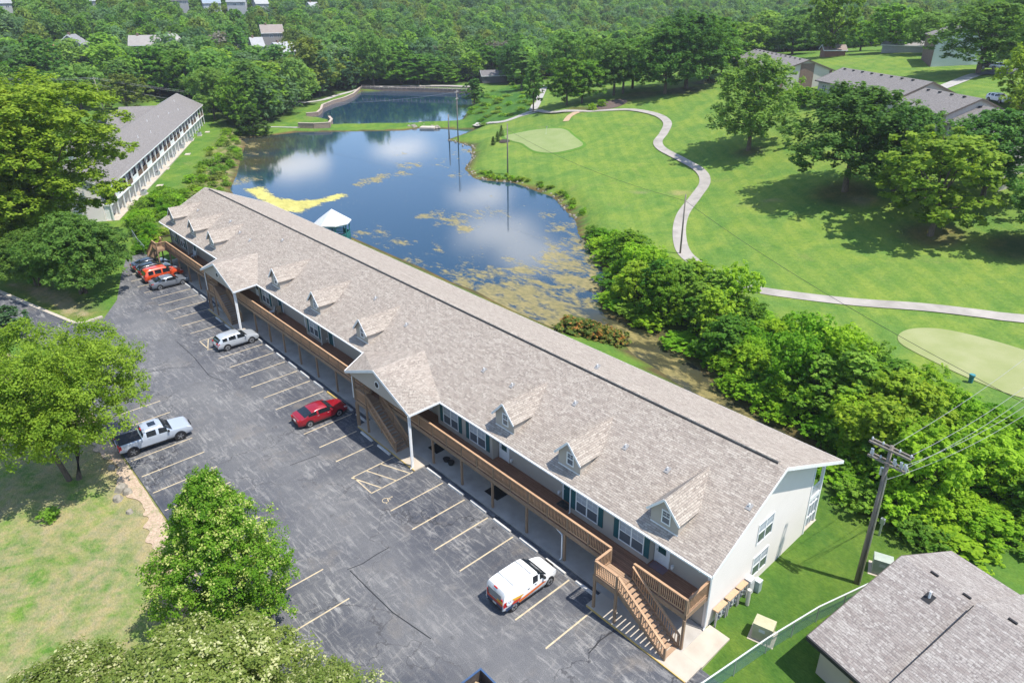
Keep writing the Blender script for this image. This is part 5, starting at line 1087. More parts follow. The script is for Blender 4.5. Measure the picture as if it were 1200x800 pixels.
# porches along the pond side (local -y is the pond side when x runs away: choose the side nearer the pond)
sd = -1 if (Vector((math.cos(rz), math.sin(rz), 0)).cross(Vector((0, 0, 1))).dot(Vector((1, 1, 0))) > 0) else 1
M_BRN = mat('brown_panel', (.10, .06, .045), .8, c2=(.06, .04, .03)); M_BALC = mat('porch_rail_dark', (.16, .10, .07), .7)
px_ = MB(); px_.box(-.09, -.09, 0, .09, .09, 5.3); PXM = px_.mesh('porch_post', M_WHITE)
yo = sd*(hw+1.25); nb = int((x1-x0)/3.9)
q = MB(); y_a, y_b = sorted((sd*(hw+.003), sd*(hw+1.4))); q.box(x0, y_a, 2.6, x1, y_b, 2.85); q.build('balcony_floor', M_WHITE, t)
q = MB(); q.box(x0, y_a, -.3, x1, sorted((sd*(hw+.003), sd*(hw+2.0)))[1] if sd > 0 else y_b, .05) if sd > 0 else q.box(x0, sd*(hw+2.0), -.3, x1, y_b, .05); q.build('patio_strip', M_CONC, t)
for i in range(nb+1):
    x = x0+i*(x1-x0)/nb; link('porch_post', PXM, t, (x, yo, .05))
    if i == nb: break
    xm = x+(x1-x0)/nb/2; w2 = (x1-x0)/nb/2
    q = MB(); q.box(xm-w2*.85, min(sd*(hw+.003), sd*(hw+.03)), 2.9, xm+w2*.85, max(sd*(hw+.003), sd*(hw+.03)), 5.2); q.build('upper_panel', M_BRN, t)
    q = MB(); q.box(xm-w2+.1, min(yo, yo+.05), 2.86, xm+w2-.1, max(yo, yo+.05), 3.75); q.build('balcony_rail', [M_BALC, M_WHITE, M_BALC][i % 3], t)
    rzw = R_(0) if sd < 0 else R_(180)
    wall_window(t, xm-w2*.35, sd*(hw+.034), 3.2, rzw); wall_window(t, xm+w2*.3, sd*(hw+.004), .35, rzw, name='patio_door')
    q = MB(); q.box(x+.2, min(sd*(hw+.05), yo), .05, x+.3, max(sd*(hw+.05), yo), 2.6); q.build('divider_wall', M_WHITE, t)
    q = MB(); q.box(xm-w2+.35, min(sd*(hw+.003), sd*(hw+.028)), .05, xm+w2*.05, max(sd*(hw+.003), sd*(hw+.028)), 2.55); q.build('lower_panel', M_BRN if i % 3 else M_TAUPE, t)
# stepped wings on the other side
for (wx, ln, zz, wd) in ((36, 7.5, 8.3, 9), (58, 5.0, 8.6, 7), (68, 5.0, 8.9, 7)):
    q = MB(); yy = -sd*(hw+ln)
    for sg in (-1, 1):
        q.slab([(wx, 0, zz), (wx, yy, zz), (wx+sg*wd/1.4, yy, zz-3.0), (wx+sg*wd/1.4, 0, zz-3.0)], .15)
    q.build('wing_roof', M_ROOF3, t); q = MB(); q.extr([(wx-wd/1.6, -1), (wx+wd/1.6, -1), (wx+wd/1.6, zz-3), (wx, zz-.2), (wx-wd/1.6, zz-3)], 1, min(0, yy+sd*.5), max(0, yy+sd*.5)); q.build('wing_wall', M_ENDW, t)
for i in range(10): q = MB(); q.tube([(0, 0, -.1), (0, 0, .45)], .07, 6); o = q.build('vent_pipe', M_WHITE, t); xx = 2+i*8.5; yy = sd*(1.2+(i*37 % 30)/10); o.location = (xx, yy, ZR-abs(yy)*s+.1)
# air conditioner units on its lawn
ac = MB(); ac.box(-.4, -.4, 0, .4, .4, .75); ACM = ac.mesh('body', mat('ac_grey', (.36, .38, .38), .6)); ag = MB(); ag.cyl((0, 0, .752), .3, .05, 12); AGM = ag.mesh('fan_grille', M_DARK); pd = MB(); pd.box(-1.0, -.6, -.1, 1.0, .6, .1); PDM = pd.mesh('pad', M_CONC)
ACL = ['nearest to the long building roof', 'second from the near end', 'third from the near end', 'beside the fourth porch', 'at the middle of the row', 'just past the middle', 'beyond the middle', 'near the far end', 'second from the far end', 'last, by the trees']
for i, (u, v, kind) in enumerate([(169,228,2),(187,218,0),(185,206,2),(195,198,0),(220,181,0),(203,185,2),(214,174,2),(224,165,2),(234,159,2),(243,155,0)]):
    p = G(u, v); tt = thing('air_conditioner' if kind else 'concrete_pad', ('grey air conditioner by the left block, %s' if kind else 'low concrete pad by the left block, %s') % ACL[i], 'air conditioner' if kind else 'pad', tuple(p), rz, 'units on the lawn of the left block')
    link('pad', PDM, tt, (0, 0, 0))
    for j in range(kind): b_ = link('body', ACM, tt, (-.48+.96*j, 0, .1)); link('fan_grille', AGM, b_)
# staggered apartment blocks on the right hill
def hill_block(apex, back, zr, hw, label, zbase, hgt=3.0, ext=0, end_brick=True, rise=2.3):
    a = gz(*apex, zr); b2 = gz(*back, zr); a_, rz, L = frame_of(b2, a, 0)
    t = thing('apartment_block', label, 'apartment building', (a_[0], a_[1], zbase), rz, 'staggered apartment blocks on the hill')
    gable_block(t, 0, L+ext, hw, zr-zbase-rise, zr-zbase, zbase=-4, ov=.7, wall_m=M_ENDW2, trim_m=M_TAUPE)
    if end_brick:
        q = MB(); q.box(L+ext+.003, -1.7, -4, L+ext+.06, 1.7, zr-zbase-.75); q.build('brick_panel', M_BRICK, t)
        for sg in (-1, 1): q = MB(); q.box(L+ext+.003, sg*(hw-.35)-.35, -4, L+ext+.05, sg*(hw-.35)+.35, zr-zbase-rise-.1); q.build('brick_panel', M_BRICK, t)
    n = int((L+ext)/3.2)
    for i in range(n): q = MB(); q.cbox((1.5+i*3.2, -.7, zr-zbase-.02), (.5, .35, .22)); q.build('roof_vent', M_DARK, t)
    for sg in (-1, 1):
        for i in range(int((L+ext)/4.5)): wall_window(t, 2.5+i*4.5, sg*(hw+.003), zr-zbase-rise-2.2, R_(0) if sg < 0 else R_(180))
    return t
M_ENDW2 = siding_mat('cream_lap_siding', (.52, .47, .42), .3)
hill_block((947.7,70.7), (887,58), 20.0, 6.3, 'staggered apartment block with a brown brick strip on its gable behind the round oak', 11.5, ext=0)
hill_block((1092,96.5), (989,80), 19.6, 5.6, 'long grey roofed apartment block stepping down behind the twin oaks', 11.0, end_brick=False)
hill_block((1150,116), (1086,104), 18.6, 5.6, 'middle grey roofed apartment block with a small taupe gable above the trees', 10.5, end_brick=False)
hill_block((1225,139.5), (1146,123.5), 17.4, 5.6, 'lowest grey roofed apartment block at the right edge of the picture', 9.5, end_brick=False)
p = G(1165, 213); q = MB(); q.box(-2.6, -1.6, -1, 2.6, 1.6, .12); small('patio', 'small pale concrete patio half hidden behind the right oaks', 'patio', q, M_CONC, (p[0], p[1], p[2]), None, R_(-30))
# tall white building at the upper right
p0 = gy_ = None
def gyv(u, v, y): d = ray(u, v); return CAM_POS+(y-CAM_POS[1])/d[1]*d
a = gz(1097, 78, 18.1); b2 = gz(1113, 79, 18.1)
dirx = np.array([.66, .75])
t = thing('apartment_building', 'tall narrow white sided building with a brown brick corner beside the big tree', 'apartment building', (-44.2, 184.5, 17.6), R_(119))
gable_block(t, -6.5, 6.5, 5.5, 7.6, 9.6, zbase=-2, ov=.5, wall_m=siding_mat('white_siding', (.66, .68, .66), .25), trim_m=M_TAUPE)
q = MB(); q.box(-6.56, 5.503, -2, 6.6, 5.62, 7.4); q.build('brick_panel', M_BRICK, t)
for i in range(3):
    for z in (1, 4.2): wall_window(t, -3.5+3.5*i, -5.503, z, 0)
t = thing('apartment_building', 'pale roofed block mostly hidden by the trees at the top right corner', 'apartment building', (-8.0, 190, 19.5), R_(-20)); gable_block(t, -9, 9, 6, 6.5, 9.0, zbase=-2, roof_m=M_ROOF3)
# house at the bottom right
A = gz(1056, 651, 5.05); Bq = gz(1200, 750, 5.05); a_, rz, L = frame_of(A, Bq, 0)
t = thing('house', 'low grey shingled house with a stepped ridge cut by the bottom right corner', 'house', (A[0], A[1], 0), rz)
def rslab(x0, x1, y0, z0, y1, z1, nm_='roof', th=.16): q = MB(); q.slab([(x0, y0, z0), (x1, y0, z0), (x1, y1, z1), (x0, y1, z1)], th); return q.build(nm_, M_ROOF2, t)
XS_ = 4.35
rslab(0, XS_-.003, 0.001, 5.05, 5.9, 2.75); rslab(0, XS_-.003, -.001, 5.05, -7.35, 2.7); rslab(XS_, 16, 0.001, 5.40, 6.1, 2.98); rslab(XS_, 16, -.001, 5.40, -7.35, 3.05)
q = MB(); q.bar((XS_-.015, -7.35, 2.93), (XS_-.015, -.3, 5.27), .02, .24); q.build('step_shadow_bar', M_DARK, t)  # dark bar paints in the shadow line where the roof steps up
q = MB(); q.box(0, -7.47, 2.46, XS_, -7.353, 2.70); q.box(XS_+.003, -7.47, 2.80, 16, -7.353, 3.05); q.build('gutter', M_DARK, t)
q = MB(); q.bar((-.02, 0, 4.94), (-.02, -7.35, 2.58), .03, .22); q.bar((-.02, 0, 4.94), (-.02, 5.9, 2.62), .03, .22); q.build('rake_board', M_TAUPE, t)
q = MB(); q.extr([(-6.7, -.2), (5.3, -.2), (5.3, 2.75), (0, 4.8), (-6.7, 2.7)], 0, .55, 15.5); hw_ = q.build('wall', siding_mat('tan_siding', (.42, .36, .28), .2), t)
q = MB(); q.box(3.2, -6.76, 1.0, 4.6, -6.703, 2.2); q.build('window', M_GLASS, t); q = MB(); q.box(3.1, -6.79, .9, 3.2, -6.705, 2.3); q.box(4.6, -6.79, .9, 4.7, -6.705, 2.3); q.box(3.2, -6.79, 2.2, 4.6, -6.705, 2.3); q.build('window_trim', M_TAUPE, t); q = MB(); q.box(2.5, -6.77, .9, 3.0, -6.704, 2.3); q.build('shutter', mat('tan_board', (.38, .26, .15), .7), t)
for x, y in ((1.75, .5), (3.6, .5), (5.9, .5), (7.9, .5)):
    z = (5.05 if x < XS_ else 5.40)-.39*y; q = MB(); q.bar((x-.22, y, z+.08), (x+.22, y, z+.08), .12, .09); q.build('roof_vent', M_DARK, t)
q = MB(); q.tube([(2.55, -1.15, 4.55), (2.55, -1.15, 5.15)], .07, 8); q.build('vent_pipe', M_WHITE, t); q = MB(); q.add([(2.3, -1.5, 4.60), (2.8, -1.5, 4.60), (2.8, -.9, 4.79), (2.3, -.9, 4.79)], [(0, 1, 2, 3)]); q.build('vent_flashing', M_DARK, t, fix=False)
# distant houses among the trees
def far_house(u, v, d, z, w, label, roof_c, wall_c, dep=9, hgt=5.0, rz=0, rise=3.4):
    x, y, _ = udz(u, d, 0); h = max(H(x, y), z if z is not None else -9)
    t = thing('house', label, 'house', (x, y, h), rz, None)
    k = 'far_roof_%02d%02d%02d' % tuple(int(c*50) for c in roof_c); roof_c = tuple(c*.7 for c in roof_c); rm = mat(k, roof_c, .85, c2=tuple(c*.85 for c in roof_c), scale=.8); wall_c = tuple(c*.62 for c in wall_c); wm_ = mat('far_wall_%02d%02d%02d' % tuple(int(c*50) for c in wall_c), wall_c, .8)
    gable_block(t, -w/2, w/2, dep/2, hgt, hgt+rise, zbase=-6, ov=.5, roof_m=rm, wall_m=wm_)
    for sg, r_ in ((-1, 0), (1, math.pi)):
        for i in range(int(w/4)): wall_window(t, -w/2+2+i*4, sg*(dep/2+.003), hgt-2.4, r_)
    for sg in (-1, 1): wall_window(t, sg*(w/2+.003), 0, hgt-2.4, R_(90)*sg)
    q = MB(); q.box(w*.2, -.4, hgt, w*.2+.8, .4, hgt+rise+1.0); q.build('chimney', M_BRICK, t)
    return t
def zfor(v, d): return CAM_POS[2]-(v-2)/CAM_F*d*1.0
HOUSES = [(38,57,352,'orange tiled house half buried in the trees at the left',(.50,.24,.16),(.45,.36,.28),16,25), (78,49,372,'pale grey roofed house just right of the orange tiled one',(.34,.34,.35),(.6,.6,.58),10,70), (165,52,358,'cream house with a broad pale gable in the left forest',(.42,.39,.36),(.6,.57,.5),14,-10), (197,51,364,'small white house peeking out right of the broad pale gable',(.5,.48,.46),(.6,.58,.55),6,60),
    (3,3,470,'white house cut by the top left corner',(.4,.4,.4),(.6,.6,.58),12,10), (104,2,500,'white house on the hilltop left of the red roofed one',(.5,.5,.5),(.65,.64,.6),13,0), (214,2,505,'red roofed house on the hilltop',(.42,.05,.05),(.5,.5,.5),12,0), (250,5,500,'pale blue roofed house on the hilltop',(.36,.43,.5),(.65,.68,.7),13,5), (280,4,500,'grey gabled hilltop house right of the blue roofed one',(.36,.37,.39),(.62,.62,.62),14,-8), (307,6,505,'small white house near the right end of the hilltop row',(.5,.5,.5),(.62,.62,.6),10,15),
    (368,11,540,'lone white house on the middle of the hillside',(.5,.5,.52),(.62,.62,.62),9,30), (316,43,400,'brown roofed house in the forest above the yellow green tree',(.38,.32,.28),(.45,.42,.4),12,5), (326,62,350,'white house hidden behind the yellow green tree',(.52,.52,.54),(.6,.6,.6),11,40), (296,56,370,'little pale roof showing between forest crowns',(.5,.5,.5),(.6,.6,.6),6,10)]
HOUSE_XY = []
for (u, v, d, lab, rc, wc, w, r) in HOUSES:
    dirv = ray(u, 20)[:2]; ang = math.atan2(dirv[1], dirv[0])+R_(90)+R_(r)
    ht = far_house(u, v, d, zfor(v, d)-(2.0 if v > 20 else 7.0), w*(.85 if v > 20 else .75), lab, rc, wc, rz=ang); HOUSE_XY.append((ht.location.x, ht.location.y, u, v))
def ground_house(u, v, name, label, w, dep, hgt, rise, rc, wc, r=0, cat='house'):
    p = G(u, v); dirv = ray(u, 20)[:2]; t = thing(name, label, cat, tuple(p), math.atan2(dirv[1], dirv[0])+R_(90+r)); rm = mat('gr_%s' % label[:9], rc, .85); wm_ = mat('gw_%s' % label[:9], wc, .8); gable_block(t, -w/2, w/2, dep/2, hgt, hgt+rise, zbase=-2, ov=.5, roof_m=rm, wall_m=wm_); HOUSE_XY.append((p[0], p[1], u, v))
    for i in range(int(w/3)): wall_window(t, -w/2+1.5+i*3, -dep/2-.003, hgt-2.1, 0)
ground_house(577, 96, 'pavilion', 'dark roofed pavilion by the end of the far dam', 10, 7, 3.0, 1.8, (.16, .15, .15), (.10, .10, .10), 10, 'pavilion')
ground_house(1065, 61, 'house', 'long low white house beyond the hilltop lawn', 13, 7, 2.0, 1.3, (.30, .28, .27), (.38, .38, .36), -15)
ground_house(975, 66, 'house', 'brown brick house under the tall light tree at the lawn edge', 6, 5, 2.0, 1.2, (.28, .22, .19), (.25, .13, .09), 15)
# ------------------------------------------------------------------ gazebo
gp = gz(388.5, 246, 4.55); gx_, gy2 = gp[0], gp[1]; gh = H(gx_, gy2)
t = thing('gazebo', 'teal gazebo with a white pointed roof at the pond edge behind the long building', 'gazebo', (gx_, gy2, max(gh, -.6)))
n = 8; r0 = 2.55; zb0 = 2.85
def oc(r, z, k): a = 2*math.pi*(k+.5)/n; return (r*math.cos(a), r*math.sin(a), z)
q = MB(); q.add([oc(r0+.35, zb0, k) for k in range(n)]+[(0, 0, 4.85)]+[oc(r0+.35, zb0-.14, k) for k in range(n)], [(k, (k+1) % n, n) for k in range(n)]+[(k, n+1+k, n+1+(k+1) % n, (k+1) % n) for k in range(n)]+[tuple(range(2*n, n, -1))]); q.build('roof', mat('gazebo_roof', (.56, .58, .60), .5), t)
q = MB(); q.add([oc(r0, -.6, k) for k in range(n)]+[oc(r0, .12, k) for k in range(n)], [tuple(range(n, 2*n))]+[(k, (k+1) % n, n+(k+1) % n, n+k) for k in range(n)]); q.build('floor', M_TEAL, t)
M_TL2 = mat('gazebo_teal', (.03, .17, .165), .6)
for k in range(n):
    q = MB(); p = oc(r0-.1, 0, k); q.box(p[0]-.07, p[1]-.07, .12, p[0]+.07, p[1]+.07, zb0-.1); q.build('post', M_TL2, t)
    q = MB(); a_, b_ = oc(r0-.1, 0, k), oc(r0-.1, 0, k+1); q.bar((a_[0], a_[1], 1.05), (b_[0], b_[1], 1.05), .08, .08); q.bar((a_[0], a_[1], .3), (b_[0], b_[1], .3), .06, .08); q.bar((a_[0], a_[1], zb0-.28), (b_[0], b_[1], zb0-.28), .08, .2)
    for i in range(1, 12):
        f_ = i/12; x, y = a_[0]+(b_[0]-a_[0])*f_, a_[1]+(b_[1]-a_[1])*f_; q.box(x-.03, y-.03, .3, x+.03, y+.03, 1.03)
    o = q.build('railing', M_TL2, t); o['kind'] = 'stuff'
# ------------------------------------------------------------------ utility poles and lines
def pole(name, label, x, y, h, r=.15, lean=(0, 0), arms=()):
    z0 = H(x, y); t = thing(name, label, 'utility pole', (x, y, z0), 0, None)
    q = MB(); q.tube([(0, 0, -.5), (lean[0]*.5, lean[1]*.5, h*.5), (lean[0], lean[1], h)], [r, r*.85, r*.7], 10); q.build('shaft', M_WOODPOLE, t, True)
    for (zc_, dx, dy, ln, kk) in arms:
        d = np.array([dx, dy])/math.hypot(dx, dy); f_ = zc_/h; c = np.array([lean[0]*f_, lean[1]*f_]); a_ = c-d*ln/2; b_ = c+d*ln/2
        q = MB(); side = np.array([-d[1], d[0]])*.17
        for sg in ((-1, 1) if kk == 'double' else (1,)): q.bar((a_[0]+side[0]*sg, a_[1]+side[1]*sg, zc_), (b_[0]+side[0]*sg, b_[1]+side[1]*sg, zc_), .11, .13)
        ar = q.build('crossarm', M_WOODPOLE, t)
        for s_ in (.04, .3, .7, .96):
            p_ = a_+(b_-a_)*s_; q = MB(); q.tube([(p_[0], p_[1], zc_+.06), (p_[0], p_[1], zc_+.16), (p_[0], p_[1], zc_+.26)], [.05, .075, .04], 8); q.build('insulator', mat('porcelain', (.5, .52, .54), .25), ar)
    return t
PX, PY = 10.14, 14.64
ua = gz(1019.4, 518.7, 10.45); ub = gz(1066, 541, 10.45); la = gz(1016, 540, 9.55); lb = gz(1060, 562, 9.55); dU = ub-ua
np_ = pole('utility_pole', 'weathered wooden utility pole with two crossarms on the grass beside the end wall', PX, PY, 10.75, .17, (0, 0), [(10.5, dU[0], dU[1], 2.5, 'double'), (9.55, dU[0], dU[1], 2.3, 'double')])
dUn = dU[:2]/np.hypot(dU[0], dU[1])
q = MB(); q.tube([(.2, -.05, 0), (.2, -.05, 4.0), (.16, -.04, 8.6)], .05, 8); q.build('riser_pipe', mat('riser', (.30, .27, .10), .6, c2=(.35, .34, .31), scale=.6), np_)
for s_ in (-1.0, .35, .75, 1.0):
    q = MB(); c = dUn*s_; q.tube([(c[0], c[1], 9.65), (c[0], c[1], 10.0)], .09, 8); q.tube([(c[0]+.1, c[1]-.15, 9.5), (c[0]+.16, c[1]-.25, 9.95), (c[0]+.05, c[1]-.3, 10.15)], .04, 6); q.build('fuse_cutout', mat('porcelain', (.5, .52, .54), .25), np_)
q = MB(); q.cyl((-.25, .1, 8.5), .10, .5, 10); q.build('arrester', M_STEEL, np_)
M_WIRE = mat('wire_dark', (.03, .03, .032), .5); M_WIREL = mat('wire_light', (.34, .34, .34), .5)
def wire(name, label, a, b2, sag, r=.018, m_=None, n=18, group=None, via=None):
    a = np.array(a, float); b2 = np.array(b2, float); pts = []
    for i in range(n+1):
        t_ = i/n; p = a+(b2-a)*t_; p[2] -= 4*sag*t_*(1-t_); pts.append(tuple(p))
    q = MB(); q.tube(pts, r, 5); o = q.build(name, m_ or M_WIREL, None, True, uv=False); return tag(o, label, 'power line', group)
tops = [(PX+dUn[0]*s_, PY+dUn[1]*s_, z) for s_, z in ((.05, 10.75), (1.15, 10.7), (1.05, 9.75), (.8, 9.7), (.1, 8.3))]
ends = [(1245,385,11.5),(1250,415,11.2),(1250,428,10.2),(1250,441,9.6),(1250,452,8.4)]
LB = ['topmost pale power line leaving the near utility pole to the right', 'second pale power line from the top leaving the near pole', 'middle pale power line of the five leaving the near pole', 'fourth pale power line from the top leaving the near pole', 'lowest pale cable leaving the near pole to the right']
for i in range(5):
    e = gz(*ends[i]); wire('power_line', LB[i], tops[i], e, .55+.1*i, .013, M_WIREL, group='power lines from the near pole')
p2 = G(797, 297); pC = G(537, 166.5); pD = G(595, 205); pE = gz(526.5, 164, -.9)
def hpix(p, vtop):                         # pole height from the row of its top
    lo, hi = 0, 40
    for _ in range(30):
        m_ = (lo+hi)/2
        if pj((p[0], p[1], p[2]+m_))[1] > vtop: lo = m_
        else: hi = m_
    return lo
h2, hC, hD, hE = hpix(p2, 228), hpix(pC, 106), hpix(pD, 145), hpix(pE, 134)
pole('utility_pole', 'bare grey wooden pole beside the cart path in the middle of the golf course', p2[0], p2[1], h2, .14)
pole('utility_pole', 'tall reddish pole with small crossarms on the spit between the two ponds', pC[0], pC[1], hC, .17, (0, 0), [(hC-.5, .6, -.8, 3.0, 's'), (hC-2.2, .6, -.8, 2.2, 's')])
pole('utility_pole', 'pale grey pole with step bands below the putting green', pD[0], pD[1], hD, .16)
pole('utility_pole', 'short dark pole standing in the water beside the reddish pole', pE[0], pE[1], hE, .2)
top2 = (p2[0], p2[1], p2[2]+h2-.9); topD = (pD[0], pD[1], pD[2]+hD-1.2); topC = (pC[0], pC[1], pC[2]+hC-1.4)
wire('power_line', 'thin dark cable from the golf course pole up to the pole below the putting green', topD, top2, 1.2, .02, M_WIRE); wire('power_line', 'dark cable running from the golf course pole down to the right edge', top2, gz(1235, 490, 7.0), 1.0, .022, M_WIRE)
wire('power_line', 'thin cable between the pale grey pole and the tall reddish pole', topC, topD, .8, .018, M_WIRE)
pL = G(124, 136); hL = hpix(pL, 91); dd = ray(115, 20)[:2]; 
pole('utility_pole', 'leaning wooden pole with a small crossarm behind the left apartment block', pL[0], pL[1], hL, .17, (-1.2, -.6), [(hL-.5, .5, .86, 2.2, 's')])
tL = np.array((pL[0]-1.2, pL[1]-.6, pL[2]+hL-.3))
for i, (dz, e2, e1) in enumerate((((.3), (330,117.5), (-40,90)), ((-.1), (330,119), (-40,91.5)), ((-1.5), (280,127), (-40,96)))):
    dpt = np.linalg.norm(tL-CAM_POS); ra = ray(*e1); ra = CAM_POS+ra/np.linalg.norm(ra)*dpt*1.05; rb = ray(*e2); rb = CAM_POS+rb/np.linalg.norm(rb)*(dpt*1.02)
    wire('power_line', ['upper', 'middle', 'lower'][i]+' pale line running left from the leaning pole', tL+(0, 0, dz), ra, .5, .03, M_WIREL); wire('power_line', ['upper', 'middle', 'lower'][i]+' pale line from the leaning pole over the left block towards the pond', tL+(0, 0, dz), rb, .8, .03, M_WIREL)
wire('power_line', 'long faint line crossing above the lower end of the upper pond', CAM_POS+ray(330, 118)/np.linalg.norm(ray(330, 118))*235, (topC[0], topC[1], topC[2]+1.0), 1.5, .03, M_WIREL)
# transformer boxes
def tbox(x, y, rz, label, c):
    t = thing('transformer_box', label, 'utility box', (x, y, H(x, y)), rz); q = MB(); q.box(-.55, -.5, -.05, .55, .5, .62); q.build('base', mat('tb_%s' % label[:5], c, .6), t); q = MB(); q.extr([(-.52, .64), (.47, .64), (.5, 1.02), (-.2, 1.22), (-.54, 1.2)], 0, -.58, .58); q.build('lid', mat('tbl_%s' % label[:5], tuple(x_*1.1 for x_ in c), .55), t); q = MB(); q.box(-.2, -.535, .72, .15, -.525, .95); q.build('warning_label', M_PLATE, t)
    q = MB(); q.box(-.75, -.7, -.2, .75, .7, .02); q.build('pad', M_CONC, t)
tbox(8.15, 6.35, R_(15), 'yellowish beige transformer box on the side lawn near the fence', (.42, .40, .26)); tbox(10.75, 16.9, R_(20), 'grey green transformer box behind the corner of the bottom right house', (.36, .40, .34))
q = MB(); q.box(-.06, -.06, -.3, .06, .06, 1.5); q.box(-.14, -.1, 1.05, .14, .1, 1.5); p = G(1030, 627); small('meter_post', 'small grey meter post at the thicket edge above the house', 'post', q, M_STEEL, tuple(p))
# chain link fence
FP = [(7.55, -2.6), (8.0, 0.0), (8.9, 5.33), (9.83, 9.66), (11.15, 14.0), (12.3, 17.8)]
t = thing('chain_link_fence', 'chain link fence with green mesh between the side lawn and the bottom right house', 'fence', (FP[0][0], FP[0][1], 0)); o0 = (FP[0][0], FP[0][1], 0)
m, nt, b = newmat('chain_mesh'); tr2 = N(nt, 'ShaderNodeBsdfTransparent'); mx2 = N(nt, 'ShaderNodeMixShader'); uvn = N(nt, 'ShaderNodeTexCoord')
mpn = N(nt, 'ShaderNodeMapping'); mpn.inputs['Rotation'].default_value = (0, 0, R_(45)); lk(nt, uvn.outputs['UV'], mpn.inputs['Vector']); sp = N(nt, 'ShaderNodeSeparateXYZ'); lk(nt, mpn.outputs[0], sp.inputs[0])
f1 = math2(nt, 'LESS_THAN', math2(nt, 'FRACT', math2(nt, 'DIVIDE', sp.outputs['X'], .055)), .26); f2 = math2(nt, 'LESS_THAN', math2(nt, 'FRACT', math2(nt, 'DIVIDE', sp.outputs['Y'], .055)), .26)
lk(nt, math2(nt, 'MAXIMUM', f1, f2), mx2.inputs[0]); lk(nt, tr2.outputs[0], mx2.inputs[1]); b.inputs['Base Color'].default_value = (.13, .26, .21, 1); b.inputs['Roughness'].default_value = .6; lk(nt, b.outputs[0], mx2.inputs[2]); lk(nt, mx2.outputs[0], nt.nodes['Material Output'].inputs['Surface']); M_CHAIN = m
for a_, b_ in zip(FP[:-1], FP[1:]):
    q = MB(); q.quad((a_[0], a_[1], .05), (b_[0], b_[1], .05), (b_[0], b_[1], 1.22), (a_[0], a_[1], 1.22)); q.build('chain_mesh', M_CHAIN, t, off=o0, fix=False)
    q = MB(); q.tube([(a_[0], a_[1], 1.25), (b_[0], b_[1], 1.25)], .045, 8); q.build('top_rail', mat('fence_rail', (.55, .58, .56), .4), t, off=o0)
    L = math.hypot(b_[0]-a_[0], b_[1]-a_[1]); k = max(1, round(L/2.4))
    for i in range(k): f_ = i/k; q = MB(); x, y = a_[0]+(b_[0]-a_[0])*f_, a_[1]+(b_[1]-a_[1])*f_; q.tube([(x, y, -.2), (x, y, 1.25)], .035, 7); q.build('fence_post', M_STEEL, t, off=o0)
# second fence by the far corner of the walk
fa_ = [gz(u, v, 0) for u, v in ((157, 281), (163, 291), (172, 301))]
t = thing('chain_link_fence', 'short chain link fence past the far end of the parking lot', 'fence', tuple(fa_[0])); o0 = tuple(fa_[0])
for a_, b_ in zip(fa_[:-1], fa_[1:]):
    q = MB(); q.quad((a_[0], a_[1], .05), (b_[0], b_[1], .05), (b_[0], b_[1], 1.6), (a_[0], a_[1], 1.6)); q.build('chain_mesh', M_CHAIN, t, off=o0, fix=False); q = MB(); q.tube([(a_[0], a_[1], 1.63), (b_[0], b_[1], 1.63)], .04, 6); q.build('top_rail', M_STEEL, t, off=o0); q = MB(); q.tube([(a_[0], a_[1], -.2), (a_[0], a_[1], 1.63)], .04, 6); q.build('fence_post', M_STEEL, t, off=o0)
q = MB(); m_ = (fa_[1]+fa_[2])/2; q.cbox((m_[0], m_[1]-.05, 1.1), (.5, .04, .4)); q.build('notice', M_WHITE, t, off=o0)
# tee marker
p = G(1137, 448); q = MB(); q.tube([(0, 0, 0), (0, 0, .75)], [.2, .24], 10); t = thing('ball_washer', 'little blue green ball washer on the edge of the tee green', 'golf fixture', tuple(p)); q.build('body', mat('washer', (.03, .17, .20), .5), t); q = MB(); q.cyl((0, 0, .75), .28, .14, 12); q.build('lid', mat('washer_l', (.06, .25, .28), .4), t)
p = G(640, 158); q = MB(); q.tube([(0, 0, 0), (0, 0, 2.1)], .02, 6); t = thing('flagstick', 'thin flagstick on the putting green', 'flag', tuple(p)); q.build('pole', M_WHITE, t); q = MB(); q.box(0, -.01, 1.75, .4, .01, 2.08); q.build('flag', mat('flag_c', (.6, .58, .5), .7), t)
# ------------------------------------------------------------------ retaining walls round the upper pond and dam
M_WALLB = brick_mat('stone_block', (.36, .27, .21), (.28, .21, .165), (.18, .15, .12), .6, .3)
def retaining(name, label, pts, z0, z1, th=.6, m_=None):
    t = thing(name, label, 'wall', (pts[0][0], pts[0][1], 0)); o_ = (pts[0][0], pts[0][1], 0)
    for a_, b_ in zip(pts[:-1], pts[1:]): q = MB(); q.bar((a_[0], a_[1], (z0+z1)/2), (b_[0], b_[1], (z0+z1)/2), th, z1-z0); q.build('wall_course', m_ or M_WALLB, t, off=o_)
    for a_, b_ in zip(pts[:-1], pts[1:]): q = MB(); q.bar((a_[0], a_[1], z1+.08), (b_[0], b_[1], z1+.08), th+.15, .15); q.build('coping', mat('coping_stone', (.45, .37, .30), .85), t, off=o_)
    return t
retaining('dam_wall', 'long brown wall of the far dam across the upper pond', G2([(422,105.5),(450,106),(480,106.5),(520,107.5),(553,108.5)], -.3), -1.5, .8)
retaining('retaining_wall', 'tan stone retaining wall curving along the left shore of the upper pond', G2([(422,105.5),(414,112.5),(404,117),(390,121),(378,126),(376.5,131),(372,135),(359,136)], -.3), -1.5, .55)
retaining('retaining_wall', 'low tan stone wall round the grassy spit at the left of the upper pond', G2([(350,148),(368,148.5),(386,147.5),(389,143.5),(386,140)], -.3), -1.5, .6)
dm = G2([(424,104.5),(552,107.6)], .9); t = thing('dam_railing', 'low pinkish railing along the top of the far dam', 'railing', (dm[0][0], dm[0][1], 1.3)); Ld = np.array(dm[1])-np.array(dm[0])
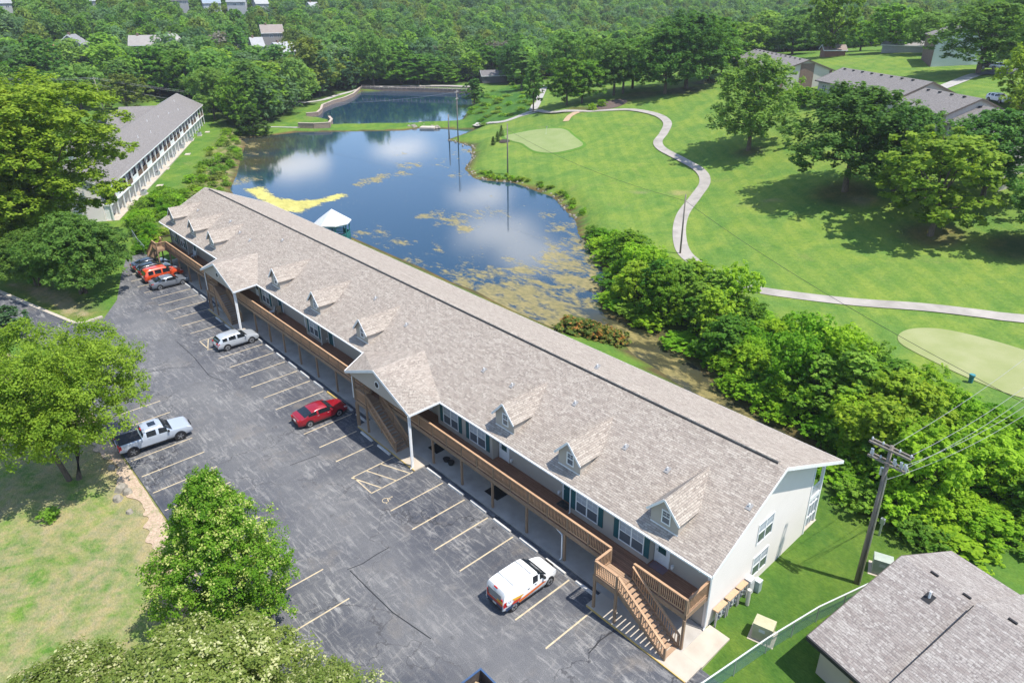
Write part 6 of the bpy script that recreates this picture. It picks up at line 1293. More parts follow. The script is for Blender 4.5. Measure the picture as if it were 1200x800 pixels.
q = MB(); q.bar((0, 0, 1.0), (Ld[0], Ld[1], 1.0), .1, .12); q.bar((0, 0, .5), (Ld[0], Ld[1], .5), .08, .08); q.build('rail', mat('dam_rail', (.42, .34, .30), .7), t)
for i in range(25): q = MB(); f_ = i/24; q.box(Ld[0]*f_-.08, Ld[1]*f_-.08, 0, Ld[0]*f_+.08, Ld[1]*f_+.08, 1.05); q.build('baluster', mat('dam_rail', (.42, .34, .30), .7), t)
# shore rocks
rk = MB(); rr_ = np.random.RandomState(3)
def rock(mb, x, y, z, s):
    n_ = 7; a0 = rr_.rand()*6; ring1 = [(x+s*rr_.uniform(.8, 1.2)*math.cos(a0+6.283*i/n_), y+s*rr_.uniform(.8, 1.2)*math.sin(a0+6.283*i/n_), z-.1) for i in range(n_)]; ring2 = [(x+s*rr_.uniform(.5, .8)*math.cos(a0+6.283*i/n_), y+s*rr_.uniform(.5, .8)*math.sin(a0+6.283*i/n_), z+s*rr_.uniform(.5, .75)) for i in range(n_)]
    mb.add(ring1+ring2+[(x, y, z+s*.85)], [(i, (i+1) % n_, n_+(i+1) % n_, n_+i) for i in range(n_)]+[(n_+i, n_+(i+1) % n_, 2*n_) for i in range(n_)])
SH = G2([(525,164.5),(538,168),(554,172.5),(555,185),(546,198),(557,209),(580,212.5),(602,214),(622,221),(650,231),(677,259)], WATER_Z)
for (a_, b_) in zip(SH[:-1], SH[1:]):
    L = math.hypot(b_[0]-a_[0], b_[1]-a_[1])
    for i in range(int(L*1.1)): f_ = rr_.rand(); rock(rk, a_[0]+(b_[0]-a_[0])*f_+rr_.normal(0, .5), a_[1]+(b_[1]-a_[1])*f_+rr_.normal(0, .5)+.3, WATER_Z+.12, rr_.uniform(.14, .42))
for (u, v) in [(486,149.5),(490,148),(492,145.5),(510,147),(512,149.5),(515,150.5)]:
    c_ = gz(u, v, WATER_Z)
    for i in range(9): rock(rk, c_[0]+rr_.normal(0, .9), c_[1]+rr_.normal(0, .9), WATER_Z+.25, rr_.uniform(.3, .65))
o = rk.build('shore_rocks', M_ROCK, None, uv=False); tag(o, 'pale rocks scattered along the pond shore', kind='stuff')
q = MB(); sp_ = [gz(493,149.5,-.7), gz(510,149.8,-.7)]; q.bar(sp_[0], sp_[1], 3.0, .5); o = q.build('spillway', M_CONC, None); tag(o, 'low spillway between the two ponds', kind='structure')
for i, (u, v, s) in enumerate([(143,573,.55),(150,577,.4),(131,548,.35),(138,585,.42),(152,600,.3)]):
    q = MB(); rock(q, 0, 0, .0, s); p = gz(u, v, 0); small('boulder', ['flat pale boulder in the dry grass right of the trunk', 'small white stone right of the flat boulder', 'grey stone nearest the gravel strip', 'largest low boulder in the dry grass', 'small stone below the flat boulder'][i], 'rock', q, M_ROCK, (p[0], p[1], .02))
# ------------------------------------------------------------------ foliage
def leaf_mat(name, c_dark, c_light, warm=None, trans=.42, vary=.55):
    m, nt, b = newmat(name)
    oi = N(nt, 'ShaderNodeObjectInfo'); at = N(nt, 'ShaderNodeAttribute', attribute_name='tint')
    f = math2(nt, 'ADD', math2(nt, 'MULTIPLY', at.outputs['Fac'], .75), math2(nt, 'MULTIPLY', math2(nt, 'SUBTRACT', oi.outputs['Random'], .5), vary), True)
    c = ramp(nt, f, [(0.1, c_dark), (0.9, c_light)])
    hs = N(nt, 'ShaderNodeHueSaturation'); lk(nt, c, hs.inputs['Color']); rn = N(nt, 'ShaderNodeTexWhiteNoise', noise_dimensions='1D'); lk(nt, oi.outputs['Random'], rn.inputs['W'])
    lk(nt, math2(nt, 'ADD', math2(nt, 'MULTIPLY', rn.outputs['Value'], .022), .489), hs.inputs['Hue']); hs.inputs['Saturation'].default_value = 1.0; c = hs.outputs[0]
    if warm: c = mixc(nt, ramp(nt, at.outputs['Fac'], [(.66, (0, 0, 0)), (.80, (1, 1, 1))]), c, warm)
    lk(nt, c, b.inputs['Base Color']); b.inputs['Roughness'].default_value = .6; b.inputs['Specular IOR Level'].default_value = .10
    tr = N(nt, 'ShaderNodeBsdfTranslucent'); lk(nt, mixc(nt, 1.0, c, (1.5, 1.5, .7), 'MULTIPLY'), tr.inputs['Color'])
    ms = N(nt, 'ShaderNodeMixShader'); ms.inputs[0].default_value = trans; lk(nt, b.outputs[0], ms.inputs[1]); lk(nt, tr.outputs[0], ms.inputs[2]); lk(nt, ms.outputs[0], nt.nodes['Material Output'].inputs['Surface'])
    return m
L_OAK = leaf_mat('oak_leaves', (.07, .165, .03), (.225, .375, .07)); L_MID = leaf_mat('mid_leaves', (.075, .185, .018), (.26, .42, .05)); L_LIGHT = leaf_mat('light_leaves', (.105, .20, .016), (.33, .46, .05))
L_BLOS = leaf_mat('blossom_leaves', (.13, .19, .035), (.34, .40, .11), (.56, .56, .30)); L_FOR = leaf_mat('forest_leaves', (.075, .17, .034), (.24, .39, .075)); L_CON = leaf_mat('conifer_leaves', (.045, .10, .018), (.13, .20, .035)); L_BLUE = leaf_mat('bluish_leaves', (.065, .135, .055), (.185, .30, .12)); L_YEL = leaf_mat('yellowish_leaves', (.085, .14, .022), (.25, .32, .06)); L_SHR = leaf_mat('shrub_leaves', (.105, .25, .014), (.36, .56, .035), trans=.46); L_ROSE = leaf_mat('flowering_leaves', (.10, .15, .03), (.28, .30, .06), (.45, .22, .06)); L_SAP = leaf_mat('sapling_leaves', (.11, .22, .016), (.36, .50, .04), trans=.46); L_DEAD = leaf_mat('bare_twigs', (.15, .14, .115), (.30, .28, .24)); L_NEARD = leaf_mat('near_leaves', (.08, .185, .012), (.28, .43, .04), (.50, .54, .17), vary=0); L_NEARA = leaf_mat('tall_leaves', (.12, .20, .012), (.40, .50, .05), vary=.1); L_NEARC = leaf_mat('spreading_leaves', (.11, .195, .014), (.36, .47, .05), vary=0); L_NEARB = leaf_mat('island_leaves', (.06, .145, .022), (.19, .32, .06), vary=.1)
def tri_frames(nrm, rs):
    a = rs.normal(size=nrm.shape); t = np.cross(nrm, a); t /= np.linalg.norm(t, axis=1)[:, None]+1e-9; return t, np.cross(nrm, t)
def leaf_mesh(name, centers, out, rs, size, tint, mtl, asp=.62):
    n = len(centers); nrm = out*.6+rs.normal(size=(n, 3))*.42+np.array([0.12, 0.05, .85]); nrm /= np.linalg.norm(nrm, axis=1)[:, None]
    t, b = tri_frames(nrm, rs); s = size*rs.uniform(.6, 1.3, n)[:, None]
    bend = nrm*s*.22
    P = np.stack([centers-t*s, centers-b*s*asp-bend, centers+t*s, centers+b*s*asp-bend], 1).reshape(-1, 3)
    me = bpy.data.meshes.new(name); me.vertices.add(4*n); me.vertices.foreach_set('co', P.ravel().astype(np.float32)); idx = np.arange(4*n, dtype=np.int32)
    me.loops.add(4*n); me.loops.foreach_set('vertex_index', idx); me.polygons.add(n); me.polygons.foreach_set('loop_start', idx[::4].copy()); me.polygons.foreach_set('loop_total', np.full(n, 4, np.int32))
    at = me.attributes.new('tint', 'FLOAT', 'FACE'); at.data.foreach_set('value', np.clip(tint, 0, 1).astype(np.float32))
    me.update(); me.materials.append(mtl); return me
def crown(name, seed, R, H0, H1, nb, nl, leaf, mtl, shape='round', clump=.34, gaps=.0, sub=0):
    """leaves in boughs: nb bough clumps over a crown from height H0 to H1, nl leaves in each"""
    rs = np.random.RandomState(seed); Hc = H1-H0; bc = []; br = []
    for i in range(nb):
        k = (i+.5)/nb
        z = k**.85 if shape != 'cone' else k**1.25
        ang = i*2.39996+rs.uniform(-.4, .4)
        if shape == 'round': pr = math.sqrt(max(0, 1-(abs(z-.42)/.60)**2.2))
        elif shape == 'cone': pr = (1-z)**.75*1.0+.08
        elif shape == 'vase': pr = math.sqrt(max(0, 1-(abs(z-.58)/.62)**2.0))
        elif shape == 'column': pr = min(1, (1-z)*1.55+.10)*min(1, z*5+.55)
        else: pr = math.sqrt(max(0, 1-z*z))
        pr = max(pr, .12); rad = R*pr*(rs.uniform(.55, .95) if i % 4 else rs.uniform(.15, .6))
        cr_ = R*clump*rs.uniform(.7, 1.25)*(.65+.35*pr)
        if rs.rand() < gaps: continue
        rad = max(0, rad-cr_*.35)
        bc.append((rad*math.cos(ang), rad*math.sin(ang), H0+z*Hc*.94+rs.uniform(-.03, .03)*Hc)); br.append(cr_)
    C, O, T = [], [], []
    for c, r in zip(bc, br):
        if sub:
            m_ = sub; d = rs.normal(size=(m_, 3)); d[:, 2] = np.abs(d[:, 2])*.9-.25; d /= np.linalg.norm(d, axis=1)[:, None]; cc = np.array(c)+d*r*rs.uniform(.6, 1.05, m_)[:, None]*np.array([1, 1, .75])
            tt = rs.uniform(0, 1, m_); per = max(2, nl//m_)
            for q in range(m_):
                e = rs.normal(size=(per, 3)); e /= np.linalg.norm(e, axis=1)[:, None]; p = cc[q]+e*r*.30*rs.uniform(.3, 1.1, per)[:, None]*np.array([1, 1, .9]); C.append(p); O.append(e*.6+d[q]*.7); T.append(np.clip(tt[q]*.55+rs.uniform(0, .45, per), 0, 1))
        else:
            d = rs.normal(size=(nl, 3)); d[:, 2] = d[:, 2]*.9+.18; d /= np.linalg.norm(d, axis=1)[:, None]; p = np.array(c)+d*r*(rs.uniform(.35, 1.0, nl)**.5)[:, None]*np.array([1, 1, .72]); C.append(p); O.append(d); T.append(np.clip(rs.uniform(0, 1)*.5+rs.uniform(0, .5, nl), 0, 1))
    C = np.concatenate(C); O = np.concatenate(O); T = np.concatenate(T)
    return leaf_mesh(name, C, O, rs, leaf, T, mtl), bc
def trunk_mesh(name, seed, bc, H0, r, nlimb=9, multi=1):
    rs = np.random.RandomState(seed+99); q = MB(); top = max(c[2] for c in bc)*.8
    for m_ in range(multi):
        a0 = 6.283*m_/max(multi, 1); lean = (.0 if multi == 1 else .22)
        base = (r*1.2*math.cos(a0)*(multi > 1), r*1.2*math.sin(a0)*(multi > 1)); fx, fy = base[0]+lean*math.cos(a0)*H0, base[1]+lean*math.sin(a0)*H0
        rr = r*(1 if multi == 1 else .7)
        q.tube([(base[0], base[1], -.6), (base[0], base[1], .15), (base[0]*.7+fx*.3+rs.normal(0, .08), base[1]*.7+fy*.3, H0*.5), (fx, fy, H0+.2), (fx*1.1+rs.normal(0, .2), fy*1.1+rs.normal(0, .2), H0+(top-H0)*.5), (fx+rs.normal(0, .3), fy+rs.normal(0, .3), top)], [rr*1.5, rr*1.05, rr*.88, rr*.75, rr*.45, rr*.12], 9)
        sel = rs.permutation(len(bc))[:nlimb//multi+2]
        for i in sel:
            c = bc[i]; z0 = min(H0*.85+(top-H0)*rs.uniform(0, .45), c[2]*.8); f_ = (z0/top)
            s_ = (fx*min(1, z0/H0), fy*min(1, z0/H0), z0); md = ((s_[0]+c[0])*.5, (s_[1]+c[1])*.5, (s_[2]*.42+c[2]*.58)); q.tube([s_, md, c], [rr*.38, rr*.25, rr*.08], 5, False)
    return q.mesh(name, M_BARK, True, uv=False, fix=False)
PROTO = {}
def proto(key, **k):
    if key not in PROTO:
        tk = k.pop('trunk', None); multi = k.pop('multi', 1); nlimb = k.pop('nlimb', 9)
        me, bc = crown('crown', **k); PROTO[key] = (me, trunk_mesh('trunk', k['seed'], bc, max(k['H0'], .3)*1.1+.3, tk, nlimb, multi) if tk else None)
    return PROTO[key]
# prototypes: unit design sizes are metres, trees are scaled from them
def K(key):
    if key in PROTO: return PROTO[key]
    v = int(key[-1])
    if key.startswith('oak'): return proto(key, seed=11+v, R=7.5, H0=3.2+.4*v, H1=17, nb=100, nl=200, leaf=.26, mtl=L_OAK, shape='round', clump=.32, gaps=.04, trunk=.36, sub=7)
    if key.startswith('mid'): return proto(key, seed=31+v, R=6.5, H0=2.4, H1=15, nb=68, nl=150, leaf=.30, mtl=L_MID, shape='round', clump=.30, gaps=.12, trunk=.30, sub=6)
    if key.startswith('lite'): return proto(key, seed=51+v, R=6.5, H0=2.4, H1=15, nb=72, nl=160, leaf=.28, mtl=L_LIGHT, shape='vase', clump=.28, gaps=.15, trunk=.28, sub=6)
    if key.startswith('slim'): return proto(key, seed=71+v, R=3.4, H0=2.6, H1=13, nb=50, nl=80, leaf=.34, mtl=L_OAK, shape='column', clump=.42, gaps=.1, trunk=.24, sub=5)
    if key.startswith('con'): return proto(key, seed=91+v, R=4.2, H0=.6, H1=12, nb=80, nl=90, leaf=.26, mtl=L_CON, shape='cone', clump=.30, trunk=.22, sub=5)
    if key.startswith('blue'): return proto(key, seed=101+v, R=5, H0=1.0, H1=11, nb=54, nl=90, leaf=.34, mtl=L_BLUE, shape='round', clump=.32, trunk=.24, sub=5)
    if key.startswith('yel'): return proto(key, seed=121+v, R=6.5, H0=2, H1=15, nb=60, nl=90, leaf=.38, mtl=L_YEL, shape='round', clump=.3, gaps=.1, trunk=.3, sub=5)
    if key.startswith('for'): return proto(key, seed=141+v, R=5.6, H0=2.2, H1=13.5, nb=36, nl=38, leaf=.56, mtl=(L_FOR, L_FOR, L_MID, L_BLUE, L_OAK, L_YEL, L_DEAD)[v % 7], shape=('round', 'dome', 'round', 'vase', 'round', 'round', 'vase')[v % 7], clump=.36, gaps=.05, trunk=.3, nlimb=3)
    if key.startswith('shr'): return proto(key, seed=161+v, R=2.2, H0=.1, H1=3.4, nb=36, nl=110, leaf=.135, mtl=(L_SHR, L_SHR, L_MID, L_SHR)[v % 4], shape=('dome', 'round', 'vase', 'round')[v % 4], clump=.36, gaps=.12, trunk=.06, nlimb=12, sub=9)
    if key.startswith('sap'): return proto(key, seed=221+v, R=2.5, H0=.5, H1=5.8, nb=44, nl=130, leaf=.15, mtl=(L_SHR, L_SAP, L_MID)[v % 3], shape=('vase', 'round', 'column')[v % 3], clump=.36, gaps=.14, trunk=.09, nlimb=12, sub=9)
    if key.startswith('weed'): return proto(key, seed=181+v, R=.9, H0=.0, H1=1.2, nb=12, nl=26, leaf=.13, mtl=(L_SHR, L_LIGHT, L_YEL)[v % 3], shape='dome', clump=.5)
    raise KeyError(key)
def tree(key, name, label, cat, x, y, height, width, group=None, rz=None, z=None):
    cm, tm = K(key); v = np.empty(len(cm.vertices)*3, np.float32)
    if 'dim_'+key not in PROTO:
        cm.vertices.foreach_get('co', v); v = v.reshape(-1, 3); PROTO['dim_'+key] = (float(np.percentile(v[:, 2], 99.9)), float(np.percentile(np.hypot(v[:, 0], v[:, 1]), 94))*2)
    h0, w0 = PROTO['dim_'+key]
    t = thing(name, label, cat, (x, y, H(x, y)-.05 if z is None else z), random.uniform(0, 6.28) if rz is None else rz, group); t.scale = (width/w0, width/w0, height/h0)
    if tm: link('trunk', tm, t)
    link('crown', cm, t); return t
def tree_px(key, name, label, cat, u, vb, vt, wpx, group=None, hs=1.0, wd=None):
    p = G(u, vb); z = p[2]; hgt = hpix(p, vt); dist = (p-CAM_POS)@CF
    return tree(key, name, label, cat, p[0], p[1], hgt*hs, wd or wpx*dist/CAM_F, group)
TREES = [
 ('oak0','oak_tree','big round dark oak standing alone right of the cart path bend','oak',877,176,63,98), ('oak1','oak_tree','tall grey green oak, left one of the two large oaks on the hillside lawn','oak',990,224,97,132), ('lite1','oak_tree','paler oak right of the tall grey green one with its trunk showing','oak',1090,276,155,128), ('oak3','oak_tree','dark oak behind the pale one against the lowest staggered roof','oak',1150,236,128,112), ('oak2','oak_tree','dark oak cut by the right edge above the hillside shadow','oak',1222,292,182,96),
 ('oak2','oak_tree','dark oak filling the gap between the tall grey green oak and the pale one','oak',1046,228,122,96),
 ('lite0','oak_tree','feathery light green tree at the right edge below the big dark tree','tree',1196,128,52,64), ('lite2','shade_tree','low yellow green tree at the right edge beside the lowest roof','tree',1200,150,98,50), ('oak1','oak_tree','very large dark oak beside the tall white building','oak',1146,86,0,100), ('oak2','oak_tree','dark oak at the top right corner behind the very large one','oak',1196,66,-15,80),
 ('lite1','shade_tree','tall bright green tree on the lawn edge above the brick strip block','tree',970,67,-18,56), ('oak0','oak_tree','dark round tree left of the tall bright green one','oak',928,64,18,58), ('mid0','shade_tree','dark tree right of the tall bright green one on the lawn edge','tree',1040,62,4,60), ('oak3','oak_tree','dark rounded oak left of the tall white building','oak',1083,64,14,52), ('mid1','shade_tree','green tree closing the lawn edge left of the tall white building','tree',1062,58,8,40), ('mid2','shade_tree','dark tree just right of the tall bright green one','tree',1008,60,24,42),
 ('slim0','slender_tree','slender dark tree at the fork of the white path','tree',625,130,66,24), ('slim1','slender_tree','small slender tree left of the white path above the pond bank','tree',611,106,58,34), ('mid0','shade_tree','neat dark green tree with a bare trunk right of the white path','tree',664,124,68,54), ('mid1','shade_tree','neat dark green tree second to the right of the white path','tree',682,121,70,52), ('oak2','oak_tree','oak with a thin trunk by the brown mulch bed','oak',719,112,46,58), ('oak3','oak_tree','oak just right of the thin trunked one by the mulch bed','oak',730,110,52,56), ('mid2','shade_tree','wide grey green tree behind the oaks of the mulch bed','tree',741,104,44,66), ('oak0','oak_tree','tall dark oak in the middle of the row on the ridge','oak',779,110,30,76), ('oak1','oak_tree','tallest dark oak at the right end of the row on the ridge','oak',804,104,12,92), ('mid0','shade_tree','tree behind the tallest oak of the ridge row','tree',830,94,20,74), ('oak3','oak_tree','thin oak between the ridge row and the lone round oak','oak',845,88,38,40), ('mid1','shade_tree','dark crown behind the lone round oak','tree',872,70,26,64), ('oak2','oak_tree','dark crown right behind the lone round oak top','oak',900,64,20,50), ('mid2','shade_tree','small dark tree on the ridge left of the tall row','tree',700,100,44,50), ('oak0','oak_tree','wide oak behind the neat pair of trees','oak',664,100,36,60),
 ('yel0','shade_tree','tall yellow green tree on the shore left of the far dam','tree',365,112,44,64), ('blue0','shade_tree','dark bluish tree right of the tall yellow green one','tree',404,104,70,42), ('oak0','oak_tree','dark pointed tree rising above its neighbours behind the dam','tree',438,101,36,44), ('mid0','shade_tree','broad mid green tree behind the left part of the dam','tree',470,99,60,62), ('mid1','shade_tree','broad mid green tree behind the middle of the dam','tree',490,99,64,60), ('mid2','shade_tree','low dark tree behind the right part of the dam','tree',520,98,76,40), ('lite0','shade_tree','light tree right of the dark pointed tree','tree',418,102,66,32), ('mid0','shade_tree','green tree above the pavilion at the end of the dam','tree',577,92,54,40), ('oak1','oak_tree','grey green tree left of the slender trees above the pond','oak',603,98,48,44), ('slim2','slender_tree','small tree at the right end of the far dam','tree',556,122,92,26),
 ('con0','conifer_tree','dense dark green conifer at the left end of the dike','conifer',297,158,122,38), ('blue1','shade_tree','bluish tree behind the dense conifer','tree',312,142,92,42), ('mid2','shade_tree','dark tree left of the dense conifer','tree',281,148,88,44), ('blue0','shade_tree','dark green tree with a shaded trunk beside the lawn left of the upper pond','tree',332,134,88,44), ('lite1','shade_tree','loose light tree behind the grass left of the upper pond','tree',346,120,80,34), ('oak2','oak_tree','dark tree at the end of the left apartment block','oak',252,140,78,52), ('mid1','shade_tree','bright tree over the far end of the left apartment block','tree',222,118,58,60), ('mid0','shade_tree','bright broad tree behind the left apartment block roof','tree',186,112,54,62), ('yel1','conifer_tree','dull olive tree right of the leaning wooden pole','tree',150,132,86,52), ('oak1','oak_tree','dark oak left of the leaning wooden pole','oak',96,128,76,60), ('blue2','shade_tree','pale grey green round tree at the left edge below the hilltop','tree',16,66,20,52), ('mid2','shade_tree','round tree behind the foreground tree at the left edge','tree',36,118,66,66),
]
for r in TREES: tree_px(*r)
FT = [
 ('near_a', dict(seed=201, R=8.5, H0=5, H1=23, nb=160, nl=620, leaf=.165, mtl=L_NEARA, shape='vase', clump=.22, gaps=.10, trunk=.45, nlimb=18, sub=14, multi=2)),
 ('near_b', dict(seed=202, R=7.0, H0=2.8, H1=10.5, nb=120, nl=480, leaf=.15, mtl=L_NEARB, shape='dome', clump=.25, gaps=.05, trunk=.28, nlimb=18, sub=12, multi=3)),
 ('near_c', dict(seed=203, R=6.5, H0=3.5, H1=10.5, nb=130, nl=700, leaf=.092, mtl=L_NEARC, shape='vase', clump=.24, gaps=.10, trunk=.27, nlimb=22, sub=16, multi=2)),
 ('near_d', dict(seed=204, R=5.3, H0=1.2, H1=12.5, nb=150, nl=680, leaf=.088, mtl=L_NEARD, shape='column', clump=.24, gaps=.06, trunk=.24, nlimb=22, sub=18)),
 ('near_e', dict(seed=205, R=6.0, H0=1.2, H1=9.5, nb=140, nl=680, leaf=.088, mtl=L_BLOS, shape='dome', clump=.24, gaps=.05, trunk=.26, nlimb=22, sub=20)),
]
for k, d in FT: proto(k, **d)
def near(key, name, label, cat, x, y, hgt, wid, rz): return tree(key, name, label, cat, x, y, hgt, wid, None, rz)
p = gz(66, 300); near('near_a', 'shade_tree', 'tall bright leafy tree towering at the left in front of the left apartment block', 'tree', p[0], p[1], hpix(p, 90), 24.0, .3)
p = gz(-6, 318); near('near_a', 'shade_tree', 'tall bright tree cut by the left edge of the picture', 'tree', p[0], p[1], hpix(p, 93), 18.5, 2.2)
p = gz(100, 352); near('near_b', 'shade_tree', 'broad dark green tree on the grass island shading the lot', 'tree', p[0]-3.0, p[1]+0.5, hpix(p, 256), 12.0, .8)
p = gz(45, 334); near('near_b', 'shade_tree', 'smaller tree with a thin trunk at the left of the grass island', 'tree', p[0], p[1], hpix(p, 268), 9.5, 2.4)
p = gz(104, 563); near('near_c', 'shade_tree', 'spreading yellow green tree with a forked trunk at the left edge of the lot', 'tree', p[0]-1.0, p[1]-.8, hpix(p, 392), 12.6, 1.1)
p = gz(274, 735); near('near_d', 'shade_tree', 'upright bright green tree at the lot edge in the lower left', 'tree', p[0], p[1], hpix(p, 552), 7.4, .4)
p = gz(250, 905); near('near_e', 'flowering_tree', 'pale flowering tree at the bottom edge below the upright green tree', 'tree', p[0], p[1], hpix(p, 768), 11.0, .5)
p = gz(95, 930); near('near_e', 'flowering_tree', 'pale flowering tree in the bottom left corner', 'tree', p[0], p[1], hpix(p, 808), 10.0, 2.9)
p = gz(385, 925); near('near_e', 'flowering_tree', 'pale flowering tree at the bottom edge reaching over the asphalt', 'tree', p[0], p[1], hpix(p, 800), 7.6, 4.1)
p = gz(4, 398); tree('blue1', 'dark_shrub', 'dark bluish shrub at the left edge across the road', 'shrub', p[0], p[1], 4.2, 5.0)
p = gz(65, 606); tree('shr2', 'dark_shrub', 'small dark shrub on the dry lawn at the left', 'shrub', p[0], p[1]-.3, .9, 1.6)
for i, (u, v, h_) in enumerate([(578, 170, 2.2), (583, 166, 2.6), (587.5, 160, 3.0)]): p = G(u, v); tree('con0', 'small_conifer', ['left', 'middle', 'right'][i]+' one of three tiny dark conifers beside the putting green', 'shrub', p[0], p[1], h_, 1.3, 'tiny conifers by the putting green')
for i, (u, v, w) in enumerate([(694, 129, 2.6), (705, 124.5, 3.0)]): p = G(u, v); tree('shr%d' % i, 'round_shrub', ['left', 'right'][i]+' round bright shrub at the brown mulch bed', 'shrub', p[0], p[1], 1.9, w)
for i, (u, v, w, h_) in enumerate([(670, 388, 5.0, 1.5), (688, 392, 4.5, 1.6), (705, 398, 4.0, 1.5), (722, 402, 3.6, 1.4)]):
    p = G(u, v); 
    if 'rose' not in PROTO: proto('rose', seed=300, R=1.6, H0=.05, H1=1.5, nb=26, nl=80, leaf=.15, mtl=L_ROSE, shape='dome', clump=.42, sub=6)
    K_ = K; t = thing('flowering_shrub', 'low russet flowering shrub behind the long roof, %s of four' % ('first from the left', 'second', 'third', 'last to the right')[i], 'shrub', (p[0], p[1], p[2]), i, 'russet shrubs by the creek'); t.scale = (w/3.2, w/3.2, h_/1.5); link('crown', PROTO['rose'][0], t)
for i, (u, v, w, h_) in enumerate([(932, 120, 7, 4.5), (945, 119, 6, 4), (956, 122, 5, 3.6)]): p = G(u, v+4); tree('shr%d' % (i % 3), 'hedge_shrub', ['left', 'middle', 'right'][i]+' shrub of the hedge under the brick strip gable', 'shrub', p[0], p[1], h_, w, 'hedge under the gable')
p = G(1178, 217); tree('weed1', 'yellow_shrub', 'little yellow green shrub on the pale patio', 'shrub', p[0], p[1], 1.1, 2.4)
# thicket along the creek
rs = np.random.RandomState(8)
def scatter(poly, n, dmin, excl=(), tries=40):
    P = np.array(poly); lo, hi = P.min(0), P.max(0); out = []
    for _ in range(n*tries):
        q = lo+(hi-lo)*rs.rand(2)
        if not inpoly(q[0:1], q[1:2], poly)[0]: continue
        if any((q[0]-o[0])**2+(q[1]-o[1])**2 < dmin**2 for o in out): continue
        if any(sdist(q[0:1], q[1:2], e)[0] < r for e, r in excl): continue
        out.append(tuple(q))
        if len(out) >= n: break
    return out
TK = GP([(674,276),(700,276),(740,290),(790,316),(850,352),(905,384),(960,394),(1010,402),(1060,452),(1105,476),(1150,486)])+[(11, 43), (20, 48), (27, 46), (28, 34), (24, 29), (18.5, 25.5), (15.5, 27)]+GP([(1075,648),(1035,628),(1000,594),(962,560),(915,512),(870,474),(835,436),(780,408),(745,388),(712,366),(700,345),(704,310)])
spots = scatter(TK, 190, 1.75, [(POND, 0.3)])
SHL_ = {'bright': 'bright green shrub in the dense thicket between the creek and the golf course', 'tall': 'taller dark green sapling in the dense thicket by the creek', 'mid': 'mid green shrub in the thicket by the creek', }
for i, (x, y) in enumerate(spots):
    zu, zv = pj((x, y, 1)); ZN = 'at the pond end of the thicket' if zu < 780 else ('in the middle of the thicket below the cart path' if zu < 930 else ('in the thicket below the tee green' if zv < 500 else 'in the thicket around the near utility pole'))
    d = pdist(np.array([x]), np.array([y]), TK)[0]; k = rs.randint(0, 4); big = rs.rand() < (.45 if 770 < zu < 880 else .26) and d > (2.2 if zu < 900 else 3.5)
    if big: tree(['sap0', 'sap1', 'sap2'][rs.randint(3)], 'thicket_tree', 'taller leafy sapling '+ZN, 'sapling', x, y, rs.uniform(4.5, 7.0), rs.uniform(4.5, 6.5), 'saplings '+ZN)
    else: tree('shr%d' % k, 'thicket_shrub', ('mid green' if k == 2 else 'bright green')+' leafy shrub '+ZN, 'shrub', x, y, rs.uniform(1.6, 3.6)*(.55 if d < 2.0 else 1), rs.uniform(3.0, 5.2), ('mid green' if k == 2 else 'bright green')+' shrubs '+ZN)
# bank left of the pond
for i, (x, y) in enumerate(scatter(BANKL, 64, 1.3, [(POND, .2)])):
    k = rs.randint(0, 3) if rs.rand() < .72 else rs.randint(3, 6)
    if k < 3: tree('weed%d' % k, 'weed_clump', 'low weedy clump on the overgrown bank left of the pond', 'weeds', x, y, rs.uniform(.8, 1.7), rs.uniform(1.8, 3.4), 'weeds on the left bank')
    else: tree('shr%d' % (k-3), 'bank_shrub', 'bushy green shrub on the overgrown bank left of the pond', 'shrub', x, y, rs.uniform(1.2, 2.2), rs.uniform(2.0, 3.4), 'shrubs on the left bank')
ISLB = G2([(150,262),(190,225),(215,230),(200,262),(180,292),(160,296)], 0)
for i, (x, y) in enumerate(scatter(ISLB, 26, 1.7)): tree('shr%d' % (i % 4), 'bank_shrub', 'shrub between the far end of the long building and the left block', 'shrub', x, y, rs.uniform(1.4, 3.0), rs.uniform(2.4, 4.2), 'shrubs past the far end of the long building')
for i, (x, y) in enumerate(scatter(BANKU, 46, 2.0)): tree('weed%d' % (i % 2), 'bank_weed', 'rank green clump on the bank below the white path', 'weeds', x, y, rs.uniform(.6, 1.3), rs.uniform(2.4, 4.4), 'weeds on the upper pond bank')
SHR_ = G2([(556,206),(580,211),(602,213),(622,220),(650,229),(677,256)], WATER_Z)
for i in range(46):
    j = rs.randint(0, len(SHR_)-1); f_ = rs.rand(); x = SHR_[j][0]+(SHR_[j+1][0]-SHR_[j][0])*f_+rs.normal(0, .4)+.9; y = SHR_[j][1]+(SHR_[j+1][1]-SHR_[j][1])*f_+rs.normal(0, .4)+.9
    tree('weed%d' % rs.randint(0, 2), 'shore_weed', 'small green weed tuft on the right shore of the lower pond', 'weeds', x, y, rs.uniform(.35, .9), rs.uniform(.8, 1.9), 'weed tufts on the right shore')
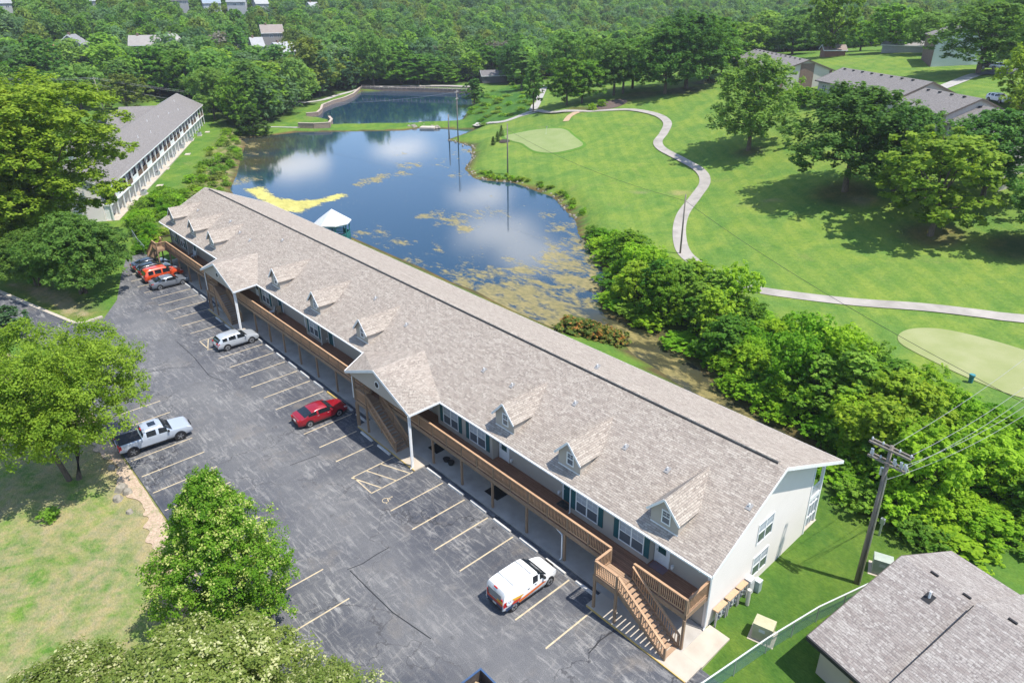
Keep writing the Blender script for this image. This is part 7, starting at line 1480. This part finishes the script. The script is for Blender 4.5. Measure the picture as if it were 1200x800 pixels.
# ------------------------------------------------------------------ forest: the nearest trees one by one, the far hillside as one mass
fx = []; nforest = 0
FPTS = []
rs2 = np.random.RandomState(21); hx = np.array([h[:2] for h in HOUSE_XY])
def visible_dir(x, y):
    v_ = np.array([x, y])-CAM_POS[:2]; f2 = CF[:2]/np.linalg.norm(CF[:2]); r2 = CR[:2]/np.linalg.norm(CR[:2]); a = v_@f2; b_ = v_@r2; return a > 0 and abs(b_/a) < .80
cands = []
for d_ in np.arange(190, 900, 1):
    pass
step = 6.4; R0 = CAM_POS[:2]
ii = np.arange(-160, 20)
cell = 7.2
xs_ = np.arange(-900, 420, cell); ys_ = np.arange(-140, 900, cell); XX, YY = np.meshgrid(xs_, ys_); XX = XX+rs2.uniform(-.42, .42, XX.shape)*cell; YY = YY+rs2.uniform(-.42, .42, YY.shape)*cell; XX = XX.ravel(); YY = YY.ravel()
dd_ = np.hypot(XX-R0[0], YY-R0[1]); f2 = CF[:2]/np.linalg.norm(CF[:2]); r2 = CR[:2]/np.linalg.norm(CR[:2]); aa = (XX-R0[0])*f2[0]+(YY-R0[1])*f2[1]; bb = (XX-R0[0])*r2[0]+(YY-R0[1])*r2[1]
ok = (aa > 0) & (np.abs(bb/np.maximum(aa, 1)) < .80) & (dd_ < 860) & (sdist(XX, YY, FE) < -1.0) & (sdist(XX, YY, UPOND) > 6) & (sdist(XX, YY, POND) > 6)
LAWNS = [GP([(560,150),(620,130),(640,100),(700,100),(860,92),(860,64),(960,66),(1000,62),(1200,56),(1200,200),(900,200)])]
for l_ in LAWNS: ok &= ~inpoly(XX, YY, l_)
LAPT = [(-118, -8), (-112, 10), (-122, 18), (-205, 66), (-222, 40), (-215, 25)]
ok &= sdist(XX, YY, LAPT) > 3
DAMZ = GP([(380,150),(372,124),(395,108),(424,99),(560,98),(600,112),(560,150)])
ok &= sdist(XX, YY, DAMZ) > 2
for (hx_, hy_, hu, hv) in HOUSE_XY:
    d_ = np.hypot(hx_-R0[0], hy_-R0[1]); dx, dy = (R0-np.array([hx_, hy_]))/d_
    al = (XX-hx_)*dx+(YY-hy_)*dy; ac_ = np.abs(-(XX-hx_)*dy+(YY-hy_)*dx); ok &= ~((al > -9) & (al < 40) & (ac_ < 8.0))
XX, YY, dd_ = XX[ok], YY[ok], dd_[ok]; o_ = np.argsort(dd_); XX, YY, dd_ = XX[o_], YY[o_], dd_[o_]
FK = ['for0', 'for1', 'for2', 'for3', 'for4', 'for5', 'for6']
for k in FK: K(k)
NI = 285
FL = {'left': ('round leafy forest tree in the wooded valley behind the left apartment block', 'forest trees behind the left block'), 'mid': ('round leafy forest tree in the wood behind the far dam', 'forest trees behind the dam'), 'right': ('round leafy forest tree behind the golf course ridge', 'forest trees behind the ridge')}
for x, y in zip(XX[:NI], YY[:NI]):
    u, v = pj((x, y, H(x, y)+8)); zn = 'left' if u < 330 else ('mid' if u < 600 else 'right'); k = FK[rs2.choice(7, p=[.23, .23, .2, .12, .14, .06, .02])]
    w = rs2.uniform(8.0, 15.5); KD = {'for2': 'bright green', 'for3': 'bluish green', 'for5': 'yellowish green', 'for6': 'half bare grey'}.get(k, 'dark green'); tree(k, 'forest_tree', KD+' '+FL[zn][0].replace('round leafy ', ''), 'tree', x, y, w*rs2.uniform(1.0, 1.3), w, KD+' '+FL[zn][1])
FX, FY = XX[NI:], YY[NI:]; FZ = H(FX, FY)
me = bpy.data.meshes.new('forest'); me.from_pydata([tuple(p) for p in np.stack([FX, FY, FZ], 1)], [], [])
fo = link('forest', me); tag(fo, 'dense green forest covering the far hillside', 'forest', kind='stuff')
gn = bpy.data.node_groups.new('forest_scatter', 'GeometryNodeTree'); gn.interface.new_socket('Geometry', in_out='INPUT', socket_type='NodeSocketGeometry'); gn.interface.new_socket('Geometry', in_out='OUTPUT', socket_type='NodeSocketGeometry')
gi = gn.nodes.new('NodeGroupInput'); go = gn.nodes.new('NodeGroupOutput'); ip = gn.nodes.new('GeometryNodeInstanceOnPoints'); g2i = gn.nodes.new('GeometryNodeGeometryToInstance')
srcs = {}
for o in list(SC.objects):
    if o.name.startswith('crown') and o.type == 'MESH':
        for k in FK:
            if o.data == PROTO[k][0] and k not in srcs: srcs[k] = o
for k in ['for0', 'for1', 'for4', 'for2', 'for3', 'for5'][::-1]:
    if k in srcs: oi = gn.nodes.new('GeometryNodeObjectInfo'); oi.inputs['Object'].default_value = srcs[k]; oi.transform_space = 'ORIGINAL'; gn.links.new(oi.outputs['Geometry'], g2i.inputs[0])
def rnd(lo, hi, seed, typ='FLOAT'):
    n_ = gn.nodes.new('FunctionNodeRandomValue'); n_.data_type = typ; n_.inputs['Seed'].default_value = seed
    i0 = {'FLOAT': (2, 3, 1), 'INT': (4, 5, 2), 'FLOAT_VECTOR': (0, 1, 0)}[typ]; n_.inputs[i0[0]].default_value = lo; n_.inputs[i0[1]].default_value = hi; return n_.outputs[i0[2]]
gn.links.new(gi.outputs[0], ip.inputs['Points']); gn.links.new(g2i.outputs[0], ip.inputs['Instance']); ip.inputs['Pick Instance'].default_value = True
gn.links.new(rnd(0, 5, 3, 'INT'), ip.inputs['Instance Index']); gn.links.new(rnd((0, 0, 0), (0, 0, 6.28), 4, 'FLOAT_VECTOR'), ip.inputs['Rotation']); gn.links.new(rnd((.65, .65, .6), (1.35, 1.35, 1.3), 5, 'FLOAT_VECTOR'), ip.inputs['Scale']); gn.links.new(ip.outputs[0], go.inputs[0])
md = fo.modifiers.new('scatter', 'NODES'); md.node_group = gn
print('FOREST', len(FX), 'shrubs', len(spots))
# ------------------------------------------------------------------ air
HAZE = 0.00016
if HAZE > 0:
    q = MB(); q.box(-1250, -1250, -12, 1250, 1250, 130); hz = q.build('haze', None, None, uv=False); tag(hz, 'faint summer haze in the air', kind='stuff')
    m = bpy.data.materials.new('haze_air'); m.use_nodes = True; nt = m.node_tree; nt.nodes.clear(); o = N(nt, 'ShaderNodeOutputMaterial'); pv = N(nt, 'ShaderNodeVolumePrincipled'); pv.inputs['Color'].default_value = (.86, .92, 1, 1); pv.inputs['Density'].default_value = HAZE; pv.inputs['Anisotropy'].default_value = .2; lk(nt, pv.outputs[0], o.inputs['Volume']); hz.data.materials.append(m)
